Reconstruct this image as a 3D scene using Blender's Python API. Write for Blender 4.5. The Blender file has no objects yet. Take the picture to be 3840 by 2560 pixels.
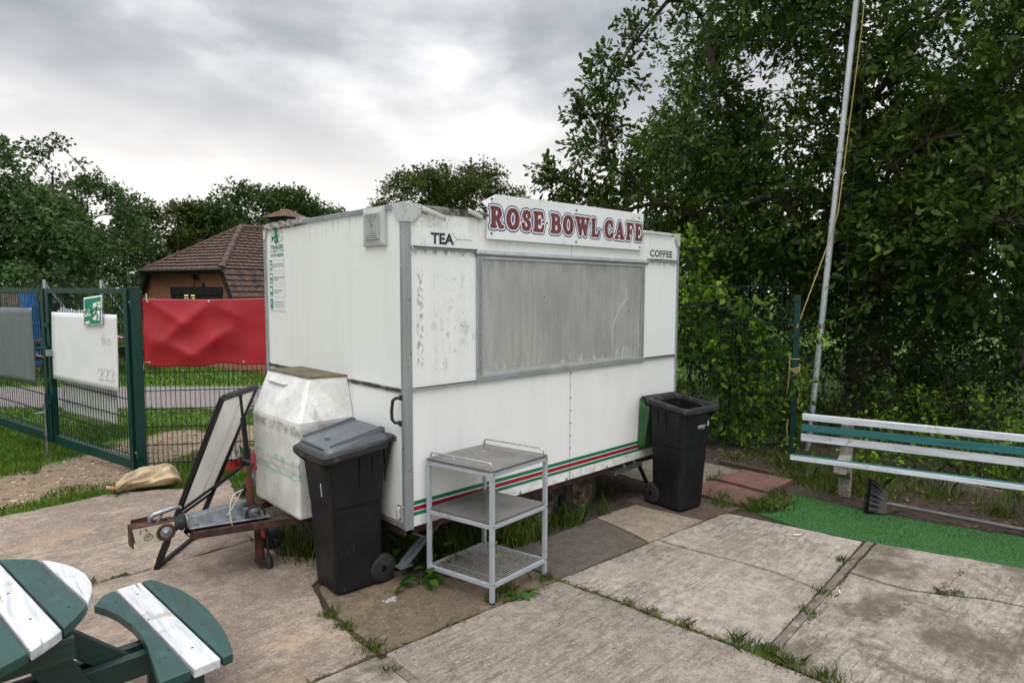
import bpy, math, random
import numpy as np
from mathutils import Vector, Matrix, noise as mnoise
random.seed(7); RNG = np.random.default_rng(11)
PI = math.pi; R = math.radians
scene = bpy.context.scene
COL = scene.collection

# ------------------------------------------------------------------ camera
YAW, PITCH, ROLL = 0.8090, 0.0791, 0.0028
CAM = Vector((-2.3723, -3.5040, 1.9984))
cd = bpy.data.cameras.new('camera'); cam = bpy.data.objects.new('camera', cd); COL.objects.link(cam)
_fw = Vector((math.cos(YAW)*math.cos(PITCH), math.sin(YAW)*math.cos(PITCH), -math.sin(PITCH)))
_r = Vector((math.sin(YAW), -math.cos(YAW), 0)); _u = _r.cross(_fw)
_c, _s = math.cos(ROLL), math.sin(ROLL)
_r, _u = _c*_r + _s*_u, -_s*_r + _c*_u
_m = Matrix((_r, _u, -_fw)).transposed().to_4x4(); _m.translation = CAM
cam.matrix_world = _m
cd.sensor_width = 36; cd.lens = 2399.1/3840*36; cd.clip_start = 0.05; cd.clip_end = 2000
scene.camera = cam

# ------------------------------------------------------------------ sky, sun, exposure
SUN_EL, SUN_AZ = 62.0, 222.0           # azimuth measured from +X towards +Y
W = bpy.data.worlds.new('World'); scene.world = W; W.use_nodes = True
wt = W.node_tree; wt.nodes.clear()
def wn(t, **k):
    n = wt.nodes.new(t)
    for a, b in k.items(): setattr(n, a, b)
    return n
def wmath(op, a, b=None):
    n = wn('ShaderNodeMath', operation=op)
    for i, q in enumerate((a, b)):
        if q is None: continue
        if isinstance(q, (int, float)): n.inputs[i].default_value = q
        else: wt.links.new(q, n.inputs[i])
    return n.outputs[0]
sky = wn('ShaderNodeTexSky', sky_type='NISHITA', sun_disc=False, sun_elevation=R(SUN_EL), sun_rotation=R(90-SUN_AZ), air_density=1.5, dust_density=3.0)
tc = wn('ShaderNodeTexCoord'); sep = wn('ShaderNodeSeparateXYZ'); wt.links.new(tc.outputs['Generated'], sep.inputs[0])
zz = wmath('ADD', wmath('MAXIMUM', sep.outputs[2], 0.0), 0.24)
cmb = wn('ShaderNodeCombineXYZ')
wt.links.new(wmath('DIVIDE', sep.outputs[0], zz), cmb.inputs[0]); wt.links.new(wmath('DIVIDE', sep.outputs[1], zz), cmb.inputs[1])
mp = wn('ShaderNodeMapping'); wt.links.new(cmb.outputs[0], mp.inputs[0])
mp.inputs['Rotation'].default_value = (0, 0, R(-35)); mp.inputs['Scale'].default_value = (1.25, 1.35, 1); mp.inputs['Location'].default_value = (3.1, 1.2, 0)
nz = wn('ShaderNodeTexNoise'); nz.inputs['Scale'].default_value = 1.25; nz.inputs['Detail'].default_value = 8; nz.inputs['Roughness'].default_value = 0.52; nz.inputs['Distortion'].default_value = 0.1
wt.links.new(mp.outputs[0], nz.inputs['Vector'])
rp = wn('ShaderNodeValToRGB'); wt.links.new(nz.outputs[0], rp.inputs[0])
e = rp.color_ramp.elements; e[0].position = 0.36; e[0].color = (0.29, 0.303, 0.342, 1); e[1].position = 0.64; e[1].color = (0.82, 0.815, 0.82, 1)
k = e.new(0.5); k.color = (0.455, 0.465, 0.49, 1)
# towards the horizon the cloud sheet thins and whitens
hz = wn('ShaderNodeMapRange'); wt.links.new(sep.outputs[2], hz.inputs[0]); hz.inputs[1].default_value = 0.09; hz.inputs[2].default_value = 0.33; hz.inputs[3].default_value = 0.95; hz.inputs[4].default_value = 0.0
mxh = wn('ShaderNodeMix', data_type='RGBA'); wt.links.new(hz.outputs[0], mxh.inputs['Factor']); wt.links.new(rp.outputs[0], mxh.inputs[6]); mxh.inputs[7].default_value = (1.0, 0.965, 0.93, 1)
# the overcast is brightest overhead
zen = wn('ShaderNodeMapRange'); wt.links.new(sep.outputs[2], zen.inputs[0]); zen.inputs[1].default_value = 0.42; zen.inputs[2].default_value = 0.95; zen.inputs[3].default_value = 1.0; zen.inputs[4].default_value = 4.3
sc_ = wn('ShaderNodeVectorMath', operation='SCALE'); wt.links.new(mxh.outputs[2], sc_.inputs[0]); wt.links.new(wmath('MULTIPLY', zen.outputs[0], 9.6), sc_.inputs['Scale'])
mxs = wn('ShaderNodeMix', data_type='RGBA'); mxs.inputs['Factor'].default_value = 0.94
wt.links.new(sky.outputs[0], mxs.inputs[6]); wt.links.new(sc_.outputs[0], mxs.inputs[7])
bg = wn('ShaderNodeBackground'); bg.inputs['Strength'].default_value = 0.10; wt.links.new(mxs.outputs[2], bg.inputs[0])
wo = wn('ShaderNodeOutputWorld'); wt.links.new(bg.outputs[0], wo.inputs[0])

sl = bpy.data.lights.new('sun', 'SUN'); sl.energy = 0.9; sl.angle = R(35); sl.color = (1.0, 0.96, 0.91)
so = bpy.data.objects.new('sun', sl); COL.objects.link(so)
so.rotation_euler = Vector((math.cos(R(SUN_AZ))*math.cos(R(SUN_EL)), math.sin(R(SUN_AZ))*math.cos(R(SUN_EL)), math.sin(R(SUN_EL)))).to_track_quat('Z', 'Y').to_euler()
so.location = (-10, -10, 20)
vs = scene.view_settings; vs.view_transform = 'Standard'; vs.look = 'None'; vs.gamma = 1; vs.use_curve_mapping = False; vs.exposure = 0.42

# ------------------------------------------------------------------ mesh helpers
def frame(o, x, y):
    x = Vector(x).normalized(); z = x.cross(Vector(y)).normalized(); y = z.cross(x)
    m = Matrix((x, y, z)).transposed().to_4x4(); m.translation = Vector(o); return m
class MB:
    def __init__(s): s.v = []; s.f = []; s.sm = []
    def add(s, vs, fs, M=None, smooth=False):
        n = len(s.v)
        s.v += [tuple(M @ Vector(p)) if M is not None else tuple(p) for p in vs]
        s.f += [tuple(i+n for i in f) for f in fs]; s.sm += [smooth]*len(fs); return s
    def box(s, c, d, M=None):
        x, y, z = c; a, b, h = d[0]/2, d[1]/2, d[2]/2
        vs = [(x+i*a, y+j*b, z+k*h) for k in (-1, 1) for j in (-1, 1) for i in (-1, 1)]
        return s.add(vs, [(0,2,3,1),(4,5,7,6),(0,1,5,4),(2,6,7,3),(0,4,6,2),(1,3,7,5)], M)
    def b2(s, lo, hi, M=None):
        return s.box([(p+q)/2 for p, q in zip(lo, hi)], [abs(q-p) for p, q in zip(lo, hi)], M)
    def bar(s, a, b, w, h=None, up=(0,0,1)):
        a, b = Vector(a), Vector(b); d = b-a; h = h or w
        up = Vector(up)
        if abs(d.normalized().dot(up)) > .98: up = Vector((1,0,0))
        M = frame((a+b)/2, d, up)
        return s.box((0,0,0), (d.length, h, w), M)
    def tube(s, pts, r, n=8, caps=True, smooth=True):
        pts = [Vector(p) for p in pts]; m = len(pts)
        rs = r if isinstance(r, (list, tuple)) else [r]*m
        up = None; vs = []
        for i, p in enumerate(pts):
            t = (pts[min(i+1, m-1)]-pts[max(i-1, 0)]).normalized()
            if up is None: up = Vector((0,0,1)) if abs(t.z) < .9 else Vector((1,0,0))
            a = t.cross(up).normalized(); b = a.cross(t); up = b
            for k in range(n):
                g = 2*PI*k/n; vs.append(p+(a*math.cos(g)+b*math.sin(g))*rs[i])
        fs = [(i*n+k, i*n+(k+1)%n, (i+1)*n+(k+1)%n, (i+1)*n+k) for i in range(m-1) for k in range(n)]
        s.add(vs, fs, None, smooth)
        if caps: s.add([vs[k] for k in range(n)], [tuple(range(n))]); s.add([vs[(m-1)*n+k] for k in range(n)], [tuple(range(n-1, -1, -1))])
        return s
    def prism(s, poly, z0, z1, M=None):
        n = len(poly)
        vs = [(x, y, z0) for x, y in poly]+[(x, y, z1) for x, y in poly]
        ar = sum(poly[i][0]*poly[(i+1)%n][1]-poly[(i+1)%n][0]*poly[i][1] for i in range(n))
        fs = [tuple(range(n-1, -1, -1)), tuple(range(n, 2*n))]+[(i, (i+1)%n, (i+1)%n+n, i+n) for i in range(n)]
        if ar < 0: fs = [tuple(reversed(f)) for f in fs]
        return s.add(vs, fs, M)
    def lathe(s, prof, M=None, n=28, smooth=True, closed=False):
        m = len(prof); vs = [(r*math.cos(2*PI*k/n), r*math.sin(2*PI*k/n), z) for r, z in prof for k in range(n)]
        q = m if closed else m-1
        fs = [(i*n+k, i*n+(k+1)%n, ((i+1)%m)*n+(k+1)%n, ((i+1)%m)*n+k) for i in range(q) for k in range(n)]
        return s.add(vs, fs, M, smooth)
    def loft(s, rings, caps=True, smooth=False):
        n = len(rings[0]); vs = [p for r_ in rings for p in r_]
        fs = [(i*n+k, i*n+(k+1)%n, (i+1)*n+(k+1)%n, (i+1)*n+k) for i in range(len(rings)-1) for k in range(n)]
        s.add(vs, fs, None, smooth)
        if caps: s.add(rings[0], [tuple(range(n-1, -1, -1))]); s.add(rings[-1], [tuple(range(n))])
        return s
    def grid(s, fn, nu, nv, M=None, smooth=True):
        vs = [fn(i/nu, j/nv) for j in range(nv+1) for i in range(nu+1)]
        fs = [(j*(nu+1)+i, j*(nu+1)+i+1, (j+1)*(nu+1)+i+1, (j+1)*(nu+1)+i) for j in range(nv) for i in range(nu)]
        return s.add(vs, fs, M, smooth)
    def ball(s, c, r, n=10, m=6, M=None, sc=(1,1,1)):
        vs = [(c[0]+r*sc[0]*math.sin(PI*j/m)*math.cos(2*PI*i/n), c[1]+r*sc[1]*math.sin(PI*j/m)*math.sin(2*PI*i/n), c[2]+r*sc[2]*math.cos(PI*j/m)) for j in range(m+1) for i in range(n)]
        fs = [(j*n+i, (j+1)*n+i, (j+1)*n+(i+1)%n, j*n+(i+1)%n) for j in range(m) for i in range(n)]
        return s.add(vs, fs, M, True)
    def build(s, name, mat, parent=None, bevel=0, seg=2, loc=None, thick=0, sub=0):
        me = bpy.data.meshes.new(name); me.from_pydata(s.v, [], s.f)
        me.polygons.foreach_set('use_smooth', s.sm); me.validate(); me.update()
        me.materials.append(mat)
        o = bpy.data.objects.new(name, me); COL.objects.link(o)
        if loc: o.location = loc
        if parent is not None: o.parent = parent
        if thick: mo = o.modifiers.new('s', 'SOLIDIFY'); mo.thickness = thick; mo.offset = 0
        if bevel: mo = o.modifiers.new('b', 'BEVEL'); mo.width = bevel; mo.segments = seg; mo.limit_method = 'ANGLE'; mo.angle_limit = R(40)
        if sub: mo = o.modifiers.new('u', 'SUBSURF'); mo.levels = sub; mo.render_levels = sub
        return o
def rrect(w, h, r, n=4, cx=0, cy=0):
    out = []
    for qx, qy, a0 in ((1,1,0), (-1,1,90), (-1,-1,180), (1,-1,270)):
        for i in range(n+1):
            a = R(a0+90*i/n); out.append((cx+qx*(w/2-r)+r*math.cos(a), cy+qy*(h/2-r)+r*math.sin(a)))
    return out
def tag(o, label=None, cat=None, group=None, kind=None):
    if label: o['label'] = label
    if cat: o['category'] = cat
    if group: o['group'] = group
    if kind: o['kind'] = kind
    return o
def thing(name, label, cat, loc=(0,0,0), rz=0, group=None):
    o = bpy.data.objects.new(name, None); COL.objects.link(o); o.empty_display_size = .1
    o.location = loc; o.rotation_euler = (0, 0, rz); return tag(o, label, cat, group)
def copy_tree(o, parent=None):
    c = o.copy(); COL.objects.link(c)
    if parent is not None: c.parent = parent
    for ch in list(o.children): copy_tree(ch, c)
    return c
def struct(o): o['kind'] = 'structure'; return o

# ------------------------------------------------------------------ material helpers
class NT:
    def __init__(s, name):
        s.m = bpy.data.materials.new(name); s.m.use_nodes = True; s.t = s.m.node_tree
        s.b = s.t.nodes['Principled BSDF']; s.tc = s.t.nodes.new('ShaderNodeTexCoord')
    def n(s, t, **k):
        x = s.t.nodes.new(t)
        for a, b in k.items(): setattr(x, a, b)
        return x
    def l(s, a, b): s.t.links.new(a, b)
    def put(s, sock, v):
        if isinstance(v, bpy.types.NodeSocket): s.l(v, sock)
        elif isinstance(v, (tuple, list)) and sock.type == 'RGBA': sock.default_value = tuple(v)[:3]+(1,)
        else: sock.default_value = v
    def obj(s): return s.tc.outputs['Object']
    def mapv(s, scale=(1,1,1), rot=(0,0,0), loc=(0,0,0), v=None):
        x = s.n('ShaderNodeMapping'); s.l(v or s.obj(), x.inputs[0]); x.inputs['Scale'].default_value = scale; x.inputs['Rotation'].default_value = rot; x.inputs['Location'].default_value = loc; return x.outputs[0]
    def noise(s, scale, detail=4, rough=.55, v=None, dist=0):
        x = s.n('ShaderNodeTexNoise'); s.l(v or s.obj(), x.inputs['Vector']); x.inputs['Scale'].default_value = scale; x.inputs['Detail'].default_value = detail; x.inputs['Roughness'].default_value = rough; x.inputs['Distortion'].default_value = dist; return x.outputs[0]
    def step(s, v, lo, hi, a=0.0, b=1.0):
        x = s.n('ShaderNodeMapRange', interpolation_type='SMOOTHSTEP'); s.put(x.inputs[0], v)
        for i, q in enumerate((lo, hi, a, b)): s.put(x.inputs[i+1], q)
        return x.outputs[0]
    def mix(s, f, a, b, bt='MIX'):
        x = s.n('ShaderNodeMix', data_type='RGBA', blend_type=bt); s.put(x.inputs[0], f); s.put(x.inputs[6], a); s.put(x.inputs[7], b); return x.outputs[2]
    def math(s, op, a, b=0.0):
        x = s.n('ShaderNodeMath', operation=op); s.put(x.inputs[0], a); s.put(x.inputs[1], b); return x.outputs[0]
    def sep(s, v=None):
        x = s.n('ShaderNodeSeparateXYZ'); s.l(v or s.obj(), x.inputs[0]); return x.outputs
    def comb(s, x, y, z=0.0):
        q = s.n('ShaderNodeCombineXYZ')
        for i, k in enumerate((x, y, z)): s.put(q.inputs[i], k)
        return q.outputs[0]
    def bump(s, h, strength=.3, dist=.01):
        x = s.n('ShaderNodeBump'); s.l(h, x.inputs['Height']); x.inputs['Strength'].default_value = strength; x.inputs['Distance'].default_value = dist; s.l(x.outputs[0], s.b.inputs['Normal'])
    def col(s, c): s.put(s.b.inputs['Base Color'], c)
    def rough(s, r): s.put(s.b.inputs['Roughness'], r)
    def metal(s, r): s.put(s.b.inputs['Metallic'], r)
def tint(c, k): return tuple(min(1, q*k) for q in c[:3])
def pm(name, c, rough=.5, metal=0, var=.15, vs=6, stretch=(1,1,1), bump=0, bs=60, bd=.004, over=(), rvar=.1, spec=None):
    """plain painted / metal / plastic surface: mottled colour, uneven gloss, overlays (colour, scale, lo, hi, stretch)"""
    t = NT(name); v = t.mapv(stretch)
    nz = t.noise(vs, 5, .6, v)
    col = t.mix(t.step(nz, .3, .7), tint(c, 1-var), tint(c, 1+var))
    for oc, osc, lo, hi, *st in over:
        nv = t.noise(osc, 5, .65, t.mapv(st[0] if st else (1,1,1), loc=(osc*.37, 1.7, osc*.11)))
        col = t.mix(t.step(nv, lo, hi), col, oc)
    t.col(col); t.rough(t.step(t.noise(vs*1.7, 4, .6, v), .3, .7, max(.03, rough-rvar), min(1, rough+rvar))); t.metal(metal)
    if spec is not None: t.b.inputs['Specular IOR Level'].default_value = spec
    if bump: t.bump(t.noise(bs, 4, .6, v), bump, bd)
    return t.m
M = {}
# ------------------------------------------------------------------ materials
def white_panel(name, base, streak, speck, green=0.0):
    t = NT(name)
    s1 = t.noise(1.0, 5, .6, t.mapv((7, 7, .35)))
    col = t.mix(t.step(s1, .42, .75, 0, streak), base, (.40, .41, .40))
    blot = t.noise(2.2, 5, .6); col = t.mix(t.step(blot, .55, .75, 0, .28), col, (.55, .55, .51))
    sp = t.noise(130, 3, .6); reg = t.noise(1.6, 3, .5, t.mapv((1,1,.7), loc=(4,2,7)))
    m = t.math('MULTIPLY', t.step(sp, .60, .66), t.step(reg, .47, .66, 0, speck)); col = t.mix(m, col, (.07, .065, .055))
    x, y, z = t.sep()
    low = t.step(z, .41, .62, 1, 0); dn = t.noise(9, 5, .65)
    col = t.mix(t.math('MULTIPLY', low, t.step(dn, .4, .7, 0, .45)), col, (.20, .19, .16))
    top = t.step(z, 2.30, 2.53, 0, 1); col = t.mix(t.math('MULTIPLY', top, t.step(t.noise(4, 5, .7, t.mapv((6,6,.8))), .5, .72, 0, .55)), col, (.22, .21, .17))
    if green: col = t.mix(t.step(t.noise(3, 4, .6), .5, .8, 0, green), col, (.30, .36, .22))
    t.col(col); t.rough(t.step(s1, .3, .8, .28, .5)); t.bump(t.noise(2.5, 2, .5), .05, .02)
    return t.m
M['panel'] = white_panel('white_panel', (.76, .77, .76), .13, .5)
# long side: scuffs and old paint marks left of the hatch
t = NT('white_panel_side'); x, y, z = t.sep()
s1 = t.noise(1.0, 5, .6, t.mapv((7, 7, .35)))
col = t.mix(t.step(s1, .42, .75, 0, .12), (.79, .795, .80), (.45, .45, .44))
def win(v, a, b, s): return t.math('MULTIPLY', t.step(v, a-s, a+s), t.step(v, b-s, b+s, 1, 0))
reg = t.math('MULTIPLY', win(x, .22, .60, .09), win(z, 1.45, 2.12, .12))
blk = t.math('MULTIPLY', reg, t.step(t.noise(11, 7, .8, t.mapv((1,1,.45))), .50, .68, 0, .6)); col = t.mix(blk, col, (.30, .31, .30))
blk = t.math('MULTIPLY', reg, t.step(t.noise(26, 6, .8, t.mapv((1,1,.4), loc=(5,5,5))), .58, .68, 0, .9)); col = t.mix(blk, col, (.10, .14, .15))
old = t.math('MULTIPLY', t.math('MULTIPLY', win(x, .095, .145, .012), win(z, 1.5, 2.12, .05)), t.step(t.noise(60, 5, .7, t.mapv((1,1,.4))), .46, .58, 0, .75)); col = t.mix(old, col, (.16, .14, .11))
dt = t.math('MULTIPLY', t.step(z, 2.30, 2.52, 0, 1), t.step(x, .75, .05, 0, 1)); col = t.mix(t.math('MULTIPLY', dt, t.step(t.noise(70, 5, .7), .5, .62, 0, .8)), col, (.16, .15, .12))
col = t.mix(t.math('MULTIPLY', t.step(z, 2.2, 2.5, 0, 1), t.step(t.noise(3, 4, .6, t.mapv((5,5,.7))), .45, .7, 0, .4)), col, (.42, .41, .35))
rl = t.math('MULTIPLY', win(z, 2.24, 2.275, .02), t.step(t.noise(22, 4, .7, t.mapv((1,1,.3))), .45, .6, 0, .7)); col = t.mix(rl, col, (.12, .11, .09))
low = t.math('MULTIPLY', t.step(z, .41, .56, 1, 0), t.step(t.noise(10, 5, .65), .38, .66, 0, .45)); col = t.mix(low, col, (.22, .20, .16))
sp = t.math('MULTIPLY', t.step(t.noise(150, 2, .6), .66, .70), t.step(t.noise(2.3, 3, .5), .5, .62, 0, .6)); col = t.mix(sp, col, (.09, .08, .07))
fr = t.math('MULTIPLY', win(z, .80, 1.3, .1), t.step(t.noise(1.4, 3), .5, .65, 0, .22)); col = t.mix(fr, col, (.56, .55, .50))
t.col(col); t.rough(.38); t.bump(t.noise(2.2, 2, .5), .05, .02); M['side'] = t.m
M['locker'] = pm('moulded_grp', (.60, .60, .56), .45, 0, .10, 5, bump=.15, bs=25, bd=.006, over=(((.25, .22, .13), 4.5, .50, .68), ((.17, .155, .12), 9, .57, .70, (1,1,.45)), ((.11, .10, .08), 90, .64, .69)))
# the locker top holds moss and wet leaf stain
t = NT('moulded_grp_mossy'); x, y, z = t.sep(); nz = t.noise(5, 6, .65)
col = t.mix(t.step(nz, .3, .6), (.74, .745, .73), (.58, .58, .55))
col = t.mix(t.step(t.noise(9, 6, .7, t.mapv((1,1,.45))), .57, .72, 0, .6), col, (.29, .27, .21))
col = t.mix(t.step(t.noise(60, 4, .6), .62, .68, 0, .6), col, (.09, .085, .06))
mo = t.mix(t.step(t.noise(9, 6, .7), .38, .62), (.10, .075, .012), (.035, .022, .012)); mo = t.mix(t.step(t.noise(30, 4, .7), .58, .66, 0, .6), mo, (.20, .18, .12))
col = t.mix(t.step(z, 1.345, 1.368), col, mo)
band = t.math('MULTIPLY', t.step(z, .96, 1.0), t.step(z, 1.03, 1.07, 1, 0)); col = t.mix(t.math('MULTIPLY', band, t.step(t.noise(9, 5, .7), .38, .6, 0, .7)), col, (.17, .16, .12))
t.col(col); t.rough(.45); t.bump(t.noise(30, 4, .6), .2, .006); M['locker'] = t.m
M['alu'] = pm('aluminium_trim', (.40, .42, .44), .42, .55, .12, 5, stretch=(1,1,.3), over=(((.10, .10, .10), 26, .62, .72),))
M['alu_dirty'] = pm('dirty_aluminium', (.28, .28, .27), .55, .4, .3, 9, over=(((.05, .045, .04), 14, .45, .62), ((.45, .45, .42), 33, .6, .7)))
M['cap'] = pm('grey_plastic_cap', (.46, .47, .47), .45, 0, .08, 8, over=(((.2, .2, .19), 18, .58, .72),))
t = NT('weathered_shutter'); x, y, z = t.sep()
a = t.noise(1.0, 7, .75, t.mapv((30, 30, 2.2))); b = t.noise(1.6, 5, .65, t.mapv((1.4,1.4,.6)))
col = t.mix(t.step(a, .25, .78), (.33, .328, .325), (.47, .467, .46)); col = t.mix(t.step(b, .38, .66, 0, .7), col, (.275, .275, .275))
col = t.mix(t.math('MULTIPLY', t.step(t.noise(150, 3, .6, t.mapv((1,1,.6))), .55, .68, 0, .45), 1.0), col, (.17, .17, .175))
mot = t.math('MULTIPLY', t.step(z, 1.42, 1.53, 1, 0), t.step(t.noise(17, 4, .6, t.mapv((1,1,.6))), .55, .60)); col = t.mix(mot, col, (.47, .47, .46))
low = t.step(z, 1.40, 1.425, 1, 0); col = t.mix(t.math('MULTIPLY', low, t.step(t.noise(25, 4, .6), .35, .6, .35, .9)), col, (.46, .45, .42))
rt = t.math('MULTIPLY', t.step(x, 2.40, 2.60), t.step(t.noise(3, 5, .6, t.mapv((1,1,.4))), .42, .62, 0, .5)); col = t.mix(rt, col, (.19, .19, .195))
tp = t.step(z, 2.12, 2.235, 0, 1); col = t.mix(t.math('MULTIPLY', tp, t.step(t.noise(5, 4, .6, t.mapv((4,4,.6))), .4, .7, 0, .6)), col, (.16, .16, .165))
t.col(col); t.rough(t.step(a, .3, .7, .42, .62)); t.metal(.25); M['shutter'] = t.m
M['pale'] = pm('pale_scratch', (.50, .50, .49), .6)
M['sign'] = pm('sign_board_white', (.74, .76, .78), .4, 0, .04, 3, over=(((.45, .47, .42), 7, .60, .75), ((.2, .2, .18), 120, .70, .74)))
M['label'] = pm('vinyl_white', (.74, .75, .75), .35, 0, .04, 10, over=(((.35, .35, .32), 60, .60, .68),))
M['maroon'] = pm('maroon_vinyl', (.135, .025, .042), .45, 0, .12, 30)
M['navy'] = pm('navy_vinyl', (.008, .045, .19), .45)
M['ringwhite'] = pm('white_vinyl', (.78, .76, .72), .45, 0, .03)
M['black_ink'] = pm('black_lettering', (.012, .012, .016), .5)
M['green_ink'] = pm('green_lettering', (.005, .165, .10), .5)
M['stripe_green'] = pm('green_vinyl_stripe', (.003, .155, .068), .35, 0, .06)
M['stripe_red'] = pm('red_vinyl_stripe', (.27, .006, .02), .35, 0, .06)
M['faded_green'] = pm('faded_green_stripe', (.34, .50, .43), .55, 0, .15, 20, over=(((.66, .66, .62), 13, .42, .62), ((.05, .24, .16), 34, .64, .70)))
M['faded_red'] = pm('faded_red_stripe', (.55, .47, .46), .55, 0, .1, 20, over=(((.6, .6, .56), 14, .42, .55), ((.35, .05, .07), 50, .66, .7)))
M['sticker_green'] = pm('safety_green', (.0, .20, .115), .4, 0, .05)
M['dark'] = pm('dark_gap', (.012, .012, .012), .8)
M['rust'] = pm('rusted_steel', (.085, .028, .014), .85, .1, .5, 14, bump=.5, bs=90, over=(((.03, .014, .010), 8, .45, .62), ((.17, .06, .025), 22, .58, .7)))
M['rustdark'] = pm('dark_rusted_steel', (.045, .022, .015), .8, .1, .45, 9, bump=.35, bs=70, over=(((.11, .04, .02), 12, .52, .66), ((.30, .29, .27), 40, .72, .76)))
M['cream'] = pm('cream_paint_rusting', (.50, .47, .37), .5, .1, .1, 8, over=(((.12, .045, .02), 15, .60, .68), ((.33, .24, .13), 7, .52, .7)))
M['galv'] = pm('galvanised_steel', (.27, .30, .32), .42, .7, .22, 14, over=(((.14, .15, .16), 7, .5, .7),))
M['rubber'] = pm('black_rubber', (.014, .014, .015), .7, 0, .3, 20, over=(((.06, .055, .05), 12, .55, .75),))
M['grip_red'] = pm('red_grip', (.26, .03, .045), .5, 0, .15, 30)
M['cable_pale'] = pm('pale_cable', (.55, .52, .42), .5)
M['tape'] = pm('grey_sealing_tape', (.33, .32, .31), .6, .1, .2, 12, bump=.4, bs=40, over=(((.12, .115, .11), 20, .55, .65),))
M['rim'] = pm('rusty_wheel_rim', (.13, .12, .11), .65, .2, .3, 14, over=(((.07, .032, .017), 12, .42, .56), ((.03, .02, .015), 25, .6, .7)))
M['tyre'] = pm('weathered_tyre', (.018, .018, .018), .85, 0, .35, 12, bump=.3, bs=60, over=(((.06, .055, .045), 7, .5, .7),))
M['bin_black'] = pm('black_bin_plastic', (.0105, .011, .0128), .42, 0, .22, 5, bump=.08, bs=120, spec=.22, over=(((.018, .018, .019), 7, .5, .75), ((.065, .062, .055), 22, .62, .74, (1,1,.35)), ((.14, .13, .11), 60, .71, .76)))
M['bin_rim'] = pm('worn_black_bin_rim', (.012, .012, .014), .5, 0, .25, 9, bump=.15, bs=90, over=(((.075, .065, .055), 14, .54, .68), ((.16, .14, .11), 45, .68, .74)))
M['lid_grey'] = pm('grey_bin_lid', (.085, .094, .110), .36, 0, .10, 6, over=(((.115, .122, .132), 9, .55, .75), ((.05, .055, .062), 30, .66, .74)))
M['lid_green'] = pm('green_bin_lid', (.022, .085, .028), .4, 0, .12, 8)
M['white'] = pm('white_mark', (.78, .78, .78), .5)
M['trolley'] = pm('grey_enamel_steel', (.40, .44, .48), .38, .25, .08, 8, over=(((.28, .17, .09), 30, .70, .76), ((.30, .32, .34), 14, .58, .7)))
M['trolley_top'] = pm('grey_laminate_shelf', (.112, .109, .104), .24, 0, .12, 4, over=(((.105, .10, .092), 5, .45, .7), ((.06, .058, .055), 45, .64, .72)), rvar=.12)
M['chrome'] = pm('steel_wire', (.50, .49, .47), .3, .8, .1, 20)
def wood_paint(name, c, worn, lo=.62, hi=.72, ax=(1,14,14), rough=.45, lines=True):
    t = NT(name); g = t.noise(3, 6, .65, t.mapv(ax), dist=.6); f = t.noise(9, 6, .7, t.mapv((ax[0]*.6, ax[1]*2.2, ax[2]*2.2)))
    col = t.mix(t.step(g, .3, .7), tint(c, .8), tint(c, 1.18)); col = t.mix(t.step(t.noise(5, 5, .7), lo, hi), col, worn)
    if lines:
        ck = t.noise(1.0, 5, .7, t.mapv((ax[0]*1.1 if ax[0] < 2 else 75, ax[1]*1.1 if ax[1] < 2 else 75, 75)), dist=.35); rg = t.noise(3.5, 3, .5)
        col = t.mix(t.math('MULTIPLY', t.step(ck, .60, .64, 0, .85), t.step(rg, .42, .56)), col, tint(worn, .12)); col = t.mix(t.step(f, .66, .70, 0, .5), col, tint(worn, .4))
    t.col(col); t.rough(t.step(g, .3, .7, rough-.1, rough+.15)); t.bump(f, .45, .004); return t.m
M['tgreen'] = wood_paint('green_painted_wood', (.013, .055, .046), (.045, .11, .10), .52, .8, (14,1,14), .36)
M['tgreen_dark'] = wood_paint('dark_green_painted_wood', (.008, .030, .024), (.03, .04, .02), .6, .8, (1,14,14), .5)
M['twhite'] = wood_paint('white_painted_wood', (.52, .53, .545), (.33, .31, .25), .58, .72, (14,1,14), .5)
M['bgreen'] = wood_paint('teal_painted_slat', (.020, .135, .145), (.09, .21, .21), .6, .72)
M['bwhite'] = wood_paint('white_painted_slat', (.58, .61, .66), (.34, .32, .27), .60, .70)
M['aggregate'] = pm('exposed_aggregate_concrete', (.20, .18, .15), .85, 0, .3, 10, bump=.8, bs=70, bd=.006, over=(((.48, .44, .36), 62, .56, .62), ((.055, .05, .04), 48, .60, .66)))
M['gate'] = pm('dark_green_powder_coat', (.003, .034, .028), .36, 0, .12, 5, spec=.35, over=(((.012, .055, .045), 18, .62, .75),))
M['wire'] = pm('green_coated_wire', (.003, .022, .018), .45, 0, .15, 8, spec=.25)
M['rwire'] = M['wire']
M['greysheet'] = pm('grey_metal_sheet', (.145, .165, .178), .42, .3, .14, 3, stretch=(3,3,.6), over=(((.25, .27, .28), 9, .62, .75),))
M['whitesheet'] = pm('white_plastic_sheet', (.70, .71, .73), .45, 0, .03, 4, over=(((.5, .5, .52), 50, .72, .76),))
M['ghost'] = pm('ghost_lettering', (.665, .675, .695), .5, 0, .02)
M['dullsheet'] = pm('dull_white_sheet', (.50, .51, .50), .5, 0, .08, 4)
t = NT('red_pvc_banner'); nz = t.noise(3, 5, .6); t.col(t.mix(t.step(nz, .3, .75), (.36, .006, .018), (.26, .004, .012))); t.rough(t.step(t.noise(6, 4), .3, .7, .36, .5)); t.bump(t.noise(5, 3, .5), .12, .02); M['banner'] = t.m
M['tan_rope'] = pm('yellow_rope', (.40, .31, .12), .7, 0, .2, 60)
M['sack'] = pm('woven_sack', (.42, .315, .18), .75, 0, .22, 5, bump=.35, bs=160, over=(((.20, .15, .10), 4.5, .52, .70), ((.60, .50, .33), 8, .52, .7)))
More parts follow.
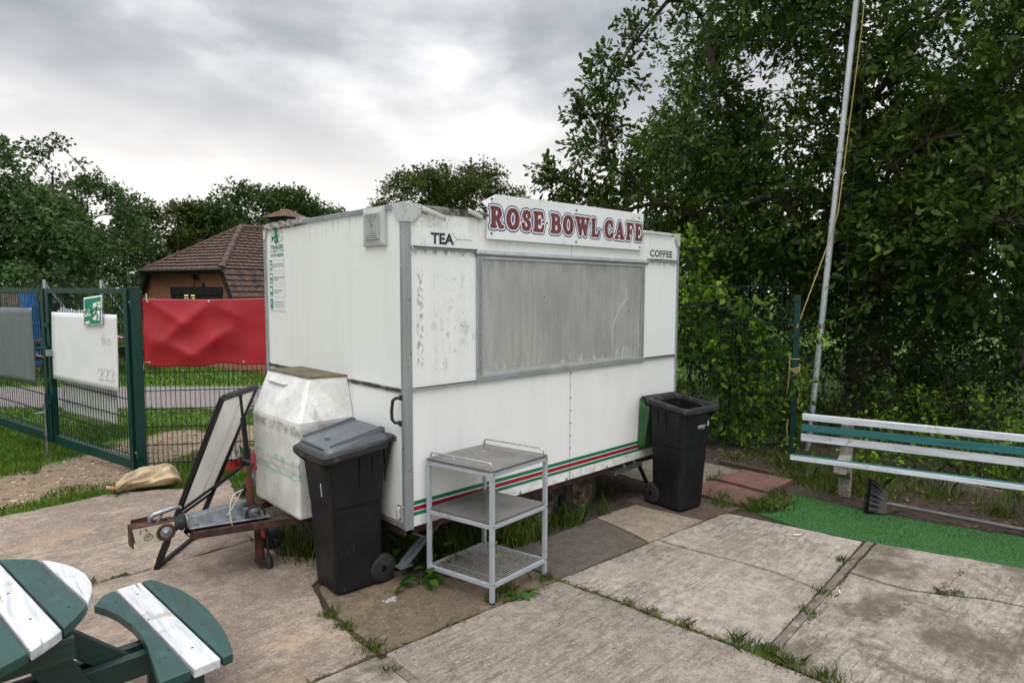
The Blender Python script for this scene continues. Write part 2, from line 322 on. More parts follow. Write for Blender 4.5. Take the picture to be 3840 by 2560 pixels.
M['cone_white'] = pm('dirty_cone_sleeve', (.62, .59, .55), .5, 0, .12, 8, over=(((.2, .17, .14), 12, .52, .66),))
M['cone_red'] = pm('red_cone', (.30, .012, .014), .45, 0, .15, 12)
M['black_metal'] = pm('black_painted_steel', (.010, .011, .013), .45, .1, .25, 12, spec=.3, over=(((.06, .06, .06), 22, .64, .72),))
M['board_back'] = pm('grey_white_board', (.74, .73, .69), .34, 0, .08, 3, over=(((.60, .59, .55), 5, .52, .64), ((.80, .79, .78), 11, .60, .63)))
M['oldwood'] = pm('weathered_timber', (.155, .125, .10), .85, 0, .3, 6, stretch=(1,9,9), bump=.6, bs=40, over=(((.05, .04, .03), 7, .5, .65), ((.28, .25, .21), 16, .58, .7)))
M['tarwood'] = pm('dark_rotten_timber', (.05, .036, .025), .9, 0, .4, 8, stretch=(1,9,9), bump=.6, bs=40)
M['pole'] = pm('galvanised_pole', (.42, .45, .48), .45, .35, .16, 6, stretch=(1,1,.4), over=(((.22, .24, .26), 12, .55, .7),))
M['bark'] = pm('bark', (.035, .028, .021), .95, 0, .4, 7, stretch=(1,1,.25), bump=.9, bs=22, bd=.03)
M['broomhair'] = pm('black_broom_bristle', (.012, .013, .015), .45, 0, .3, 60)
M['handle_grey'] = pm('grey_handle', (.13, .125, .12), .7, 0, .25, 8)

# foliage: every leaf its own tone, a little light passing through
def leaf_mat(name, cols, trans=.3, rough=.5, spec=.18):
    t = NT(name); g = t.n('ShaderNodeNewGeometry'); r = t.n('ShaderNodeValToRGB'); t.l(g.outputs['Random Per Island'], r.inputs[0])
    e = r.color_ramp.elements; e[0].color = cols[0]+(1,); e[1].color = cols[-1]+(1,)
    for i, c in enumerate(cols[1:-1]): k = e.new((i+1)/(len(cols)-1)); k.color = c+(1,)
    tone = t.mix(t.step(t.noise(1.6, 3, .55), .36, .64), (.62, .68, .62), (1.3, 1.25, 1.1)); lc = t.mix(1.0, r.outputs[0], tone, 'MULTIPLY'); t.col(lc); t.rough(rough); t.b.inputs['Specular IOR Level'].default_value = spec
    tr = t.n('ShaderNodeBsdfTranslucent'); t.l(t.mix(.5, r.outputs[0], (.10, .16, .01)), tr.inputs[0]); mx = t.n('ShaderNodeMixShader'); mx.inputs[0].default_value = trans
    out = t.t.nodes['Material Output']; t.l(t.b.outputs[0], mx.inputs[1]); t.l(tr.outputs[0], mx.inputs[2]); t.l(mx.outputs[0], out.inputs[0]); return t.m
M['oak'] = leaf_mat('oak_leaves', [(.010,.024,.004),(.022,.050,.007),(.036,.072,.010),(.056,.102,.016),(.105,.15,.035)])
M['fardark'] = leaf_mat('far_leaves_dark', [(.018,.042,.010),(.032,.068,.014),(.052,.098,.018)], .2, .6, .2)
M['farblue'] = leaf_mat('far_leaves_cool', [(.036,.076,.030),(.060,.112,.040),(.088,.150,.052)], .2, .6, .2)
M['farolive'] = leaf_mat('far_leaves_olive', [(.030,.044,.008),(.050,.066,.012),(.075,.090,.018)], .3, .6, .2)
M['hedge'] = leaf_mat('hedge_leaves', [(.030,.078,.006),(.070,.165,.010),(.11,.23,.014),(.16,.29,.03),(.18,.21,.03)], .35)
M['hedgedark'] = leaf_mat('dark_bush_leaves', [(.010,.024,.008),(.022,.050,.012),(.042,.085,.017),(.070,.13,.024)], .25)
M['weed'] = leaf_mat('weed_leaves', [(.030,.075,.012),(.050,.110,.016),(.085,.145,.025)], .3)
M['blade'] = leaf_mat('grass_blades', [(.036,.100,.005),(.066,.150,.006),(.095,.185,.008),(.14,.165,.03)], .35, .5, .25)
M['blade_dark'] = leaf_mat('rough_grass_blades', [(.028,.075,.009),(.055,.125,.012),(.090,.150,.020),(.21,.17,.065)], .3, .5, .25)
M['turfblade'] = leaf_mat('plastic_grass', [(.026,.095,.018),(.036,.125,.024),(.055,.150,.034)], .2, .55, .2)
M['petal'] = pm('yellow_petal', (.60, .40, .01), .5)
M['deadleaf'] = leaf_mat('dead_leaves', [(.05,.028,.014),(.11,.065,.03),(.17,.10,.045)], .1, .7, .2)

# ground surfaces
def concrete(name, base, dark, ang, lines=.6, blot=.4, speck=.6, warm=0, seed=0, stain=0):
    t = NT(name); o = (seed*3.1, seed*1.7, 0)
    big = t.noise(1.3, 6, .65, t.mapv(loc=o)); mid = t.noise(11, 7, .75, t.mapv(loc=o)); fine = t.noise(46, 5, .8, t.mapv(loc=o))
    br = t.noise(1.0, 6, .72, t.mapv((6.5, 44, 1), (0,0,R(ang)), o), dist=1.0); br2 = t.noise(1.0, 5, .7, t.mapv((1.2, 23, 1), (0,0,R(ang+3)), o), dist=.5)
    col = t.mix(t.step(mid, .34, .66), tint(base, 1.12), tint(base, .60)); col = t.mix(t.step(big, .40, .64, 0, blot), col, dark)
    reg = t.step(t.noise(1.7, 5, .65, t.mapv(loc=(seed,5,1))), .36, .58)
    col = t.mix(t.math('MULTIPLY', t.step(br, .50, .62, 0, lines), reg), col, tint(dark, .50)); col = t.mix(t.math('MULTIPLY', t.step(br2, .52, .62, 0, lines*.85), reg), col, tint(dark, .75))
    col = t.mix(t.step(fine, .52, .66, 0, speck*.9), col, tint(dark, .50)); col = t.mix(t.step(t.noise(58, 3, .7, t.mapv(loc=(3,3,3))), .58, .66, 0, speck*.85), col, tint(base, 1.5))
    col = t.mix(t.step(t.noise(24, 5, .75, t.mapv(loc=o)), .60, .67, 0, .6), col, tint(dark, .42))
    if warm: col = t.mix(t.step(t.noise(1.9, 5, .65, t.mapv(loc=(7,seed,1))), .56, .70, 0, warm), col, (.46, .31, .16))
    if stain: col = t.mix(t.math('MULTIPLY', t.step(t.noise(1.15, 7, .66, t.mapv((1,1.5,1), (0,0,.6), (2.2+seed,.4,0)), dist=.5), .475, .60, 0, stain), t.step(mid, .25, .6, .45, 1)), col, (.085, .068, .045))
    t.col(col); t.rough(.88)
    h = t.math('ADD', t.math('MULTIPLY', br, .9), t.math('ADD', t.math('MULTIPLY', mid, .8), t.math('MULTIPLY', fine, .5))); t.bump(h, .7, .008); return t.m
M['conc_mid'] = concrete('brushed_concrete', (0.293, 0.251, 0.204), (.15, .128, .105), 6, .75, .5, .9, seed=1)
M['conc_far'] = concrete('pale_brushed_concrete', (0.359, 0.314, 0.259), (.19, .165, .14), 96, .9, .4, .65, seed=2, stain=.25)
M['conc_right'] = concrete('stained_concrete', (0.339, 0.296, 0.242), (.17, .14, .11), 97, .75, .5, .65, seed=3, stain=.9)
M['conc_left'] = concrete('rough_worn_concrete', (0.339, 0.270, 0.212), (.155, .115, .09), 103, .5, .6, .95, warm=.28, seed=4, stain=.25)
M['agg_brown'] = concrete('brown_aggregate_slab', (0.173, 0.130, 0.085), (.085, .064, .044), 40, .1, .5, 1.0, warm=.2, seed=5)
M['agg_dark'] = concrete('dark_aggregate_slab', (0.107, 0.088, 0.070), (.06, .052, .044), 40, .1, .35, 1.0, seed=6)
M['agg_tan'] = concrete('tan_aggregate_slab', (0.279, 0.229, 0.170), (.17, .14, .11), 100, .25, .4, .9, seed=7)
M['red_slab'] = concrete('red_paving_slab', (0.163, 0.077, 0.059), (.085, .05, .042), 20, .1, .5, .5, seed=8)
M['red_dark'] = concrete('dark_red_paving_slab', (0.098, 0.063, 0.049), (.05, .036, .03), 20, .1, .5, .5, seed=9)
M['old_conc'] = concrete('crumbled_concrete', (0.233, 0.202, 0.161), (.09, .075, .055), 60, .3, .6, 1.0, seed=10, stain=.4)
t = NT('soil'); n1 = t.noise(16, 6, .7); n2 = t.noise(70, 4, .7)
col = t.mix(t.step(n1, .35, .65), (.030, .021, .014), (.075, .052, .036)); col = t.mix(t.step(n2, .62, .68), col, (.20, .16, .12)); t.col(col); t.rough(.95); t.bump(t.math('ADD', n1, n2), .9, .03); M['soil'] = t.m
# lawn with worn bare earth around the gate
t = NT('board_back_plastic'); nz = t.noise(3, 5, .6); c = t.mix(t.step(nz, .4, .65), (.82, .81, .77), (.72, .71, .66)); c = t.mix(t.step(t.noise(10, 4, .6), .60, .64), c, (.78, .77, .76)); t.col(c); t.rough(.34)
tr = t.n('ShaderNodeBsdfTranslucent'); t.l(c, tr.inputs[0]); mx = t.n('ShaderNodeMixShader'); mx.inputs[0].default_value = .6; t.l(t.b.outputs[0], mx.inputs[1]); t.l(tr.outputs[0], mx.inputs[2]); t.l(mx.outputs[0], t.t.nodes['Material Output'].inputs[0]); M['board_back'] = t.m
t = NT('lawn'); n1 = t.noise(1.2, 6, .6); n2 = t.noise(9, 6, .7); n3 = t.noise(60, 4, .7)
g = t.mix(t.step(n1, .35, .65), (.050, .115, .006), (.078, .150, .008)); g = t.mix(t.step(n2, .42, .7, 0, .6), g, (.030, .062, .008))
d = t.mix(t.step(n2, .3, .7), (.30, .215, .135), (.20, .145, .095)); d = t.mix(t.step(n3, .58, .64), d, (.46, .38, .29)); d = t.mix(t.step(t.noise(38, 3, .6), .64, .68), d, (.10, .07, .05))
def seg_d(ax, ay, bx, by, wdt):
    p = t.n('ShaderNodeVectorMath', operation='SUBTRACT'); t.l(t.obj(), p.inputs[0]); p.inputs[1].default_value = (ax, ay, 0)
    L2 = (bx-ax)**2+(by-ay)**2
    dt_ = t.n('ShaderNodeVectorMath', operation='DOT_PRODUCT'); t.l(p.outputs[0], dt_.inputs[0]); dt_.inputs[1].default_value = ((bx-ax)/L2, (by-ay)/L2, 0)
    c = t.n('ShaderNodeClamp'); t.l(dt_.outputs['Value'], c.inputs[0])
    q = t.n('ShaderNodeVectorMath', operation='SCALE'); q.inputs[0].default_value = (bx-ax, by-ay, 0); t.l(c.outputs[0], q.inputs['Scale'])
    r_ = t.n('ShaderNodeVectorMath', operation='SUBTRACT'); t.l(p.outputs[0], r_.inputs[0]); t.l(q.outputs[0], r_.inputs[1])
    ln = t.n('ShaderNodeVectorMath', operation='LENGTH'); t.l(r_.outputs[0], ln.inputs[0]); return t.math('DIVIDE', ln.outputs['Value'], wdt)
DIRT = [(-3.2, 4.15, -1.0, 4.75, .62), (-1.0, 4.75, .3, 5.6, .75), (.3, 5.6, 2.4, 4.9, .85)]
dd = seg_d(*DIRT[0])
for q in DIRT[1:]: dd = t.math('MINIMUM', dd, seg_d(*q))
dd = t.math('ADD', dd, t.math('MULTIPLY', t.math('SUBTRACT', t.noise(3.5, 6, .7), .5), 1.8))
msk = t.step(dd, .85, 1.1, 1, 0); t.col(t.mix(msk, g, d)); t.rough(.95); t.bump(t.math('ADD', n2, n3), .8, .03); M['lawn'] = t.m
t = NT('worn_asphalt'); n2 = t.noise(4, 6, .7); n3 = t.noise(120, 3, .7); col = t.mix(t.step(n2, .3, .7), (.20, .172, .16), (.145, .128, .12)); col = t.mix(t.step(n3, .56, .66, 0, .5), col, (.08, .07, .065)); t.col(col); t.rough(.9); t.bump(n3, .4, .01); M['asphalt'] = t.m
t = NT('turf_backing'); n3 = t.noise(160, 3, .7); t.col(t.mix(t.step(n3, .35, .65), (.018, .085, .016), (.04, .15, .03))); t.rough(.8); t.bump(n3, .9, .01); M['turf'] = t.m
# ------------------------------------------------------------------ the ground and the yard
mb = MB(); mb.grid(lambda u, v: (-300+600*u, -300+600*v, -.03), 6, 6); struct(mb.build('ground', M['lawn']))
mb = MB(); mb.prism([(-.85, -.7), (-.85, 1.2), (-.5, 3.2), (1.0, 3.0), (3.6, 2.7), (5.2, 1.2), (6.4, -.3), (6.6, -4), (3.0, -4.4), (2.6, -.9), (-.3, -.7)], -.05, -.018); struct(mb.build('soil', M['soil']))
mb = MB(); mb.prism([(-9.2, 18.3), (-7.4, 17.7), (-1.6, 13.9), (2.75, 10.05), (9.5, 3.6), (8.5, 1.9), (1.98, 7.28), (-1.25, 10.5), (-5.5, 12.9), (-11, 15)], -.04, -.024); struct(mb.build('path', M['asphalt']))
def rough_poly(pts, step=.12, j=.006):
    out = []
    for i, p in enumerate(pts):
        q = pts[(i+1)%len(pts)]; L = math.dist(p, q); k = max(1, int(L/step)); nx, ny = (q[1]-p[1])/L, -(q[0]-p[0])/L
        for a in range(k):
            f = a/k; d = 0 if a == 0 else random.uniform(-j, j); out.append((p[0]+(q[0]-p[0])*f+nx*d, p[1]+(q[1]-p[1])*f+ny*d))
    return out
def slab(name, pts, mat, z=0.0, j=.006, th=.08, bev=.006):
    mb = MB(); mb.prism(rough_poly(pts, .1, j), z-th, z); o = mb.build(name, M[mat], None, bev, 2); return struct(o)
g = .008
slab('concrete_slab', [(-.535, -.575), (.83-g, -.625), (.885-g, -1.15), (.90-g, -1.45), (.95-g, -1.9), (.955-g, -2.4), (.96, -5), (-.545, -5), (-.54, -1.5)], 'conc_mid')
slab('concrete_slab', [(.83+g, -.62), (1.94, -.685), (1.96, -.95), (2.02, -1.3), (2.04, -1.62), (1.99, -1.925), (1.14, -1.985), (.97, -1.9), (.915+g, -1.45), (.90+g, -1.15)], 'conc_far', j=.004)
slab('concrete_slab', [(1.955, -.69), (2.93, -.755), (3.03, -1.3), (3.11, -1.835), (2.0, -1.925), (2.055, -1.62), (2.035, -1.3), (1.975, -.95)], 'conc_far', .002, j=.004)
slab('concrete_slab', [(.985, -2.05), (2.43, -1.968), (2.42, -2.178), (2.435, -2.346), (2.545, -2.534), (2.66, -2.726), (2.70, -2.88), (3.0, -3.6), (3.3, -5), (.99, -5)], 'conc_right', -.002, j=.008)
slab('concrete_slab', [(2.45, -1.967), (3.16, -1.925), (3.3, -2.4), (3.43, -2.82), (3.75, -4.2), (3.9, -5), (3.32, -5), (3.02, -3.6), (2.715, -2.88), (2.68, -2.72), (2.562, -2.528), (2.452, -2.34), (2.438, -2.178)], 'conc_right', .003, j=.008)
slab('concrete_slab', [(-.575, -.53), (-.56, .05), (-.45, .48), (-.22, .62), (-.20, .85), (-.40, 1.1), (-.35, 1.55), (-1.12, 1.505), (-2.0, 1.515), (-6.2, 1.55), (-6.2, -.46), (-.92, -.52)], 'conc_left', j=.01)
slab('concrete_slab', [(-.34, 1.575), (-.2, 2.2), (.05, 3.42), (-.38, 3.36), (-.62, 3.52), (-.95, 3.68), (-1.4, 3.62), (-1.84, 3.60), (-2.6, 3.4), (-6.2, 2.9), (-6.2, 1.57), (-2.0, 1.533), (-1.12, 1.522)], 'conc_left', -.002, j=.02)
slab('concrete_slab', [(-.585, -.56), (-.93, -.545), (-6.2, -.485), (-6.2, -5), (-.6, -5), (-.597, -1.4)], 'conc_right')
slab('paving_slab', [(-.54, -.55), (.815, -.605), (.83, -.3), (.82, .02), (.3, .12), (-.15, .5), (-.42, .43), (-.53, .05)], 'agg_brown', -.004, .008)
slab('paving_slab', [(.835, -.605), (1.845, -.665), (1.93, -.35), (1.975, -.02), (1.38, -.03), (.84, .0)], 'agg_dark', -.003, .005)
slab('paving_slab', [(1.865, -.665), (2.62, -.71), (2.56, -.3), (2.54, -.05), (1.995, -.02), (1.95, -.35)], 'agg_tan', -.002, .006)
slab('paving_slab', [(2.64, -.71), (3.17, -.775), (3.2, -.45), (3.2, .1), (2.58, .1), (2.58, -.3)], 'red_dark', -.006, .008)
slab('paving_slab', [(3.215, -.77), (3.70, -.80), (3.73, -.5), (3.74, -.17), (3.22, -.16)], 'red_slab', .012, .004, bev=.004)
slab('paving_slab', [(3.725, -.785), (4.31, -.785), (4.28, -.235), (3.76, -.18), (3.745, -.5)], 'red_slab', .035, .004, bev=.004)
slab('paving_slab', [(3.2, -.13), (4.35, -.18), (4.40, .45), (3.9, .9), (3.25, .9)], 'old_conc', -.004, .02)
def timber(label, pts, mat, w, h, z, name='timber_strip'):
    mb = MB()
    for a, b in zip(pts, pts[1:]): mb.bar((*a, z), (*b, z), h, w)
    return tag(mb.build(name, M[mat], None, .004), label, 'timber')
timber('weathered timber strip set between the two pale slabs and the stained slab at right', [(1.10, -2.03), (3.13, -1.885)], 'oldwood', .062, .05, -.022)
timber('thin timber strip in the joint at the bottom edge, left of the middle slab', [(-.56, -.6), (-.565, -2.2)], 'oldwood', .034, .05, -.022)
timber('dark rotten edging board in the soil behind the red paving slabs', [(4.50, .14), (4.47, -.5)], 'tarwood', .05, .06, .0, 'edging_board')
timber('pale broken plank lying in the soil behind the bench', [(5.33, -1.6), (5.25, -2.4)], 'oldwood', .14, .03, .01, 'edging_board')
# artificial turf strip beside the slabs
tp = [(3.12, -.965), (3.34, -1.10), (3.62, -1.05), (3.92, -.93), (3.90, -1.6), (4.0, -2.1), (4.17, -2.715), (4.4, -3.9), (3.72, -3.9), (3.435, -2.82), (3.13, -1.84), (3.05, -1.35)]
turf = thing('artificial_turf', 'strip of bright green artificial turf between slabs and bench', 'turf')
mb = MB(); mb.prism(rough_poly(tp, .1, .006), -.02, .004); mb.build('backing', M['turf'], turf)

# ------------------------------------------------------------------ grass and leaves from arrays
def poly_mesh(name, V, nper, mat, parent=None, quads=None, nface=None):
    """V: (N, nper, 3). One polygon per item, or `quads` = faces within an item."""
    N = len(V); me = bpy.data.meshes.new(name); fl = quads or [tuple(range(nper))]
    me.vertices.add(N*nper); me.vertices.foreach_set('co', np.ascontiguousarray(V, dtype=np.float32).ravel())
    idx = np.concatenate([np.array(f) for f in fl]); tot = np.array([len(f) for f in fl])
    li = (np.arange(N)[:, None]*nper+idx[None, :]).ravel(); lt = np.tile(tot, N); ls = np.concatenate([[0], np.cumsum(lt)[:-1]])
    me.loops.add(len(li)); me.loops.foreach_set('vertex_index', li.astype(np.int32))
    me.polygons.add(len(lt)); me.polygons.foreach_set('loop_start', ls.astype(np.int32)); me.polygons.foreach_set('loop_total', lt.astype(np.int32))
    me.update(calc_edges=True); me.validate(); me.materials.append(mat)
    o = bpy.data.objects.new(name, me); COL.objects.link(o)
    if parent is not None: o.parent = parent
    return o
def in_poly(P, poly):
    x, y = P[:, 0], P[:, 1]; r = np.zeros(len(P), bool); n = len(poly)
    for i in range(n):
        x1, y1 = poly[i]; x2, y2 = poly[(i+1)%n]
        c = ((y1 > y) != (y2 > y)) & (x < (x2-x1)*(y-y1)/(y2-y1+1e-12)+x1); r ^= c
    return r
def scatter(poly, dens):
    a = np.array(poly); lo, hi = a.min(0), a.max(0); n = int((hi-lo).prod()*dens)
    P = RNG.random((n, 2))*(hi-lo)+lo; return P[in_poly(P, poly)]
def blades(P, z, hmin, hmax, w, lean=.5):
    n = len(P); h = RNG.uniform(hmin, hmax, n); a = RNG.uniform(0, 2*PI, n); b = RNG.uniform(0, 2*PI, n); ln = RNG.uniform(.1, lean, n)*h
    base = np.c_[P, np.full(n, z) if np.isscalar(z) else z]; s = np.c_[np.cos(a), np.sin(a), np.zeros(n)]*(w*RNG.uniform(.6, 1.3, n)/2)[:, None]; d = np.c_[np.cos(b), np.sin(b), np.zeros(n)]
    mid = base+np.c_[np.zeros((n, 2)), h*.6]+d*(ln*.35)[:, None]; tip = base+np.c_[np.zeros((n, 2)), h]+d*ln[:, None]
    return np.stack([base-s, base+s, mid+s*.7, tip, mid-s*.7], 1)
def dirt_d(P):
    best = np.full(len(P), 9.)
    for ax, ay, bx, by, w in DIRT:
        d = np.array([bx-ax, by-ay]); q = np.clip(((P-[ax, ay])@d)/(d@d), 0, 1); best = np.minimum(best, np.linalg.norm(P-[ax, ay]-q[:, None]*d, axis=1)/w)
    return best
def patchy(P, f=1.3):
    return np.array([mnoise.noise((p[0]*f, p[1]*f, 3.3)) for p in P])
near = [(-6, 2.95), (-2.6, 3.42), (-1.84, 3.63), (-1.4, 3.65), (-.95, 3.72), (-.6, 3.56), (-.38, 3.40), (.05, 3.46), (-.15, 2.2), (.9, 2.3), (2.2, 2.6), (3.6, 3.2), (2.9, 4.4), (1.0, 6.2), (-1.2, 8.4), (-4.5, 9.5)]
P = scatter(near, 2100); keep = dirt_d(P)+patchy(P, 2.2)*.8 > 1.02; P = P[keep]
far = [(-4.5, 9.5), (-1.2, 8.4), (1.0, 6.2), (2.9, 4.4), (6, 3), (3.5, 7), (1.9, 7.3), (-1.3, 10.5), (-5, 12.6)]
P2 = scatter(far, 520); P2 = P2[dirt_d(P2)+patchy(P2, 1.2)*.6 > 1.0]
far2 = [(-1.0, 13.5), (2.75, 10.2), (6, 7.2), (9, 12), (3, 20), (-3, 20), (-3, 15)]
P3 = scatter(far2, 160)
V = np.concatenate([blades(P, -.03, .03, .075, .007, .9), blades(P2, -.03, .03, .07, .014, .9), blades(P3, -.03, .05, .10, .03, .9)])
tag(poly_mesh('grass', V, 5, M['blade']), kind='stuff')
# rough grass under and round the trailer, and behind the slabs
def clump_pts(spots):
    out = []
    for x, y, r, n in spots: a = RNG.normal(0, r*.5, (n, 2)); out.append(a+[x, y])
    return np.concatenate(out)
wild = clump_pts([(.60, .30, .30, 260), (.95, .20, .22, 330), (1.12, .10, .16, 260), (1.28, .03, .10, 110), (1.62, .10, .14, 110), (1.75, .02, .08, 70), (2.12, .0, .08, 40), (.15, .9, .4, 160), (-.25, 1.0, .22, 120), (-.28, 1.4, .2, 120), (.1, 1.6, .4, 140), (2.6, .5, .3, 60)])
V1 = blades(wild, -.02, .06, .26, .0085, 1.0)
wild = clump_pts([(3.35, -.93, .16, 260), (3.55, -.95, .16, 200), (3.2, -.87, .08, 140), (3.75, -.86, .10, 120), (3.35, -.80, .06, 60), (3.15, -.62, .14, 190), (3.3, -.50, .12, 110), (3.75, -.16, .07, 60), (3.95, -.14, .07, 40), (4.45, -.75, .2, 320), (4.6, -1.05, .25, 420), (4.35, -1.05, .16, 260), (4.5, -1.5, .2, 420), (4.75, -1.35, .3, 400), (5.0, -1.9, .3, 260), (4.95, -.5, .3, 420), (5.2, -.1, .25, 260), (4.8, .1, .2, 140), (4.75, -2.45, .16, 220), (5.2, -1.2, .4, 420), (4.2, -2.9, .15, 60), (3.6, -3.05, .12, 90), (5.5, -2.4, .4, 260)])
wild2 = scatter([(4.55, -1.2), (4.9, -.3), (5.6, -.5), (7.0, -1.5), (7.0, -4), (4.95, -3.4), (4.8, -2.0)], 420); wild2 = wild2[patchy(wild2, 1.6) > -.12]
V4 = blades(wild2, -.02, .05, .22, .008, 1.0)
V2 = blades(wild, -.02, .03, .12, .007, 1.1)
far = scatter([(4.6, 1.5), (6.2, -.2), (7.5, -4), (11, -3), (10, 6), (5, 5)], 60)
V3 = blades(far, -.03, .1, .3, .02, .9)
tag(poly_mesh('rough_grass', np.concatenate([V1, V2, V3, V4]), 5, M['blade_dark']), kind='stuff')
# pile of the turf strip
P = scatter(tp, 9000); ob = poly_mesh('pile', blades(P, .004, .007, .014, .0035, .8), 5, M['turfblade'], turf); ob['kind'] = 'stuff'
# gravel on the bare earth, dead leaves in the beds
def pebbles(name, P, z, lo, hi, mat):
    mb = MB()
    for p in P:
        r = random.uniform(lo, hi); mb.ball((p[0], p[1], z+r*.2), r, 6, 4, None, (random.uniform(.7, 1.3), random.uniform(.7, 1.2), .5))
    return tag(mb.build(name, M[mat]), kind='stuff')
P = scatter([(-4, 3.6), (3.0, 3.6), (2.9, 6.6), (-1, 6.4), (-4, 5.2)], 190); P = P[dirt_d(P) < .95]
M['gravel'] = leaf_mat('gravel', [(.14,.10,.07),(.32,.25,.18),(.48,.40,.31),(.20,.16,.13)], .0, .9, .2)
pebbles('gravel', P, -.03, .006, .022, 'gravel')
P = np.concatenate([scatter([(4.0, -1.0), (4.9, -.6), (5.2, -3.2), (4.35, -3.4), (4.0, -2.0)], 170), scatter([(4.4, .6), (4.55, -.6), (5.4, -.6), (5.2, .6)], 130)])
n = len(P); a = RNG.uniform(0, 2*PI, n); s = RNG.uniform(.012, .035, n)[:, None]; d1 = np.c_[np.cos(a), np.sin(a), RNG.uniform(-.4, .4, n)]; d2 = np.c_[-np.sin(a), np.cos(a), RNG.uniform(-.4, .4, n)]; c = np.c_[P, RNG.uniform(-.015, .02, n)]
tag(poly_mesh('leaf_litter', np.stack([c-d1*s, c-d2*s*.5, c+d1*s, c+d2*s*.5], 1), 4, M['deadleaf']), kind='stuff')
# moss, clover and grit rooted in the joints
MOSS = [((.83, -.62), (.89, -1.15)), ((.89, -1.15), (.905, -1.45)), ((.905, -1.45), (.955, -1.9)), ((.955, -1.9), (.97, -2.4)), ((.97, -2.4), (.98, -2.9)), ((-.54, -.56), (.83, -.612)), ((.83, -.612), (2.9, -.74)), ((-.57, .05), (-.575, -.53)), ((.83, -.6), (.83, 0)), ((1.12, -2.065), (3.1, -1.92)), ((1.12, -1.995), (3.1, -1.85)), ((2.65, -.72), (3.2, -.79)), ((-.58, -.54), (-1.5, -.5)), ((1.2, -2.1), (2.4, -2.45)), ((2.4, -2.45), (3.3, -2.55)), ((-2.2, 1.525), (-.4, 1.56))]
WT = [260, 160, 200, 330, 160, 190, 150, 200, 60, 200, 120, 160, 60, 40, 90, 60]
pp = []
for ((x0, y0), (x1, y1)), n in zip(MOSS, WT):
    u = RNG.random(n); cl = .5+.5*np.sin(u*17+x0*9); u = u[RNG.random(n) < .25+.75*cl]; pp.append(np.c_[x0+(x1-x0)*u, y0+(y1-y0)*u]+RNG.normal(0, .009, (len(u), 2)))
P = np.concatenate(pp); n = len(P); a = RNG.uniform(0, 2*PI, n); s = RNG.uniform(.004, .012, n)[:, None]; d1 = np.c_[np.cos(a), np.sin(a), RNG.uniform(-.1, .7, n)]; d2 = np.c_[-np.sin(a), np.cos(a), RNG.uniform(-.2, .3, n)]; c = np.c_[P, RNG.uniform(-.006, .008, n)]
tag(poly_mesh('moss', np.stack([c-d1*s, c-d2*s*.7, c+d1*s, c+d2*s*.7], 1), 4, M['blade_dark']), kind='stuff')
P = np.concatenate([P+RNG.normal(0, .02, P.shape), scatter([(-.5, -.5), (3.1, -.7), (3.2, -1.9), (3.4, -2.8), (1.0, -3), (-.5, -2.2)], 14), scatter([(-3, -.4), (-.6, -.4), (-.5, 1.4), (-3, 1.4)], 16), scatter(tp, 22)]); n = len(P); a = RNG.uniform(0, 2*PI, n); s = RNG.uniform(.003, .010, n)[:, None]; d1 = np.c_[np.cos(a), np.sin(a), RNG.uniform(-.2, .3, n)]; d2 = np.c_[-np.sin(a), np.cos(a), RNG.uniform(-.2, .3, n)]; c = np.c_[P, RNG.uniform(.003, .009, n)]
c[-int(22*1.6):, 2] += .012
tag(poly_mesh('leaf_litter', np.stack([c-d1*s, c-d2*s*.6, c+d1*s, c+d2*s*.6], 1), 4, M['deadleaf']), kind='stuff')
# ------------------------------------------------------------------ lettering
def text_part(name, body, mat, parent, fr, w=None, h=None, off=0.0, lift=.0015, shear=0, space=1.0, align=None, ref_off=True):
    """flat lettering on the plane of frame `fr`; bottom-left of its ink at the frame's origin, scaled to w x h"""
    cu = bpy.data.curves.new(name, 'FONT'); cu.body = body; cu.offset = off; cu.fill_mode = 'BOTH' if hasattr(cu, 'fill_mode') else cu.fill_mode
    cu.shear = shear; cu.space_character = space; cu.resolution_u = 4
    if align: cu.align_x = align
    ob = bpy.data.objects.new(name, cu); me = bpy.data.meshes.new_from_object(ob); bpy.data.objects.remove(ob); bpy.data.curves.remove(cu)
    v = np.array([q.co[:] for q in me.vertices]); lo = v[:, :2].min(0); hi = v[:, :2].max(0); d = hi-lo
    if w is None: sx = sy = h/d[1]
    elif h is None: sx = sy = w/d[0]
    else: sx, sy = w/d[0], h/d[1]
    for q in me.vertices: q.co = fr @ Vector(((q.co.x-lo[0])*sx, (q.co.y-lo[1])*sy, lift))
    me.materials.clear(); me.materials.append(M[mat]); me.update(); me.name = name
    o = bpy.data.objects.new(name, me); COL.objects.link(o); o.parent = parent; return o
def arc(cx, cy, rx, ry, a0, a1, n=10): return [(cx+rx*math.cos(R(a0+(a1-a0)*i/n)), cy+ry*math.sin(R(a0+(a1-a0)*i/n))) for i in range(n+1)]
def path(pts, r): 
    rr = r if isinstance(r, list) else [r]*len(pts)
    return [(*pts[i], rr[i], *pts[i+1], rr[i+1]) for i in range(len(pts)-1)]
def vr(pts, lo, hi, ph=0): # radius swells where the stroke runs upright
    out = []
    for i in range(len(pts)):
        a, b = pts[max(0, i-1)], pts[min(len(pts)-1, i+1)]; L = math.dist(a, b) or 1; out.append(lo+(hi-lo)*abs(b[1]-a[1])/L)
    return out
def stem(x=.2): return [(x, .12, .115, x, .88, .115), (x-.13, .065, .065, x+.13, .065, .065), (x-.13, .935, .065, x+.1, .935, .065)]
def curve(pts, lo=.06, hi=.125): return path(pts, vr(pts, lo, hi))
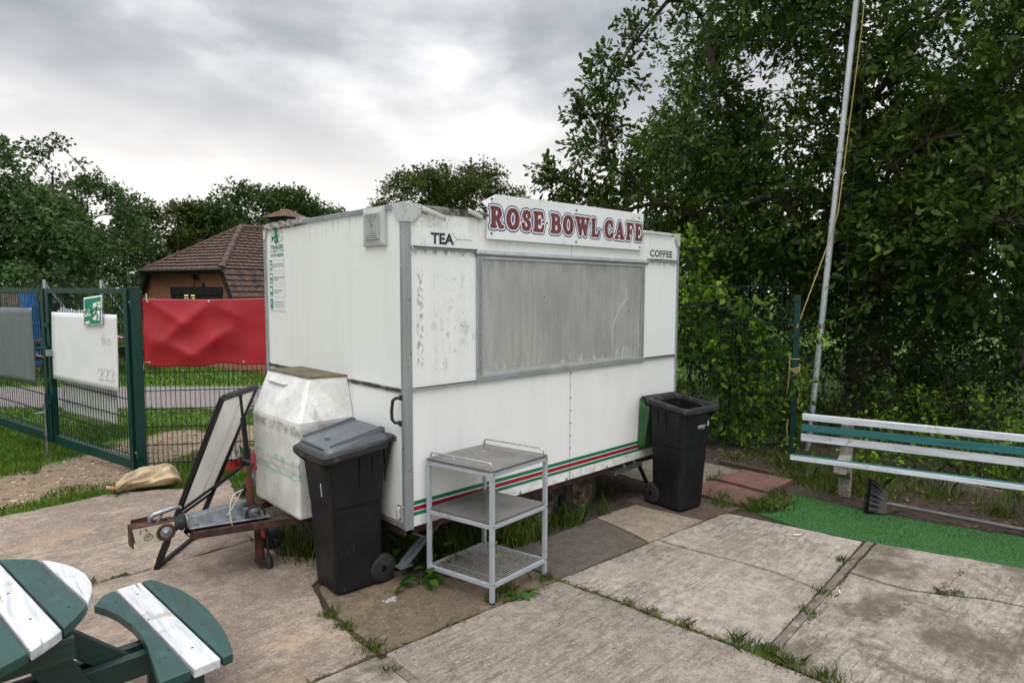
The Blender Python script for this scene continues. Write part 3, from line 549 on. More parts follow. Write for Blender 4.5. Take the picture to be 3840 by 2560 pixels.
GLYPH = {
 'R': stem()+curve([(.2, .93)]+arc(.38, .71, .22, .22, 90, -90)+[(.2, .49)], .06, .115)+[(.42, .47, .08, .62, .13, .105), (.60, .065, .065, .80, .075, .06)],
 'O': curve(arc(.44, .5, .315, .43, 0, 360, 24), .06, .13),
 'S': curve([(.62, .72), (.58, .86), (.42, .935), (.24, .87), (.19, .72), (.28, .58), (.45, .49), (.60, .38), (.63, .24), (.54, .10), (.36, .06), (.19, .13), (.15, .28)], .07, .11)+[(.62, .70, .07, .64, .9, .05), (.14, .30, .07, .12, .1, .05)],
 'E': stem()+[(.2, .935, .062, .62, .935, .06), (.62, .94, .055, .66, .72, .06), (.2, .5, .06, .46, .5, .055), (.47, .38, .045, .47, .62, .045), (.2, .065, .062, .62, .065, .065), (.64, .06, .06, .70, .30, .06)],
 'B': stem()+curve([(.2, .93)]+arc(.38, .73, .18, .2, 90, -90)+[(.2, .53)], .055, .10)+curve([(.2, .5)]+arc(.42, .285, .2, .22, 90, -90)+[(.2, .065)], .055, .115),
 'W': [(.14, .90, .115, .34, .10, .10), (.34, .10, .08, .50, .86, .065), (.50, .88, .115, .72, .10, .10), (.72, .10, .08, .90, .90, .06), (.0, .935, .06, .26, .935, .06), (.40, .935, .06, .62, .935, .06), (.80, .935, .06, .99, .935, .06)],
 'L': stem()+[(.2, .065, .065, .62, .065, .065), (.63, .06, .06, .70, .34, .06)],
 'C': curve(arc(.46, .5, .33, .43, 55, 318, 20), .065, .13)+[(.66, .84, .07, .69, .66, .06), (.66, .9, .045, .68, .7, .06)],
 'A': [(.14, .08, .06, .40, .90, .065), (.44, .90, .10, .68, .10, .115), (.25, .32, .05, .56, .32, .05), (.02, .065, .06, .27, .065, .06), (.52, .065, .065, .84, .065, .065)],
 'F': stem()+[(.2, .935, .062, .60, .935, .06), (.60, .94, .055, .66, .70, .06), (.2, .48, .06, .46, .48, .055), (.47, .36, .045, .47, .62, .045)],
}
def sdf_fill(mb, segs, pad, level, fr, lift, cell):
    a = np.array(segs); lo = np.minimum(a[:, 0:2]-a[:, 2:3], a[:, 3:5]-a[:, 5:6]).min(0)-pad; hi = np.maximum(a[:, 0:2]+a[:, 2:3], a[:, 3:5]+a[:, 5:6]).max(0)+pad
    nx, ny = (np.ceil((hi-lo)/cell)+2).astype(int); X, Y = np.meshgrid(lo[0]+np.arange(nx)*cell, lo[1]+np.arange(ny)*cell, indexing='ij')
    D = np.full(X.shape, -9.)
    for x0, y0, r0, x1, y1, r1 in segs:
        dx, dy = x1-x0, y1-y0; L2 = dx*dx+dy*dy+1e-12; t = np.clip(((X-x0)*dx+(Y-y0)*dy)/L2, 0, 1); D = np.maximum(D, r0+(r1-r0)*t-np.hypot(X-x0-t*dx, Y-y0-t*dy))
    D = D+level; vid = {}; V = []
    def vert(k, p):
        if k not in vid: vid[k] = len(V); V.append((p[0], p[1], lift))
        return vid[k]
    F = []
    for i in range(nx-1):
        for j in range(ny-1):
            cs = [(i, j), (i+1, j), (i+1, j+1), (i, j+1)]; d = [D[c] for c in cs]
            if max(d) <= 0: continue
            f = []
            for q in range(4):
                c0, c1 = cs[q], cs[(q+1)%4]; d0, d1 = d[q], d[(q+1)%4]
                if d0 > 0: f.append(vert(c0, (X[c0], Y[c0])))
                if (d0 > 0) != (d1 > 0):
                    t = d0/(d0-d1); f.append(vert((min(c0, c1), max(c0, c1)), (X[c0]+(X[c1]-X[c0])*t, Y[c0]+(Y[c1]-Y[c0])*t)))
            if len(f) > 2: F.append(tuple(f))
    mb.add(V, F, fr)

# ------------------------------------------------------------------ the catering trailer
TL, TW, Z0, Z1 = 3.24, 2.17, .41, 2.555
T = thing('catering_trailer', 'white box catering trailer with grey serving hatch and a cafe sign on its roof edge', 'trailer')
mb = MB(); mb.b2((.0, .0, Z0), (TL, TW, Z1-.03)); body = mb.build('body', M['panel'], T, .01)
mb = MB(); mb.b2((.05, -.004, Z0), (3.225, -.0005, 2.515)); mb.build('side_panel', M['side'], T)
mb = MB(); mb.b2((.02, .02, Z1-.03), (TL-.02, TW-.02, Z1+.005)); mb.build('roof', M['tape'], T, .01)
# ribbed aluminium corner posts with their screws
def corner_trim(x0, x1, y0, y1):
    mb = MB(); mb.b2((x0, -.012, Z0-.012), (x1, .0, 2.46)); mb.b2((y0, .0, Z0-.012), (.0, y1, 2.46))
    n = 5
    for i in range(n): xx = x0+(x1-x0)*(i+.5)/n; mb.b2((xx-.0032, -.0155, Z0), (xx+.0032, -.011, 2.46))
    return mb
mb = corner_trim(-.012, .05, -.012, .03)
for i in range(3): yy = .004+i*.009; mb.b2((-.0155, yy-.0028, Z0), (-.011, yy+.0028, 2.46))
for z in np.arange(.55, 2.45, .2):
    mb.ball((.021, -.0155, z), .006, 8, 4); mb.ball((-.0155, .016, z+.004), .006, 8, 4)
mb.build('corner_trim', M['alu'], T)
mb = MB(); mb.b2((3.222, -.012, Z0-.01), (3.252, .0, 2.46)); mb.b2((3.24, .0, Z0), (3.252, .03, 2.46))
for xx in (3.229, 3.237, 3.245): mb.b2((xx-.0025, -.0155, Z0), (xx+.0025, -.011, 2.46))
for z in np.arange(.55, 2.45, .2): mb.ball((3.233, -.0155, z), .006, 8, 4)
mb.build('corner_trim', M['alu'], T)
mb = MB(); mb.b2((-.012, 2.13, Z0), (.0, TW+.012, 2.46)); mb.b2((-.0155, 2.14, Z0), (-.011, 2.146, 2.46))
for z in np.arange(.55, 2.45, .2): mb.ball((-.0155, 2.152, z), .006, 8, 4)
mb.build('corner_trim', M['alu'], T)
# moulded corner caps
def corner_cap(sx, flip):
    mb = MB(); e = .021; h = .155 if not flip else .11
    # long-side gusset, short-side gusset, cap block
    P = [(-e, 2.565), (.125, 2.56), (.125, 2.505), (.05, 2.44), (-e, 2.44)]
    mb.prism([(x, z) for x, z in P], 0, .024, Matrix(((1,0,0,0), (0,0,-1,0), (0,1,0,0), (0,0,0,1))))
    P2 = [(.0, 2.565), (.10, 2.563), (.10, 2.51), (.03, 2.44), (.0, 2.44)]
    mb.prism([(y, z) for y, z in P2], 0, e, Matrix(((0,0,-1,0), (1,0,0,0), (0,1,0,0), (0,0,0,1))))
    for x, z in ((.105, 2.535), (.022, 2.463)): mb.ball((x, -.025, z), .006, 8, 4)
    for y, z in ((.08, 2.54), (.016, 2.463)): mb.ball((-.022, y, z), .006, 8, 4)
    if flip: mb.v = [(TL-x*.55 if True else x, y, z) for x, y, z in mb.v]; mb.f = [tuple(reversed(f)) for f in mb.f]
    return mb.build('corner_cap', M['cap'], T, .004)
corner_cap(1, False); corner_cap(-1, True)
mb = MB(); mb.prism([(2.10, 2.53), (2.17, 2.53), (2.17, 2.44), (2.135, 2.44)], 0, .018, Matrix(((0,0,-1,0), (1,0,0,0), (0,1,0,0), (0,0,0,1)))); mb.build('corner_cap', M['cap'], T, .003)
# roof edge: ribbed extrusion on the short side, broken flashing on the long side
mb = MB(); mb.b2((-.014, .10, 2.528), (.0, 2.10, 2.563))
for z in (2.536, 2.546, 2.556): mb.b2((-.018, .10, z-.002), (-.013, 2.10, z+.002))
for y in (.45, .8, 1.01, 1.4, 1.8): mb.ball((-.017, y, 2.541), .006, 8, 4)
mb.build('roof_trim', M['alu'], T)
mb = MB(); mb.b2((.125, -.010, 2.512), (.70, .0, 2.560))
for z in (2.522, 2.534, 2.546): mb.b2((.125, -.014, z-.0025), (.69, -.009, z+.0025))
mb.build('roof_trim', M['alu_dirty'], T)
def strip(a, b, w, t=.012, sag=.0, name='roof_flashing', mat='cap'):
    a, b = Vector(a), Vector(b); mb = MB()
    def fn(u, v): p = a.lerp(b, u); return (p.x, p.y-.010-.004*math.sin(PI*v)-.02*sag*u*(1-u)*4, p.z+(v-.5)*w)
    mb.grid(fn, 8, 6); return mb.build(name, M[mat], T, thick=.003)
strip((.128, -.008, 2.535), (.315, -.022, 2.478), .036, sag=.6); strip((.515, -.02, 2.553), (.662, -.01, 2.512), .034)
strip((2.62, -.004, 2.540), (3.14, -.004, 2.540), .036)
mb = MB(); mb.grid(lambda u, v: (-.02-.01*math.sin(u*23)*math.sin(v*5), 1.47+.69*u, 2.525+.052*v+.004*math.sin(u*31)), 24, 4); mb.grid(lambda u, v: (-.02+.5*v, 1.47+.70*u, 2.576+.006*math.sin(u*31)+.003*math.sin(v*40)), 24, 10); mb.b2((-.024, 1.40, 2.535), (.05, 1.49, 2.582)); mb.build('sealing_tape', M['tape'], T)
# serving hatch
XZ = lambda y: Matrix(((1,0,0,0), (0,0,-1,y), (0,1,0,0), (0,0,0,1)))   # x,z drawing plane facing -Y
mb = MB(); mb.b2((.655, -.012, 1.38), (2.615, -.002, 2.245)); sh = mb.build('shutter', M['shutter'], T, .003)
mb = MB()
for a, b in (((.608, 1.386), (.658, 2.244)), ((2.612, 1.386), (2.66, 2.244)), ((.608, 1.334), (2.66, 1.386))): mb.b2((a[0], -.022, a[1]), (b[0], .0, b[1]))
for x0 in (.618, .630, .642): mb.b2((x0, -.027, 1.39), (x0+.005, -.021, 2.24)); mb.b2((x0+2.003, -.027, 1.39), (x0+2.008, -.021, 2.24))
for z in (1.344, 1.357, 1.370): mb.b2((.612, -.027, z), (2.656, -.021, z+.006))
for z in np.arange(1.5, 2.2, .2): mb.ball((.634, -.026, z), .007, 8, 4); mb.ball((2.636, -.026, z), .007, 8, 4)
for x in np.arange(.75, 2.6, .22): mb.ball((x, -.026, 1.36), .007, 8, 4)
mb.build('shutter_frame', M['alu'], T)
mb = MB(); mb.prism([(0, 0), (.012, 0), (.030, .016), (.030, .024), (.008, .045), (0, .045)], .60, 2.71, Matrix(((0,0,1,0), (-1,0,0,0), (0,1,0,2.243), (0,0,0,1))))
for x in np.arange(.68, 2.7, .2): mb.ball((x, -.024, 2.272), .007, 8, 4)
mb.b2((.655, -.020, 2.225), (2.615, -.011, 2.243)); mb.build('hatch_rail', M['alu'], T)
ck = [(2.193, 1.525), (2.190, 1.65), (2.215, 1.72), (2.251, 1.773), (2.28, 1.83), (2.323, 1.874), (2.37, 1.90), (2.398, 1.93), (2.387, 1.988), (2.398, 2.012), (2.415, 2.017), (2.431, 1.988), (2.417, 1.93), (2.44, 1.90), (2.467, 1.895), (2.465, 1.86), (2.482, 1.837), (2.52, 1.80), (2.55, 1.777), (2.559, 1.75), (2.541, 1.718), (2.563, 1.647), (2.530, 1.60), (2.560, 1.56), (2.535, 1.53), (2.567, 1.48), (2.54, 1.44), (2.56, 1.41)]
mb = MB(); mb.tube([(x, -.0125, z) for x, z in ck], .0024, 5); mb.tube([(2.193, -.0125, 1.525), (2.21, -.0125, 1.47), (2.20, -.0125, 1.44)], .002, 5)
for k in range(7): x0 = 2.25+.045*k; mb.tube([(x0, -.0125, 1.40), (x0+.01*random.uniform(-2, 2), -.0125, 1.44+.03*random.random()), (x0+.03*random.uniform(-1, 1), -.0125, 1.47+.05*random.random())], .0026, 4)
for k in range(9): z = 1.42+.05*k; mb.tube([(2.575+.01*random.uniform(-1, 1), -.0125, z), (2.59, -.0125, z+.03), (2.58+.012*random.uniform(-1, 1), -.0125, z+.055)], .003, 4)
mb.build('scratch', M['pale'], T)
for x, z in ((1.31, 1.95), (1.31, 1.62), (1.98, 1.98), (1.99, 1.66), (1.47, 1.82), (2.42, 1.82)): mb = MB(); mb.ball((x, -.013, z), .006, 8, 4); mb.build('shutter_screw', M['alu_dirty'], T)
# rails either side of the hatch, above and at waist height
def rail(x0, x1, z0, z1, zs=.022):
    mb = MB(); M2 = lambda a, za: (a, -.0, za)
    n = 10
    mb.loft([[(x, -.004-.018*(1+math.cos(2*PI*k/n))/2, z+zs/2*math.sin(2*PI*k/n)) for k in range(n)] for x, z in ((x0, z0), (x1, z1))], True, True)
    mb.b2((x0+.03, -.024, (z0+z1)/2-.003), (x1-.004, -.006, (z0+z1)/2+.003)); mb.b2((x0-.006, -.026, z0-zs*.6), (x0+.014, -.0, z0+zs*.6)); mb.b2((x1-.010, -.026, z1-zs*.6), (x1+.003, -.0, z1+zs*.6)); return mb.build('panel_rail', M['alu'], T)
rail(.052, .603, 2.279, 2.279); rail(2.71, 3.218, 2.286, 2.286, .018); rail(.052, .606, 1.341, 1.341, .016); rail(2.665, 3.215, 1.355, 1.355, .02)
for lo_, hi_ in (((.056, -.0275, 2.2805), (.60, -.019, 2.2875)), ((.056, -.020, 1.346), (.60, -.004, 1.353)), ((2.70, -.023, 1.363), (3.20, -.004, 1.370)), ((2.72, -.022, 2.296), (3.2, -.004, 2.301)), ((-.004, .035, 1.329), (.0, 2.13, 1.339)), ((1.6385, -.0048, .412), (1.6415, -.0035, 1.334)), ((1.638, -.0048, 2.29), (1.640, -.0035, 2.37))):
    mb = MB(); mb.b2(lo_, hi_); mb.build('panel_gap', M['dark'], T)
for lo_, hi_ in (((-.010, .03, 1.340), (.0, 2.135, 1.350)), ((-.008, .03, 1.318), (.0, 2.135, 1.327)), ((-.014, .0, Z0-.005), (.0, 2.14, Z0+.03))):
    mb = MB(); mb.b2(lo_, hi_); mb.build('panel_rail', M['alu_dirty'], T)
for x, z, r_ in [(1.648, z, .006) for z in np.arange(.47, 1.33, .106)]+[(1.061, .425, .012), (1.601, .425, .012), (2.148, .425, .012), (2.44, .47, .008)]: mb = MB(); mb.ball((x, -.0055, z), r_, 8, 4); mb.build('rivet', M['alu_dirty'], T)
# stripes
for z0, z1, m_ in ((.557, .585, 'stripe_green'), (.517, .548, 'stripe_red'), (.485, .509, 'stripe_green')):
    mb = MB(); mb.b2((.051, -.0052, z0), (3.221, -.003, z1)); mb.build('stripe', M[m_], T)
# TEA and COFFEE plates
mb = MB(); mb.b2((.065, -.0062, 2.294), (.574, -.003, 2.399)); pl_ = mb.build('drink_plate', M['label'], T); pl_['label'] = 'small white plate reading TEA'
text_part('lettering', 'TEA', 'black_ink', pl_, frame((.212, -.0065, 2.311), (1,0,0), (0,0,1)), .196, .075, .034)
mb = MB(); mb.tube([(.395, -.0066, 2.399), (.408, -.0066, 2.37), (.44, -.0066, 2.352), (.574, -.0066, 2.350)], .0012, 4); mb.tube([(.44, -.0066, 2.352), (.42, -.0066, 2.335), (.405, -.0066, 2.333)], .0012, 4); mb.build('crack', M['dark'], pl_)
mb = MB(); mb.b2((2.692, -.0062, 2.300), (3.204, -.003, 2.410)); pl_ = mb.build('drink_plate', M['label'], T); pl_['label'] = 'small white plate reading COFFEE'
text_part('lettering', 'COFFEE', 'black_ink', pl_, frame((2.755, -.0065, 2.324), (1,0,0), (0,0,1)), .378, .064, .022, space=1.06)
# the cafe sign board
mb = MB(); mb.prism([(.686, 2.369), (2.600, 2.372), (2.602, 2.703), (1.639, 2.700), (.776, 2.690), (.700, 2.585)], .028, .033, XZ(0))
mb.add([(.700, -.033, 2.585), (.776, -.033, 2.690), (.655, -.012, 2.628), (.700, -.028, 2.585), (.776, -.028, 2.690), (.655, -.007, 2.628)], [(0, 1, 2), (5, 4, 3), (1, 4, 5, 2), (2, 5, 3, 0)])
sg = mb.build('sign_board', M['sign'], T)
for x in (.75, 2.5): mb = MB(); mb.b2((x, -.028, 2.42), (x+.04, -.004, 2.55)); mb.build('bracket', M['alu_dirty'], sg)
LET = [('R', .709, .862), ('O', .868, 1.018), ('S', 1.028, 1.140), ('E', 1.150, 1.286), ('B', 1.342, 1.486), ('O', 1.490, 1.632), ('W', 1.634, 1.842), ('L', 1.844, 1.974), ('C', 2.022, 2.164), ('A', 2.166, 2.322), ('F', 2.332, 2.462), ('E', 2.464, 2.592)]
hz_ = .150
layers = {'navy': (.0240, .0006), 'ringwhite': (.0150, .0014), 'maroon': (.0050, .0022)}
for nm_, (lev, lift) in layers.items():
    mb = MB()
    for ch, a, b in LET:
        g_ = np.array(GLYPH[ch]); lo = min((g_[:, 0]-g_[:, 2]).min(), (g_[:, 3]-g_[:, 5]).min()); hi = max((g_[:, 0]+g_[:, 2]).max(), (g_[:, 3]+g_[:, 5]).max()); sx = (b-a-.020)/(hi-lo)
        rs = min(1.0, sx/hz_*1.06)*hz_
        segs = [(a+.010+(x0-lo)*sx, z0*hz_, r0*rs, a+.010+(x1-lo)*sx, z1*hz_, r1*rs) for x0, z0, r0, x1, z1, r1 in GLYPH[ch]]
        segs = [(x0, z0, r0, x1, z1, r1) for x0, z0, r0, x1, z1, r1 in segs]
        sl_ = MB(); dz = 2.452+.004*(a-.7)/1.9
        sdf_fill(sl_, segs, .03, lev, frame((0, -.0332, dz), (1,0,0), (0,0,1)), lift+.0004*(LET.index((ch, a, b)) % 2), .0052); mb.add(sl_.v, sl_.f)
    mb.build('lettering', M[nm_], sg)
for x, z in ((.735, 2.655), (.73, 2.41), (2.53, 2.66), (2.55, 2.40), (1.66, 2.40), (1.31, 2.525), (1.99, 2.520), (1.66, 2.655), (.695, 2.535), (2.594, 2.52)): mb = MB(); mb.ball((x, -.034, z), .0085, 8, 4); mb.build('sign_screw', M['rustdark'], sg)
# extractor vent with concentric louvres
vt = MB(); vt.loft([[(-.001, y, z) for y, z in ((.190, 2.297), (.467, 2.297), (.467, 2.557), (.190, 2.557))], [(-.022, y, z) for y, z in ((.193, 2.300), (.464, 2.300), (.464, 2.554), (.193, 2.554))], [(-.030, y, z) for y, z in ((.235, 2.335), (.425, 2.335), (.425, 2.522), (.235, 2.522))]]); vent = vt.build('vent', M['cap'], T, .003)
for k in range(6):
    q = .013*k; y0, y1, z0, z1 = .243+q, .417-q, 2.343+q*.95, 2.514-q*.95; mb = MB()
    for a, b in (((y0, z0), (y1, z0+.006)), ((y0, z1-.006), (y1, z1)), ((y0, z0+.006), (y0+.006, z1-.006)), ((y1-.006, z0+.006), (y1, z1-.006))): mb.b2((-.040+.0008*k, a[0], a[1]), (-.0305, b[0], b[1]))
    mb.build('louvre', M['cap'], vent)
mb = MB(); mb.b2((-.0304, .240, 2.340), (-.0300, .420, 2.517)); mb.build('vent_recess', M['alu_dirty'], vent)
# lettering and safety notices on the short side (reads from outside: right = -Y)
def SY(y, z): return frame((-.0008, y, z), (0,-1,0), (0,0,1))
mgb = text_part('dealer_lettering', 'M', 'green_ink', T, SY(2.040, 2.415), .098, .092, .03); text_part('letter_face', 'M', 'panel', mgb, SY(2.0365, 2.4185), .091, .085, .008, .0022)
mgb = text_part('dealer_lettering', 'G', 'green_ink', T, SY(1.896, 2.415), .092, .092, .03); text_part('letter_face', 'G', 'panel', mgb, SY(1.8925, 2.4185), .085, .085, .008, .0022)
text_part('dealer_lettering', '&', 'green_ink', T, SY(1.978, 2.398), .105, .140, .02, .003)
text_part('dealer_lettering', 'TRAILERS', 'green_ink', T, SY(2.050, 2.350), .255, .037, .018)
text_part('dealer_lettering', 'EQUIPMENT \u00b7 SPARES', 'green_ink', T, SY(2.057, 2.324), .275, .017, .005)
text_part('dealer_lettering', '01293 820930', 'green_ink', T, SY(2.050, 2.284), .255, .030, .01)
mb = MB(); mb.b2((-.003, 1.772, 1.815), (-.0004, 2.094, 2.272)); nt_ = mb.build('safety_notice', M['whitesheet'], T)
def SN(y, z): return frame((-.0034, y, z), (0,-1,0), (0,0,1))
rows = [(2.165, 2.258, ['Stretcher located in', 'Pay Booth by Turnstile']), (2.052, 2.146, ['Defibrillator located', 'behind Bar']), (1.940, 2.034, ['First Aid located', 'behind Bar']), (1.828, 1.922, ['Fire Assembly Point', 'located under sign at', 'entrance to car park'])]
for k, (z0, z1, tx) in enumerate(rows):
    mb = MB(); mb.b2((-.0042, 2.025, z0), (-.0030, 2.080, z1)); ic = mb.build('safety_symbol', M['sticker_green'], nt_)
    mb = MB()
    if k in (0, 2): zc_ = z1-.026 if k == 0 else z1-.035; s_ = .016 if k == 0 else .021; mb.b2((-.0050, 2.0525-s_*.36, zc_-s_), (-.0043, 2.0525+s_*.36, zc_+s_)); mb.b2((-.0050, 2.0525+s_*.362, zc_-s_*.36), (-.0043, 2.0525+s_, zc_+s_*.36)); mb.b2((-.0050, 2.0525-s_, zc_-s_*.36), (-.0043, 2.0525-s_*.362, zc_+s_*.36))
    if k == 0: mb.b2((-.0050, 2.033, z0+.026), (-.0043, 2.072, z0+.046)); mb.b2((-.0050, 2.035, z0+.006), (-.0043, 2.070, z0+.014))
    if k == 1: mb.prism([(-.018, .012), (-.012, .022), (0, .016), (.012, .022), (.018, .012), (.012, -.006), (0, -.020)], .0006, .0014, SN(2.0525, z1-.032)); mb.b2((-.0050, 2.036, z0+.022), (-.0043, 2.068, z0+.032)); mb.b2((-.0050, 2.038, z0+.006), (-.0043, 2.066, z0+.014))
    if k == 2: mb.b2((-.0050, 2.032, z0+.004), (-.0043, 2.073, z0+.014))
    if k == 3:
        for sy, sz in ((1, 1), (1, -1), (-1, 1), (-1, -1)): mb.prism([(sy*.010, sz*.010), (sy*.021, sz*.012), (sy*.012, sz*.021)], .0006, .0014, SN(2.0525, z1-.034))
        mb.ball((-.0046, 2.0525, z1-.026), .005, 8, 4); mb.b2((-.0050, 2.048, z1-.050), (-.0043, 2.057, z1-.032)); mb.b2((-.0050, 2.042, z0+.006), (-.0043, 2.064, z0+.014))
    mb.build('symbol_mark', M['white'], ic)
    mb = MB()
    for a, b in (((1.787, z0), (2.015, z0+.0018)), ((1.787, z1-.0018), (2.015, z1)), ((1.787, z0), (1.789, z1)), ((2.013, z0), (2.015, z1))): mb.b2((-.0042, a[0], a[1]), (-.0031, b[0], b[1]))
    mb.build('notice_border', M['faded_green'], nt_)
    for i, s_ in enumerate(tx): text_part('notice_text', s_, 'black_ink', nt_, SN(2.005, (z0+z1)/2+.010*(len(tx)-1)-.020*i-.007), .0100*len(s_), .0135, .004)
# door handle and marker lamp
mb = MB(); mb.tube([(-.014, .030, 1.292), (-.052, .036, 1.292), (-.062, .055, 1.275), (-.062, .070, 1.20), (-.062, .066, 1.15), (-.052, .050, 1.128), (-.014, .040, 1.120)], .011, 10); mb.b2((-.018, .012, 1.275), (-.010, .048, 1.31)); mb.b2((-.018, .020, 1.10), (-.010, .058, 1.135)); mb.build('grab_handle', M['rubber'], T)
mb = MB(); mb.loft([[(x, .077+a*k_, .500+b*k_) for a, b in rrect(.034, .090, .016, 3)] for x, k_ in ((.0, 1), (-.016, 1), (-.028, .7))], True, False); lamp = mb.build('marker_lamp', pm('clear_lamp_lens', (.45, .45, .40), .15, 0, .2, 20, over=(((.12, .10, .07), 30, .55, .66),)), T, .002)
mb = MB(); mb.b2((-.004, .055, .448), (-.0005, .099, .552)); mb.build('lamp_base', M['alu_dirty'], lamp)
# front locker
Lk = MB()
bot = [(.0, .66), (-.425, .685), (-.435, .72), (-.435, 1.42), (-.425, 1.455), (.0, 1.47)]
mid = [(.0, .665), (-.42, .672), (-.432, .70), (-.432, 1.45), (-.42, 1.482), (.0, 1.50)]
top = [(.0, .748), (-.275, .815), (-.285, .845), (-.285, 1.50), (-.275, 1.525), (.0, 1.515)]
rings = [[(x*.985, y*.99+.01, .392) for x, y in bot], [(x, y, .41) for x, y in bot], [(x, y, 1.045) for x, y in mid], [(x*.985-.002, y, 1.075) for x, y in mid], [(x, y, 1.352) for x, y in top], [(x*.97, .01+y*.99, 1.372) for x, y in top]]
Lk.loft(rings, True, False); lk = Lk.build('locker', M['locker'], T, .012, 3)
mb = MB(); mb.tube([(-.305, 1.40, 1.300), (-.325, 1.385, 1.298), (-.328, 1.10, 1.296), (-.308, 1.085, 1.298)], .012, 8); mb.build('locker_handle', M['locker'], lk)
for z0, z1, m_ in ((.762, .798, 'faded_green'), (.716, .758, 'faded_red'), (.672, .711, 'faded_green')):
    mb = MB(); mb.b2((-.4375, .72, z0), (-.4355, 1.425, z1))
    mb.add([(-.4372, .721, z0), (-.4265, .6805, z0), (-.24, .6685, z0), (-.4372, .721, z1), (-.4265, .6800, z1), (-.24, .6680, z1)], [(1, 0, 3, 4), (2, 1, 4, 5)]); mb.build('locker_stripe', M[m_], lk)
# chassis, drawbar and coupling
mb = MB(); mb.b2((.04, .06, .335), (3.2, .12, .398)); mb.b2((.04, 2.05, .335), (3.2, 2.11, .398)); mb.b2((.02, .06, .335), (.08, 2.11, .398)); mb.b2((1.45, .1, .30), (1.53, 2.08, .38)); mb.b2((2.0, .1, .30), (2.08, 2.08, .38)); mb.b2((.1, .1, .395), (3.2, 2.1, .408)); mb.build('chassis', M['rustdark'], T)
db = MB(); db.bar((-1.02, 1.035, .352), (.06, .70, .352), .085, .05); db.bar((-1.02, 1.13, .352), (.06, 1.47, .352), .085, .05); db.add([(-1.02, 1.01, .312), (-1.02, 1.155, .312), (-1.02, 1.155, .394), (-1.02, 1.01, .394), (-1.055, 1.03, .345), (-1.055, 1.135, .345)], [(0, 4, 5, 1), (4, 0, 3), (1, 5, 2)]); dbar = db.build('drawbar', M['rustdark'], T, .004)
mb = MB(); mb.prism([(-1.05, 1.01), (-1.05, 1.15), (-.60, 1.28), (-.55, 1.28), (-.55, .88), (-.60, .885)], .394, .404)
mb.loft([[(-1.05, y, z) for y, z in ((1.035, .40), (1.125, .40), (1.115, .47), (1.045, .47))], [(-.64, y, z) for y, z in ((1.035, .40), (1.125, .40), (1.11, .49), (1.05, .49))]]); mb.tube([(-1.05, 1.08, .44), (-1.06, 1.08, .44)], .05, 16)
for x, y in ((-1.0, 1.005), (-.78, .945)): mb.tube([(x, y+.022, .40), (x, y+.022, .424)], .014, 6, True, False)
mb.build('overrun_plate', M['galv'], dbar, .004)
mb = MB(); mb.lathe([(.030, -1.165)]+[(r_, -1.16+.019*i) for i, r_ in enumerate((.050, .038, .054, .042, .058, .046))]+[(.04, -1.05)], frame((0, 1.08, .437), (0,1,0), (0,0,1)), 18); mb.build('bellows', M['rubber'], dbar)
cp = MB(); X0, X1, y0, y1 = -1.385, -1.135, 1.035, 1.125
def cz(x): return .042*(x-X1)/(X0-X1)   # the head dips slightly at its tail
for y in (y0, y1): cp.add([(X0+.025, y-.004, .350), (X1, y-.004, .365), (X1, y-.004, .470), (X0, y-.004, .478), (X0, y+.004, .478), (X1, y+.004, .470), (X1, y+.004, .365), (X0+.025, y+.004, .350)], [(0,1,2,3), (4,5,6,7), (0,7,6,1), (1,6,5,2), (2,5,4,3), (3,4,7,0)])
coup = cp.build('coupling_head', M['cream'], dbar, .002)
mb = MB(); mb.add([(X0-.004, y0-.006, .482), (X1+.002, y0-.006, .474), (X1+.002, y0+.022, .474), (X0+.11, y0+.022, .479), (X0+.11, y1-.022, .479), (X1+.002, y1-.022, .474), (X1+.002, y1+.006, .474), (X0-.004, y1+.006, .482)], [tuple(range(8))]); mb.b2((X0+.0, y0-.002, .352), (X0+.006, y1+.002, .478)); mb.b2((X0+.02, y1+.006, .47), (X0+.12, y1+.014, .505)); mb.build('coupling_top', M['rust'], coup, thick=.006)
mb = MB(); mb.tube([(X0+.115, 1.075, .475), (X0+.118, 1.075, .515), (X0+.135, 1.075, .528), (X0+.25, 1.075, .546), (X0+.285, 1.075, .548), (X0+.305, 1.075, .535)], [.016, .017, .017, .015, .013, .012], 10); mb.tube([(X0+.14, 1.075, .45), (X0+.19, 1.075, .52)], .008, 8); mb.build('coupling_handle', M['galv'], coup)
mb = MB(); Fd = frame((X0+.195, y0-.006, .412), (1,0,0), (0,0,1)); mb.lathe([(.056, 0), (.056, .014), (.044, .016), (.040, .006), (.0, .006)], Fd, 24); rd = mb.build('friction_pad', M['rust'], coup)
mb = MB(); mb.lathe([(.040, .0065), (.040, .012), (.030, .015), (.014, .015), (.013, .022), (.0, .022)], Fd, 22); mb.build('pad_face', M['galv'], rd)
mb = MB(); tor = [(X0+.092+.026*math.cos(2*PI*k/24), y0-.0045, .405+.0003*k*0+.020*math.sin(2*PI*k/24)) for k in range(25)]; mb.tube(tor, .0022, 5); mb.tube([(X0+.075, y0-.0045, .402), (X0+.109, y0-.0045, .406)], .002, 4); mb.tube([(X0+.078, y0-.0045, .411), (X0+.106, y0-.0045, .414)], .002, 4); mb.build('stamped_badge', M['rust'], coup)
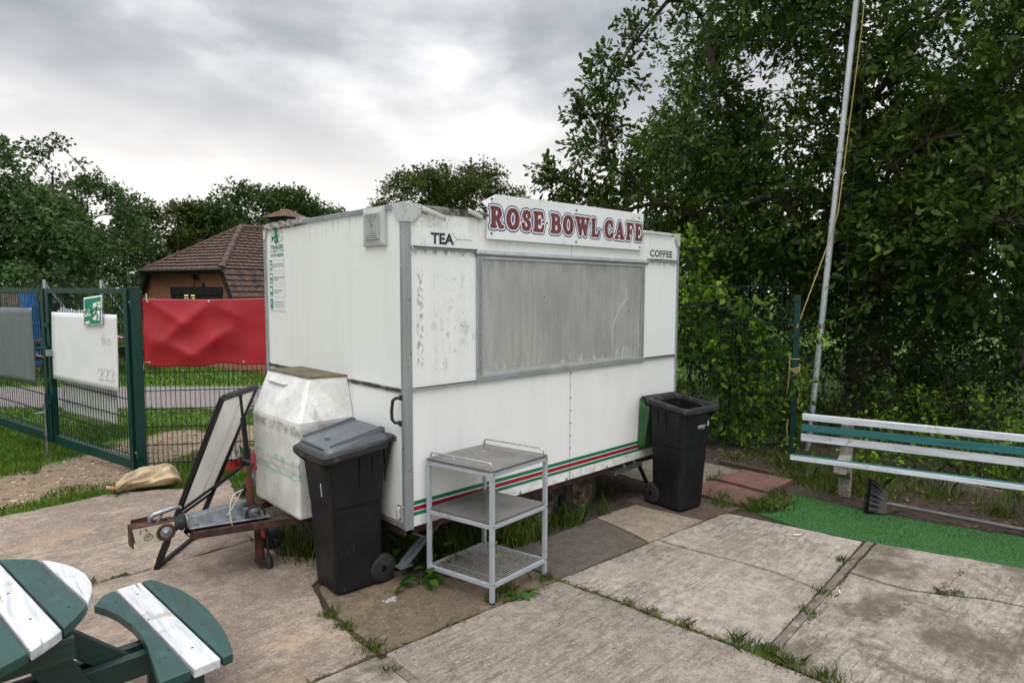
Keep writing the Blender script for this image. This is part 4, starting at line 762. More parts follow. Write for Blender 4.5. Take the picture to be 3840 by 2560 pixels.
# jockey stand, handbrake, cables
jk = MB(); jk.tube([(-.655, .985, .668), (-.645, .985, .45)], .026, 14); jk.tube([(-.60, .985, .40), (-.595, .985, .06)], .032, 12); jk.b2((-.625, .93, .045), (-.565, 1.02, .065)); jw = jk.build('jockey_wheel', M['rust'], dbar)
mb = MB(); mb.lathe([(.052, -.035), (.056, -.03), (.056, .03), (.052, .035)], frame((-.642, .985, .437), (1,0,0), (0,1,0)), 18); mb.b2((-.70, .96, .41), (-.66, 1.04, .46)); mb.build('clamp', M['galv'], jw)
mb = MB(); mb.tube([(-.657, .985, .665), (-.66, .985, .70), (-.648, .985, .745), (-.625, .985, .775)], [.018, .014, .013, .013], 10); mb.build('winding_handle', M['rust'], jw)
mb = MB(); mb.lathe([(.03, -.022), (.075, -.024), (.082, -.01), (.082, .01), (.075, .024), (.03, .022)], frame((-.47, 1.06, .165), (1,0,0), (0,0,1)), 22); mb.tube([(-.47, 1.0, .165), (-.47, 1.12, .165)], .015, 8); mb.bar((-.47, 1.02, .165), (-.60, .985, .22), .03, .01); mb.build('tyre', M['rubber'], jw)
mb = MB(); mb.tube([(-.655, .935, .425), (-.63, .925, .412), (-.605, .92, .36), (-.597, .918, .315)], .0085, 8); ch_ = mb.build('clamp_lever', M['galv'], jw)
mb = MB(); mb.tube([(-.598, .918, .318), (-.594, .917, .27), (-.590, .916, .245)], [.015, .018, .010], 10); mb.build('lever_grip', M['grip_red'], ch_)
mb = MB(); mb.bar((-.66, 1.04, .42), (-.615, 1.03, .60), .035, .014); mb.bar((-.615, 1.03, .60), (-.600, 1.02, .725), .035, .016); hb = mb.build('handbrake', M['galv'], dbar, .004)
mb = MB(); mb.tube([(-.602, 1.02, .715), (-.604, 1.02, .735), (-.607, 1.02, .80), (-.607, 1.02, .835)], [.020, .0175, .0175, .016], 10); mb.ball((-.607, 1.02, .842), .011, 8, 5); mb.build('brake_grip', M['grip_red'], hb)
mb = MB(); mb.tube([(-.70, 1.03, .54), (-.665, 1.03, .62)], .020, 10); mb.build('gas_spring', M['rubber'], hb)
mb = MB(); pts = [(-.70, .985, .60), (-.77, .98, .575), (-.80, .965, .50), (-.80, .955, .42), (-.785, .945, .34), (-.76, .94, .302), (-.742, .94, .302), (-.738, .94, .322)]
def smooth_path(P, n=6):
    out = []
    for i in range(len(P)-1):
        p0, p1, p2, p3 = (Vector(P[max(0, i-1)]), Vector(P[i]), Vector(P[i+1]), Vector(P[min(len(P)-1, i+2)]))
        for k in range(n): t_ = k/n; out.append(.5*((2*p1)+(p2-p0)*t_+(2*p0-5*p1+4*p2-p3)*t_*t_+(3*p1-p0-3*p2+p3)*t_**3))
    return out+[Vector(P[-1])]
mb.tube(smooth_path(pts), .0042, 6); mb.tube(smooth_path([(-.71, 1.0, .58), (-.76, 1.0, .50), (-.80, 1.02, .43)]), .0036, 6); mb.build('brake_cable', M['cable_pale'], dbar)
mb = MB(); mb.tube(smooth_path([(-.70, .95, .40), (-.69, .93, .47), (-.62, .93, .48), (-.585, .93, .45), (-.565, .93, .36), (-.56, .93, .25), (-.555, .94, .14), (-.552, .94, .09)]), .008, 8); cb_ = mb.build('electric_cable', M['rubber'], dbar)
mb = MB(); mb.tube([(-.552, .94, .105), (-.552, .94, .075), (-.55, .94, .07), (-.548, .94, .008)], [.016, .020, .027, .027], 12); mb.build('plug', M['rubber'], cb_)
# wheels, props, folding step
def wheel(x):
    w = MB(); Fw = frame((x, .26, .185), (1,0,0), (0,0,1)); w.lathe([(.128, -.07), (.15, -.085), (.185, -.09), (.212, -.078), (.219, -.05), (.219, .05), (.212, .078), (.185, .09), (.15, .085), (.128, .07)], Fw, 36, True, True); wo_ = w.build('wheel', M['tyre'], T)
    r = MB(); r.lathe([(.128, -.07), (.142, .082), (.146, .088), (.138, .09), (.126, .07), (.118, .03), (.085, .024), (.070, .050), (.048, .056), (.034, .054), (.032, .075), (.0, .078)], Fw, 32)
    for k in range(4): a = PI/4+k*PI/2; r.tube([Fw @ Vector((.058*math.cos(a), .058*math.sin(a), .05)), Fw @ Vector((.058*math.cos(a), .058*math.sin(a), .066))], .010, 6, True, False)
    r.build('rim', M['rim'], wo_)
wheel(1.50); wheel(2.02)
mb = MB(); mb.b2((1.28, .20, .30), (2.25, .22, .36)); mb.b2((1.72, .2, .2), (1.80, .24, .34)); mb.build('axle_beam', M['rustdark'], T)
pr = MB(); pr.bar((.03, .10, .372), (.215, .10, .268), .008, .045, (0,1,0)); pr.bar((.05, .075, .13), (.36, .075, .385), .005, .045, (0,1,0)); pr.bar((.02, .13, .10), (.22, .13, .27), .02, .02); pr.box((.035, .09, .115), (.10, .07, .01)); pr.build('corner_steady', M['galv'], T)
pr = MB(); pr.bar((2.72, .10, .40), (2.86, .10, .2), .008, .05, (0,1,0)); pr.bar((2.86, .10, .2), (2.98, .10, .02), .008, .05, (0,1,0)); pr.build('corner_steady', M['rustdark'], T)
st = MB(); st.bar((2.33, .05, .318), (2.76, .05, .335), .02, .05); st.bar((2.50, .05, .335), (2.46, .10, .42), .012, .03); st.bar((2.66, .05, .34), (2.62, .10, .42), .012, .03); st.bar((2.33, .28, .32), (2.76, .28, .335), .02, .05)
for i in range(5): st.b2((2.34, .085+.04*i, .325), (2.75, .105+.04*i, .331))
st.build('folding_step', M['galv'], T)
# ------------------------------------------------------------------ wheeled bins
def rr3(w0, x0, x1, z, r=.035, n=3, tilt=0.0):
    """rounded rectangle ring, x from x0 (back) to x1 (front); z rises towards the back by tilt"""
    return [(x, y, z+tilt*(x1-x)/(x1-x0)) for x, y in rrect(x1-x0, w0, r, n, (x0+x1)/2, 0)]
def wheelie_bin(label, loc, rz, is_open):
    t = thing('wheelie_bin', label, 'wheelie bin', loc, rz, 'wheelie bins beside the trailer')
    mb = MB()
    outer = [rr3(.30, -.15, .16, .004, .04), rr3(.33, -.165, .175, .02, .045), rr3(.372, -.170, .205, .58, .045), rr3(.384, -.172, .208, .60, .045), rr3(.42, -.175, .238, .90, .045)]
    inner = [rr3(.405, -.168, .230, .90, .04), rr3(.30, -.13, .15, .10, .04)]
    if is_open: outer += [rr3(.42, -.175, .238, .935, .045, 3, .05), rr3(.395, -.160, .222, .94, .04, 3, .05), rr3(.30, -.13, .14, .12, .04)]
    else: outer += [rr3(.42, -.175, .238, .935, .045, 3, .045)]
    mb.loft(outer, True, False); b = mb.build('bin_body', M['bin_black'], t, .006)
    mb = MB(); n_ = 20
    def rimring(w, x0, x1, z, dz=.05, r=.05): return rr3(w, x0, x1, z, r, 4, dz)
    if is_open: mb.loft([rimring(.415, -.172, .235, .895), rimring(.49, -.19, .285, .915), rimring(.50, -.195, .292, .925), rimring(.50, -.195, .292, .955), rimring(.488, -.19, .286, .962), rimring(.40, -.160, .225, .962), rimring(.385, -.155, .218, .925)], False)
    else: mb.loft([rimring(.415, -.172, .235, .888), rimring(.49, -.18, .285, .905), rimring(.50, -.185, .292, .915), rimring(.50, -.185, .292, .950), rimring(.488, -.18, .286, .957), rimring(.30, -.1, .15, .957)], True)
    mb.build('bin_rim', M['bin_rim'], t, .004)
    # stiffening ribs on the flanks, handle bar at the back
    for s in (-1, 1):
        for x, z0 in ((.02, .70), (-.07, .745)): mb = MB(); mb.add([(x-.006, s*.200, z0), (x+.006, s*.200, z0), (x+.006, s*.216, .905), (x-.006, s*.216, .905), (x-.003, s*.204, z0), (x+.003, s*.204, z0), (x+.005, s*.226, .905), (x-.005, s*.226, .905)], [(4,5,6,7), (0,4,7,3), (5,1,2,6), (0,1,5,4)]); mb.build('bin_rib', M['bin_black'], t, .002)
    for s in (-.16, .16): mb = MB(); mb.add([(.17, s-.01, .80), (.17, s+.01, .80), (.292, s+.01, .905), (.292, s-.01, .905), (.2, s-.01, .905), (.2, s+.01, .905)], [(0,1,2,3), (0,3,4), (1,5,2)]); mb.build('bin_rib', M['bin_black'], t, .002)
    for s in (-.2, .2): mb = MB(); mb.add([(-.165, s-.008, .72), (-.165, s+.008, .72), (-.225, s+.008, .985), (-.225, s-.008, .985), (-.165, s-.008, .985), (-.165, s+.008, .985)], [(0,1,2,3), (0,3,4), (1,5,2), (3,2,5,4)]); mb.build('bin_rib', M['bin_black'], t, .002)
    mb = MB(); mb.tube([(-.235, -.235, 1.005), (-.235, .235, 1.005)], .016, 12)
    for s in (-.21, -.07, .07, .21): mb.bar((-.18, s, .985), (-.235, s, 1.005), .02, .022)
    mb.build('handle', M['bin_rim'], t)
    for s in (-1, 1):
        Fw = frame((-.165, s*.178, .10), (1,0,0), (0,0,s)); w = MB(); w.lathe([(.02, .0), (.075, .0), (.094, .004), (.10, .014), (.10, .036), (.094, .046), (.078, .048), (.072, .040), (.066, .034), (.026, .034), (.024, .044), (.0, .044)], Fw, 28); wh = w.build('wheel', M['rubber'], t)
    mb = MB(); mb.tube([(-.165, -.17, .10), (-.165, .17, .10)], .012, 8); mb.build('axle', M['black_metal'], t)
    # the lid: a shallow shell, closed over the rim or hung down behind
    F = Matrix.Identity(4)
    if is_open: F = Matrix.Translation((-.262, 0, 1.0)) @ Matrix.Rotation(R(88), 4, 'Y') @ Matrix.Translation((.235, 0, -1.005)) 
    tl = .045
    def lr(w, x0, x1, z, zb, r=.045): return [F @ Vector((x, y, z+(zb-z)*(x1-x)/(x1-x0))) for x, y in rrect(x1-x0, w, r, 4, (x0+x1)/2, 0)]
    mb = MB(); mb.loft([lr(.462, -.200, .262, .957, 1.004), lr(.458, -.200, .258, .975, 1.022), lr(.415, -.168, .246, 1.002, 1.075), lr(.40, -.160, .238, 1.006, 1.082)], True, False)
    lid = mb.build('lid', M['lid_green' if is_open else 'lid_grey'], t, .008, 3)
    mb = MB()
    for s in (-.2, .2): # raised side rails and hinge arms
        mb.loft([[F @ Vector((x, s+k*w_, z+(k2*.016))) for k, k2 in ((-1, -1), (1, -1), (.6, 1), (-.6, 1))] for x, z, w_ in ((.222, 1.006, .008), (.10, 1.032, .012), (-.14, 1.082, .014), (-.165, 1.070, .014))])
        mb.bar(F @ Vector((-.155, s, 1.035)), F @ Vector((-.235, s, 1.005)), .030, .045)
    for k in range(7): y = -.145+.048*k; mb.bar(F @ Vector((.15, y, 1.0205)), F @ Vector((-.15, y, 1.0795)), .004, .004)
    mb.build('lid_rail', M['lid_green' if is_open else 'lid_grey'], lid, .005)
    mb = MB(); mb.add([F @ Vector(p) for p in ((.2595, -.165, .968), (.2595, .165, .968), (.2505, .165, .994), (.2505, -.165, .994), (.24, -.165, .970), (.24, .165, .970))], [(0,1,2,3), (4,3,2,5)]); mb.build('lid_grip', M['dark'], lid)
    if not is_open:
        mb = MB(); c_ = Vector((.155, .02, 1.0245)); mb.tube([c_+Vector((.018*math.cos(2*PI*k/18), .026*math.sin(2*PI*k/18), -.0035*math.cos(2*PI*k/18))) for k in range(19)], .002, 4); mb.tube([c_+Vector((.008*math.cos(2*PI*k/12), .012*math.sin(2*PI*k/12), -.0015*math.cos(2*PI*k/12))) for k in range(13)], .0018, 4); mb.build('moulded_mark', M['lid_grey'], lid)
    return t
b1 = wheelie_bin('black wheelie bin with closed grey lid standing by the trailer corner', (-.232, .352, 0), R(178), False)
mb = MB(); mb.bar((.2105, .05, .655), (.2205, .055, .745), .004, .013); mb.build('painted_mark', M['white'], b1)
b2_ = wheelie_bin('black wheelie bin standing open with its green lid hanging behind, far end of the trailer', (2.808, -.318, 0), R(263.5), True)
Fg = frame((.2215, -.02, .755), (0,1,0), (-.09,0,1))
Fg = frame((.2275, -.015, .770), (0,1,0), (.10,0,1))
text_part('council_lettering', 'GOSPORT', 'white', b2_, Fg, .112, .021, .016, .002); text_part('council_lettering', 'BOROUGH COUNCIL', 'white', b2_, frame((.2255, .010, .754), (0,1,0), (.10,0,1)), .085, .008, .004, .002)
mb = MB(); Fl = frame((.2305, .118, .785), (0,1,0), (.10,0,1)); mb.tube([Fl @ Vector((.012+.011*math.cos(a), .012+.024*math.sin(a), .002)) for a in np.linspace(-2.4, 2.2, 14)], .0022, 4); mb.tube([Fl @ Vector((.012+.006*math.cos(a), .008+.012*math.sin(a), .002)) for a in np.linspace(-2, 2.2, 10)], .003, 4); mb.tube([Fl @ Vector(p) for p in ((.002, -.008, .002), (.004, .012, .002), (.010, .034, .002))], .0016, 4); mb.build('council_emblem', M['white'], b2_)

# ------------------------------------------------------------------ steel trolley
TR = thing('serving_trolley', 'grey steel trolley with two solid shelves and a wire bottom shelf', 'trolley', (.262, -.565, 0), math.atan2(.045, .53))
A_, B_ = .535, .525     # along the trailer, towards it
tube_ = .026
legs = [(0, 0, 0), (A_, 0, .004), (0, B_, .075), (A_, B_, .03)]
for x, y, z in legs:
    mb = MB(); mb.b2((x-tube_/2, y-tube_/2, z+.012), (x+tube_/2, y+tube_/2, .858)); lg = mb.build('leg', M['trolley'], TR, .002)
    mb = MB(); mb.b2((x-.011, y-.011, z), (x+.011, y+.011, z+.013)); 
    for zz_ in (.845, .508, .128): mb.ball((x, y-.014, zz_), .005, 8, 4); mb.ball((x+.014, y, zz_), .005, 8, 4)
    mb.build('foot', M['rubber'], lg)
for z in (.842, .503, .118):
    mb = MB(); h = .028; a = tube_/2
    mb.b2((a, -.010, z-h/2), (A_-a, .010, z+h/2)); mb.b2((a, B_-.010, z-h/2), (A_-a, B_+.010, z+h/2)); mb.b2((-.010, a, z-h/2), (.010, B_-a, z+h/2)); mb.b2((A_-.010, a, z-h/2), (A_+.010, B_-a, z+h/2)); mb.build('frame', M['trolley'], TR, .002)
for z, tp_ in ((.8585, 1), (.519, 0)):
    mb = MB(); e = .014 if tp_ else -.010
    mb.prism(rrect(A_+2*e, B_+2*e, .015, 3, A_/2, B_/2) if tp_ else [(.014, -.004), (A_-.014, -.004), (A_-.014, .014), (A_+.004, .014), (A_+.004, B_-.014), (A_-.014, B_-.014), (A_-.014, B_+.004), (.014, B_+.004), (.014, B_-.014), (-.004, B_-.014), (-.004, .014), (.014, .014)], z, z+.014); sf = mb.build('shelf', M['trolley_top'], TR, .002)
    if tp_:
        for x in (.006, A_-.006):
            mb = MB(); mb.tube([(x, .01, .872), (x, .01, .898), (x, .016, .908), (x, .028, .913), (x, B_-.028, .913), (x, B_-.016, .908), (x, B_-.01, .898), (x, B_-.01, .872)], .0055, 8)
            mb.build('guard_rail', M['chrome'], TR)
mb = MB()
for i in range(24): y = .025+(B_-.05)*i/23; mb.tube([(.008, y, .130), (A_-.008, y, .130)], .0032, 5)
for x in (.10, .27, .44): mb.tube([(x, .0, .124), (x, B_, .124)], .0035, 5)
mb.build('wire_shelf', M['chrome'], TR)
mb = MB()
for x, y in ((.08, .38), (.10, .41), (.26, .36), (.36, .39), (.37, .375)):
    mb.ball((x, y, .8735), .006, 6, 3, None, (1.4, .8, .12))
mb.build('paint_fleck', M['white'], TR)

for ch in TR.children_recursive:   # the frame has racked a little out of square
    for v_ in ch.data.vertices: v_.co.x -= .125*v_.co.y

# ------------------------------------------------------------------ round picnic table
PT = thing('picnic_table', 'round green and white picnic table with attached curved seats in the near corner', 'picnic table', (-2.485, -.28, 0))
def plank(o, name, poly, z0, z1, mat, par, bev=.006):
    mb = MB(); mb.prism(poly, z0, z1); return mb.build(name, M[mat], par, bev, 3)
nv = Vector((math.cos(R(6.5)), math.sin(R(6.5)))); sv = Vector((-math.sin(R(6.5)), math.cos(R(6.5))))
RT = .645; edges = [(.561, .70), (.437, .552), (.314, .428), (.19, .305), (.066, .181), (-.058, .057), (-.182, -.067), (-.306, -.191), (-.43, -.315), (-.70, -.439)]
for k, (n0, n1) in enumerate(edges):
    n1_ = min(n1, RT-1e-4); n0_ = max(n0, -RT+1e-4)
    up_ = [(n, math.sqrt(RT*RT-n*n)) for n in np.linspace(n0_, n1_, 9)]
    pts_ = [nv*n+sv*s for n, s in up_]+[nv*n-sv*s for n, s in reversed(up_)]
    plank(PT, 'tabletop_plank', [(p.x, p.y) for p in pts_], .705, .745, 'twhite' if k % 2 == 0 else 'tgreen', PT)
# seat in front of the camera: outlines in table coordinates (y along the boards)
def sloc(p): return (p[0]+2.485, p[1]+.28)
sa = .0575
outer = [(-1.515, .266), (-1.470, .262), (-1.43, .15), (-1.39, .022), (-1.367, -.15), (-1.361, -.30), (-1.367, -.45), (-1.380, -.58), (-1.396, -.68), (-1.416, -.765), (-1.459, -.769)]
whi = [(-1.636, .252), (-1.524, .265), (-1.468, -.769), (-1.576, -.776)]
inn = [(-1.760, .136), (-1.70, .225), (-1.645, .250), (-1.588, -.774), (-1.708, -.776), (-1.697, -.68), (-1.686, -.58), (-1.669, -.45), (-1.664, -.33), (-1.672, -.20), (-1.695, -.05), (-1.722, .05)]
for q, m_ in ((outer, 'tgreen'), (whi, 'twhite'), (inn, 'tgreen')): plank(PT, 'seat_plank', [sloc(p) for p in q], .398, .440, m_, PT)
# the seat on the far side, out of the picture, mirrors it
for q, m_ in ((outer, 'tgreen'), (whi, 'twhite'), (inn, 'tgreen')): plank(PT, 'seat_plank', [(-sloc(p)[0], -sloc(p)[1]) for p in q], .398, .440, m_, PT)
mb = MB()
for y in (-.10, .0): mb.b2((-1.02, y-.024, .285), (1.02, y+.024, .385)); 
mb.build('seat_beam', M['tgreen_dark'], PT, .004)
mb = MB(); mb.b2((-.5, -.42, .612), (.52, -.375, .70)); mb.b2((-.5, .375, .612), (.52, .42, .70)); mb.b2((-.3, -.55, .64), (-.25, .55, .70)); mb.build('top_bearer', M['tgreen_dark'], PT, .004)
for s in (-1, 1):
    mb = MB(); mb.add([(s*.30, -.155, .70), (s*.44, -.155, .70), (s*.78, -.155, .0), (s*.64, -.155, .0), (s*.30, -.110, .70), (s*.44, -.110, .70), (s*.78, -.110, .0), (s*.64, -.110, .0)], [(0,1,2,3), (7,6,5,4), (0,4,5,1), (1,5,6,2), (2,6,7,3), (3,7,4,0)] if s > 0 else [(3,2,1,0), (4,5,6,7), (1,5,4,0), (2,6,5,1), (3,7,6,2), (0,4,7,3)]); mb.build('leg', M['tgreen_dark'], PT, .004)
    mb = MB(); mb.b2((s*.87-.025, -.30, .34), (s*.87+.025, .42, .397)); mb.b2((s*.99-.025, -.35, .34), (s*.99+.025, .40, .397)); mb.b2((s*.90-.03, .045, .0), (s*.90+.03, .095, .34)); mb.b2((s*.95-.04, -.36, .0), (s*.95+.04, -.32, .395)); mb.build('seat_support', M['tgreen_dark'], PT, .004)
mb = MB(); mb.bar((.42, -.05, .64), (.78, -.05, .30), .09, .045, (0,1,0)); mb.build('brace', M['tgreen_dark'], PT, .004)

for (n_, s_) in [(n, s) for n in (.50, .375, .25, .13) for s in (-.30, .02, .34)]:
    p = nv*n_+sv*s_; mb = MB(); mb.lathe([(.0055, .0), (.0055, .0012), (.0, .0012)], Matrix.Translation((p.x, p.y, .7448)), 10); mb.build('screw', M['rustdark'], PT)
for (x_, y_) in ((-1.475, .10), (-1.43, -.42), (-1.47, -.62), (-1.57, .12), (-1.53, -.60), (-1.67, .10), (-1.61, -.55), (-1.64, -.60), (-1.60, -.2)):
    q = sloc((x_, y_)); mb = MB(); mb.lathe([(.0055, .0), (.0055, .0012), (.0, .0012)], Matrix.Translation((q[0], q[1], .4398)), 10); mb.build('screw', M['rustdark'], PT)

# ------------------------------------------------------------------ slatted bench on concrete posts
BN = thing('park_bench', 'long bench of white and teal slats on pebbled concrete posts under the oak', 'bench', (4.15, -.915, 0), math.atan2(-.97, .24))
def bench_slat(x0, y, z, w, h, mat, L=2.75, lab=None, tilt=0):
    mb = MB(); mb.b2((x0, y-w/2, z-h/2), (x0+L, y+w/2, z+h/2)); o = mb.build('slat', M[mat], BN, .006, 3); return o
bench_slat(0, 0, .742, .034, .066, 'bwhite'); bench_slat(-.005, .02, .628, .034, .070, 'bgreen'); bench_slat(-.012, .04, .524, .034, .072, 'bwhite')
bench_slat(-.03, -.455, .425, .052, .046, 'bwhite')
mb = MB(); mb.b2((-.028, -.478, .448), (2.70, -.432, .4525)); mb.build('slat_edge_paint', M['bgreen'], BN)
for x in (.40, 2.02):
    mb = MB(); mb.loft([[(x-.055, y0, z), (x+.055, y0, z), (x+.055, y1, z), (x-.055, y1, z)] for z, y0, y1 in ((-.03, .03, .15), (.40, .035, .14), (.69, .055, .12))])
    mb.loft([[(x-.055, y, z0), (x+.055, y, z0), (x+.055, y, z1), (x-.055, y, z1)] for y, z0, z1 in ((.04, .16, .40), (-.30, .31, .402), (-.47, .33, .402))]); mb.build('post', M['aggregate'], BN, .008)

# ------------------------------------------------------------------ broom
BR = thing('broom', 'black bristled yard broom lying on its side at the edge of the turf', 'broom')
hd, he = Vector((3.975, -1.745, .095)), Vector((4.36, -3.15, .022))
mb = MB(); mb.tube([hd, he], .016, 10); mb.build('handle', M['handle_grey'], BR)
dv = (he-hd).normalized(); sv_ = dv.cross(Vector((0,0,1))).normalized(); up = sv_.cross(dv)
lat = (up*.8+sv_*-.6).normalized(); nrm = lat.cross(dv)
mb = MB(); mb.bar(hd-lat*.11, hd+lat*.11, .03, .04, dv); mb.build('head', M['tarwood'], BR, .006)
mb = MB()
for i in range(700):
    u_, w_ = random.uniform(-1, 1), random.uniform(-1, 1); p = hd+lat*(.108*u_)+nrm*(.022*w_)-dv*.01; q = p-dv*random.uniform(.13, .165)+lat*(.075*u_+random.uniform(-.012, .012))+nrm*(.03*w_)+Vector((0, 0, .045))
    q.z = max(q.z, .006); p2 = p.lerp(q, .5)+nrm*.004; s_ = lat*.0016; mb.add([p-s_, p+s_, p2+s_, q, p2-s_], [(0,1,2,3,4)])
mb.loft([[c_+lat*a_+nrm*b_ for a_, b_ in ((-w1, -w2), (w1, -w2), (w1, w2), (-w1, w2))] for c_, w1, w2 in ((hd-dv*.01, .105, .02), (hd-dv*.12+Vector((0,0,.035)), .15, .03))])
b_ = mb.build('bristles', M['broomhair'], BR); b_['kind'] = 'stuff'

# ------------------------------------------------------------------ folding sign frame leaning by the hitch
AB = thing('pavement_sign', 'black framed pavement sign seen from behind, leaning next to the trailer hitch', 'pavement sign')
Bn, Bf, Tn, Tf = Vector((-1.142, 1.482, .0)), Vector((-.772, 1.889, .0)), Vector((-.767, 1.141, 1.237)), Vector((-.373, 1.53, 1.233))
un = (Tn-Bn).normalized(); ev = (Bf-Bn).normalized(); nb = ev.cross(un).normalized()
mb = MB(); mb.bar(Bn, Tn+un*.01, .042, .032, nb); mb.bar(Bf, Tf+un*.01, .042, .032, nb); mb.bar(Tn+ev*.02, Tf-ev*.02, .04, .03, nb); mb.bar(Bn+un*.02+ev*.02, Bf+un*.02-ev*.02, .03, .022, nb); p0, p1 = Bn+un*.41, Bf+un*.41; mb.bar(p0+ev*.02, p1-ev*.02, .028, .022, nb)
mb.build('frame', M['black_metal'], AB, .003)
mb = MB(); q = [p0+un*.012+ev*.018, p1+un*.012-ev*.018, Tf-un*.03-ev*.018, Tn-un*.03+ev*.018]; mb.add([p-nb*.004 for p in q]+[p+nb*.004 for p in q], [(3,2,1,0), (4,5,6,7), (0,1,5,4), (1,2,6,5), (2,3,7,6), (3,0,4,7)]); pnl = mb.build('panel', M['board_back'], AB)
mb = MB(); a_ = q[0].lerp(q[1], .62)-nb*.0052; b__ = q[3].lerp(q[2], .62)-nb*.0052; mb.bar(a_, b__, .0012, .005, un.cross(nb)); a_ = q[0].lerp(q[1], .62)+nb*.0052; b__ = q[3].lerp(q[2], .62)+nb*.0052; mb.bar(a_, b__, .003, .003); mb.build('panel_seam', M['rustdark'], pnl)
kn = Vector((-.539, 1.308, .702)); tm = Tn.lerp(Tf, .5)
mb = MB(); mb.bar(tm, tm.lerp(kn, .42), .018, .018); mb.bar(tm.lerp(kn, .36), kn, .032, .032); mb.build('stay', M['black_metal'], AB, .002)
mb = MB(); mb.tube([kn-nb*.045, kn+nb*.045], .032, 12); kb = mb.build('pivot', M['black_metal'], AB, .004)
mb = MB(); mb.bar(kn, Bn.lerp(Tn, .335), .026, .014); mb.bar(kn, Bf.lerp(Tf, .335), .026, .014); mb.bar(Bn.lerp(Tn, .05), Bn.lerp(Tn, .16), .048, .038, nb); mb.build('strut', M['black_metal'], AB, .002)

# ------------------------------------------------------------------ sand sack and traffic cone
SK = thing('sandbag', 'lumpy tan woven sack lying by the green gate post', 'sandbag', (-.645, 3.63, 0), R(-8))
def sackf(u, v):
    a = 2*PI*u; x = -.30+.60*v; t_ = min(1, max(0, (v-.0)/.38)); e = (math.sin(PI*min(1, .04+v*.93)) if v > .5 else (.28+.72*math.sin(PI*.5*t_)))**.55 if v > .02 else .16
    if v > .5: e = max(.05, 1-((v-.5)/.5)**5*.9)
    h = (.085+.040*v)*e; w = (.11+.050*v)*e; n_ = mnoise.noise((x*5, math.cos(a)*1.2, math.sin(a)*1.2))*.034+.009*math.sin(a*9+v*14+mnoise.noise((x*8, a, 0))*4)*(1-v*.3)
    cz_ = h*.98; z = cz_+h*math.sin(a)*(1 if math.sin(a) > 0 else .9)+n_*e*(1 if math.sin(a) > -.6 else .1)
    return (x, (w+n_)*math.cos(a)*1.05+.03*math.sin(v*4), max(-.02, z-.005))
mb = MB(); mb.grid(sackf, 48, 40); mb.build('sack', M['sack'], SK)
mb = MB(); mb.grid(lambda u, v: (-.30-.07*v, -.03+.055*u+.01*math.sin(v*9)-.02*v, .035+.02*math.sin(u*9)+.03*v), 8, 5); mb.build('sack_mouth', M['sack'], SK, thick=.003)
mb = MB(); mb.ball((-.315, -.035, .035), .022, 8, 6, None, (.6, .8, 1.2)); mb.build('red_tie', pm('red_plastic_tie', (.45, .03, .02), .5), SK)
CN = thing('traffic_cone', 'battered traffic cone with a dirty white sleeve and a red foot behind the mesh fence', 'traffic cone', (.262, 3.93, -.03), R(20))
CN.rotation_euler = (R(5), R(-8), R(20))
def conef(r0, r1, z0, z1):
    def f(u, v):
        a = 2*PI*u; r = (r0+(r1-r0)*v)*(1+.07*mnoise.noise((math.cos(a)*2, math.sin(a)*2, v*3))); return (r*math.cos(a), r*math.sin(a), z0+(z1-z0)*v)
    return f
mb = MB(); mb.grid(conef(.165, .125, .02, .15), 24, 4); mb.prism(rrect(.40, .40, .04), 0, .025); mb.build('cone_foot', M['cone_red'], CN)
mb = MB(); mb.grid(conef(.06, .035, .46, .62), 24, 4); mb.build('cone_tip', M['cone_red'], CN)
mb = MB(); mb.grid(conef(.13, .06, .135, .47), 30, 12); mb.build('sleeve', M['cone_white'], CN)

# ------------------------------------------------------------------ double gates and mesh fence on the left
GP = Vector((-.58, 4.40, 0)); gd = Vector((-.345, .939, 0)).normalized(); gn = Vector((gd.y, -gd.x, 0))*-1   # gn faces the camera side
if gn.dot(CAM-GP) < 0: gn = -gn
def gpt(t, z, o=0): return GP+gd*t+Vector((0,0,z))+gn*o
def sl_z(t): return .015+.088*t     # bottom rail follows the rising ground line
def gate_leaf(label, t0, t1, z1):
    G_ = thing('gate_leaf', label, 'gate', tuple(gpt(t0, 0)), 0, 'green steel gate leaves'); off = -gpt(t0, 0)
    Mo = Matrix.Translation(off); mb = MB()
    w = .062
    mb.bar(gpt(t0+w/2, sl_z(t0), 0), gpt(t0+w/2, z1, 0), w, .06, gn); mb.bar(gpt(t1-w/2, sl_z(t1), 0), gpt(t1-w/2, z1, 0), w, .06, gn)
    mb.bar(gpt(t0+w, z1-w/2, 0), gpt(t1-w, z1-w/2, 0), w, .06, gn); a, b = gpt(t0+w, sl_z(t0+w)+.055, 0), gpt(t1-w, sl_z(t1-w)+.055, 0); mb.bar(a, b, .105, .06, gn)
    mb.v = [tuple(Mo @ Vector(v)) for v in mb.v]; mb.build('gate_frame', M['gate'], G_, .004)
    mb = MB(); k = int((t1-t0-2*w)/.05)
    for i in range(k): t_ = t0+w+.05*(i+.5); mb.bar(gpt(t_, sl_z(t_)+.10), gpt(t_, z1-w), .0055, .0055, gn)
    zb = .20
    for i in range(9):
        za, zb_ = sl_z(t0)+.155+.207*i, sl_z(t1)+.155+.207*i*.955
        for o in (-.005, .005): mb.bar(gpt(t0+w, za, o), gpt(t1-w, zb_, o), .008, .005, gn)
    mb.v = [tuple(Mo @ Vector(v)) for v in mb.v]; mb.build('mesh_infill', M['wire'], G_); return G_, Mo
g1, m1 = gate_leaf('green mesh gate leaf hung on the post, carrying the white sheet', .0, 1.535, 2.012)
g2, m2 = gate_leaf('green mesh gate leaf at the left edge of the photo, carrying the grey sheet', 1.575, 3.10, 2.012)
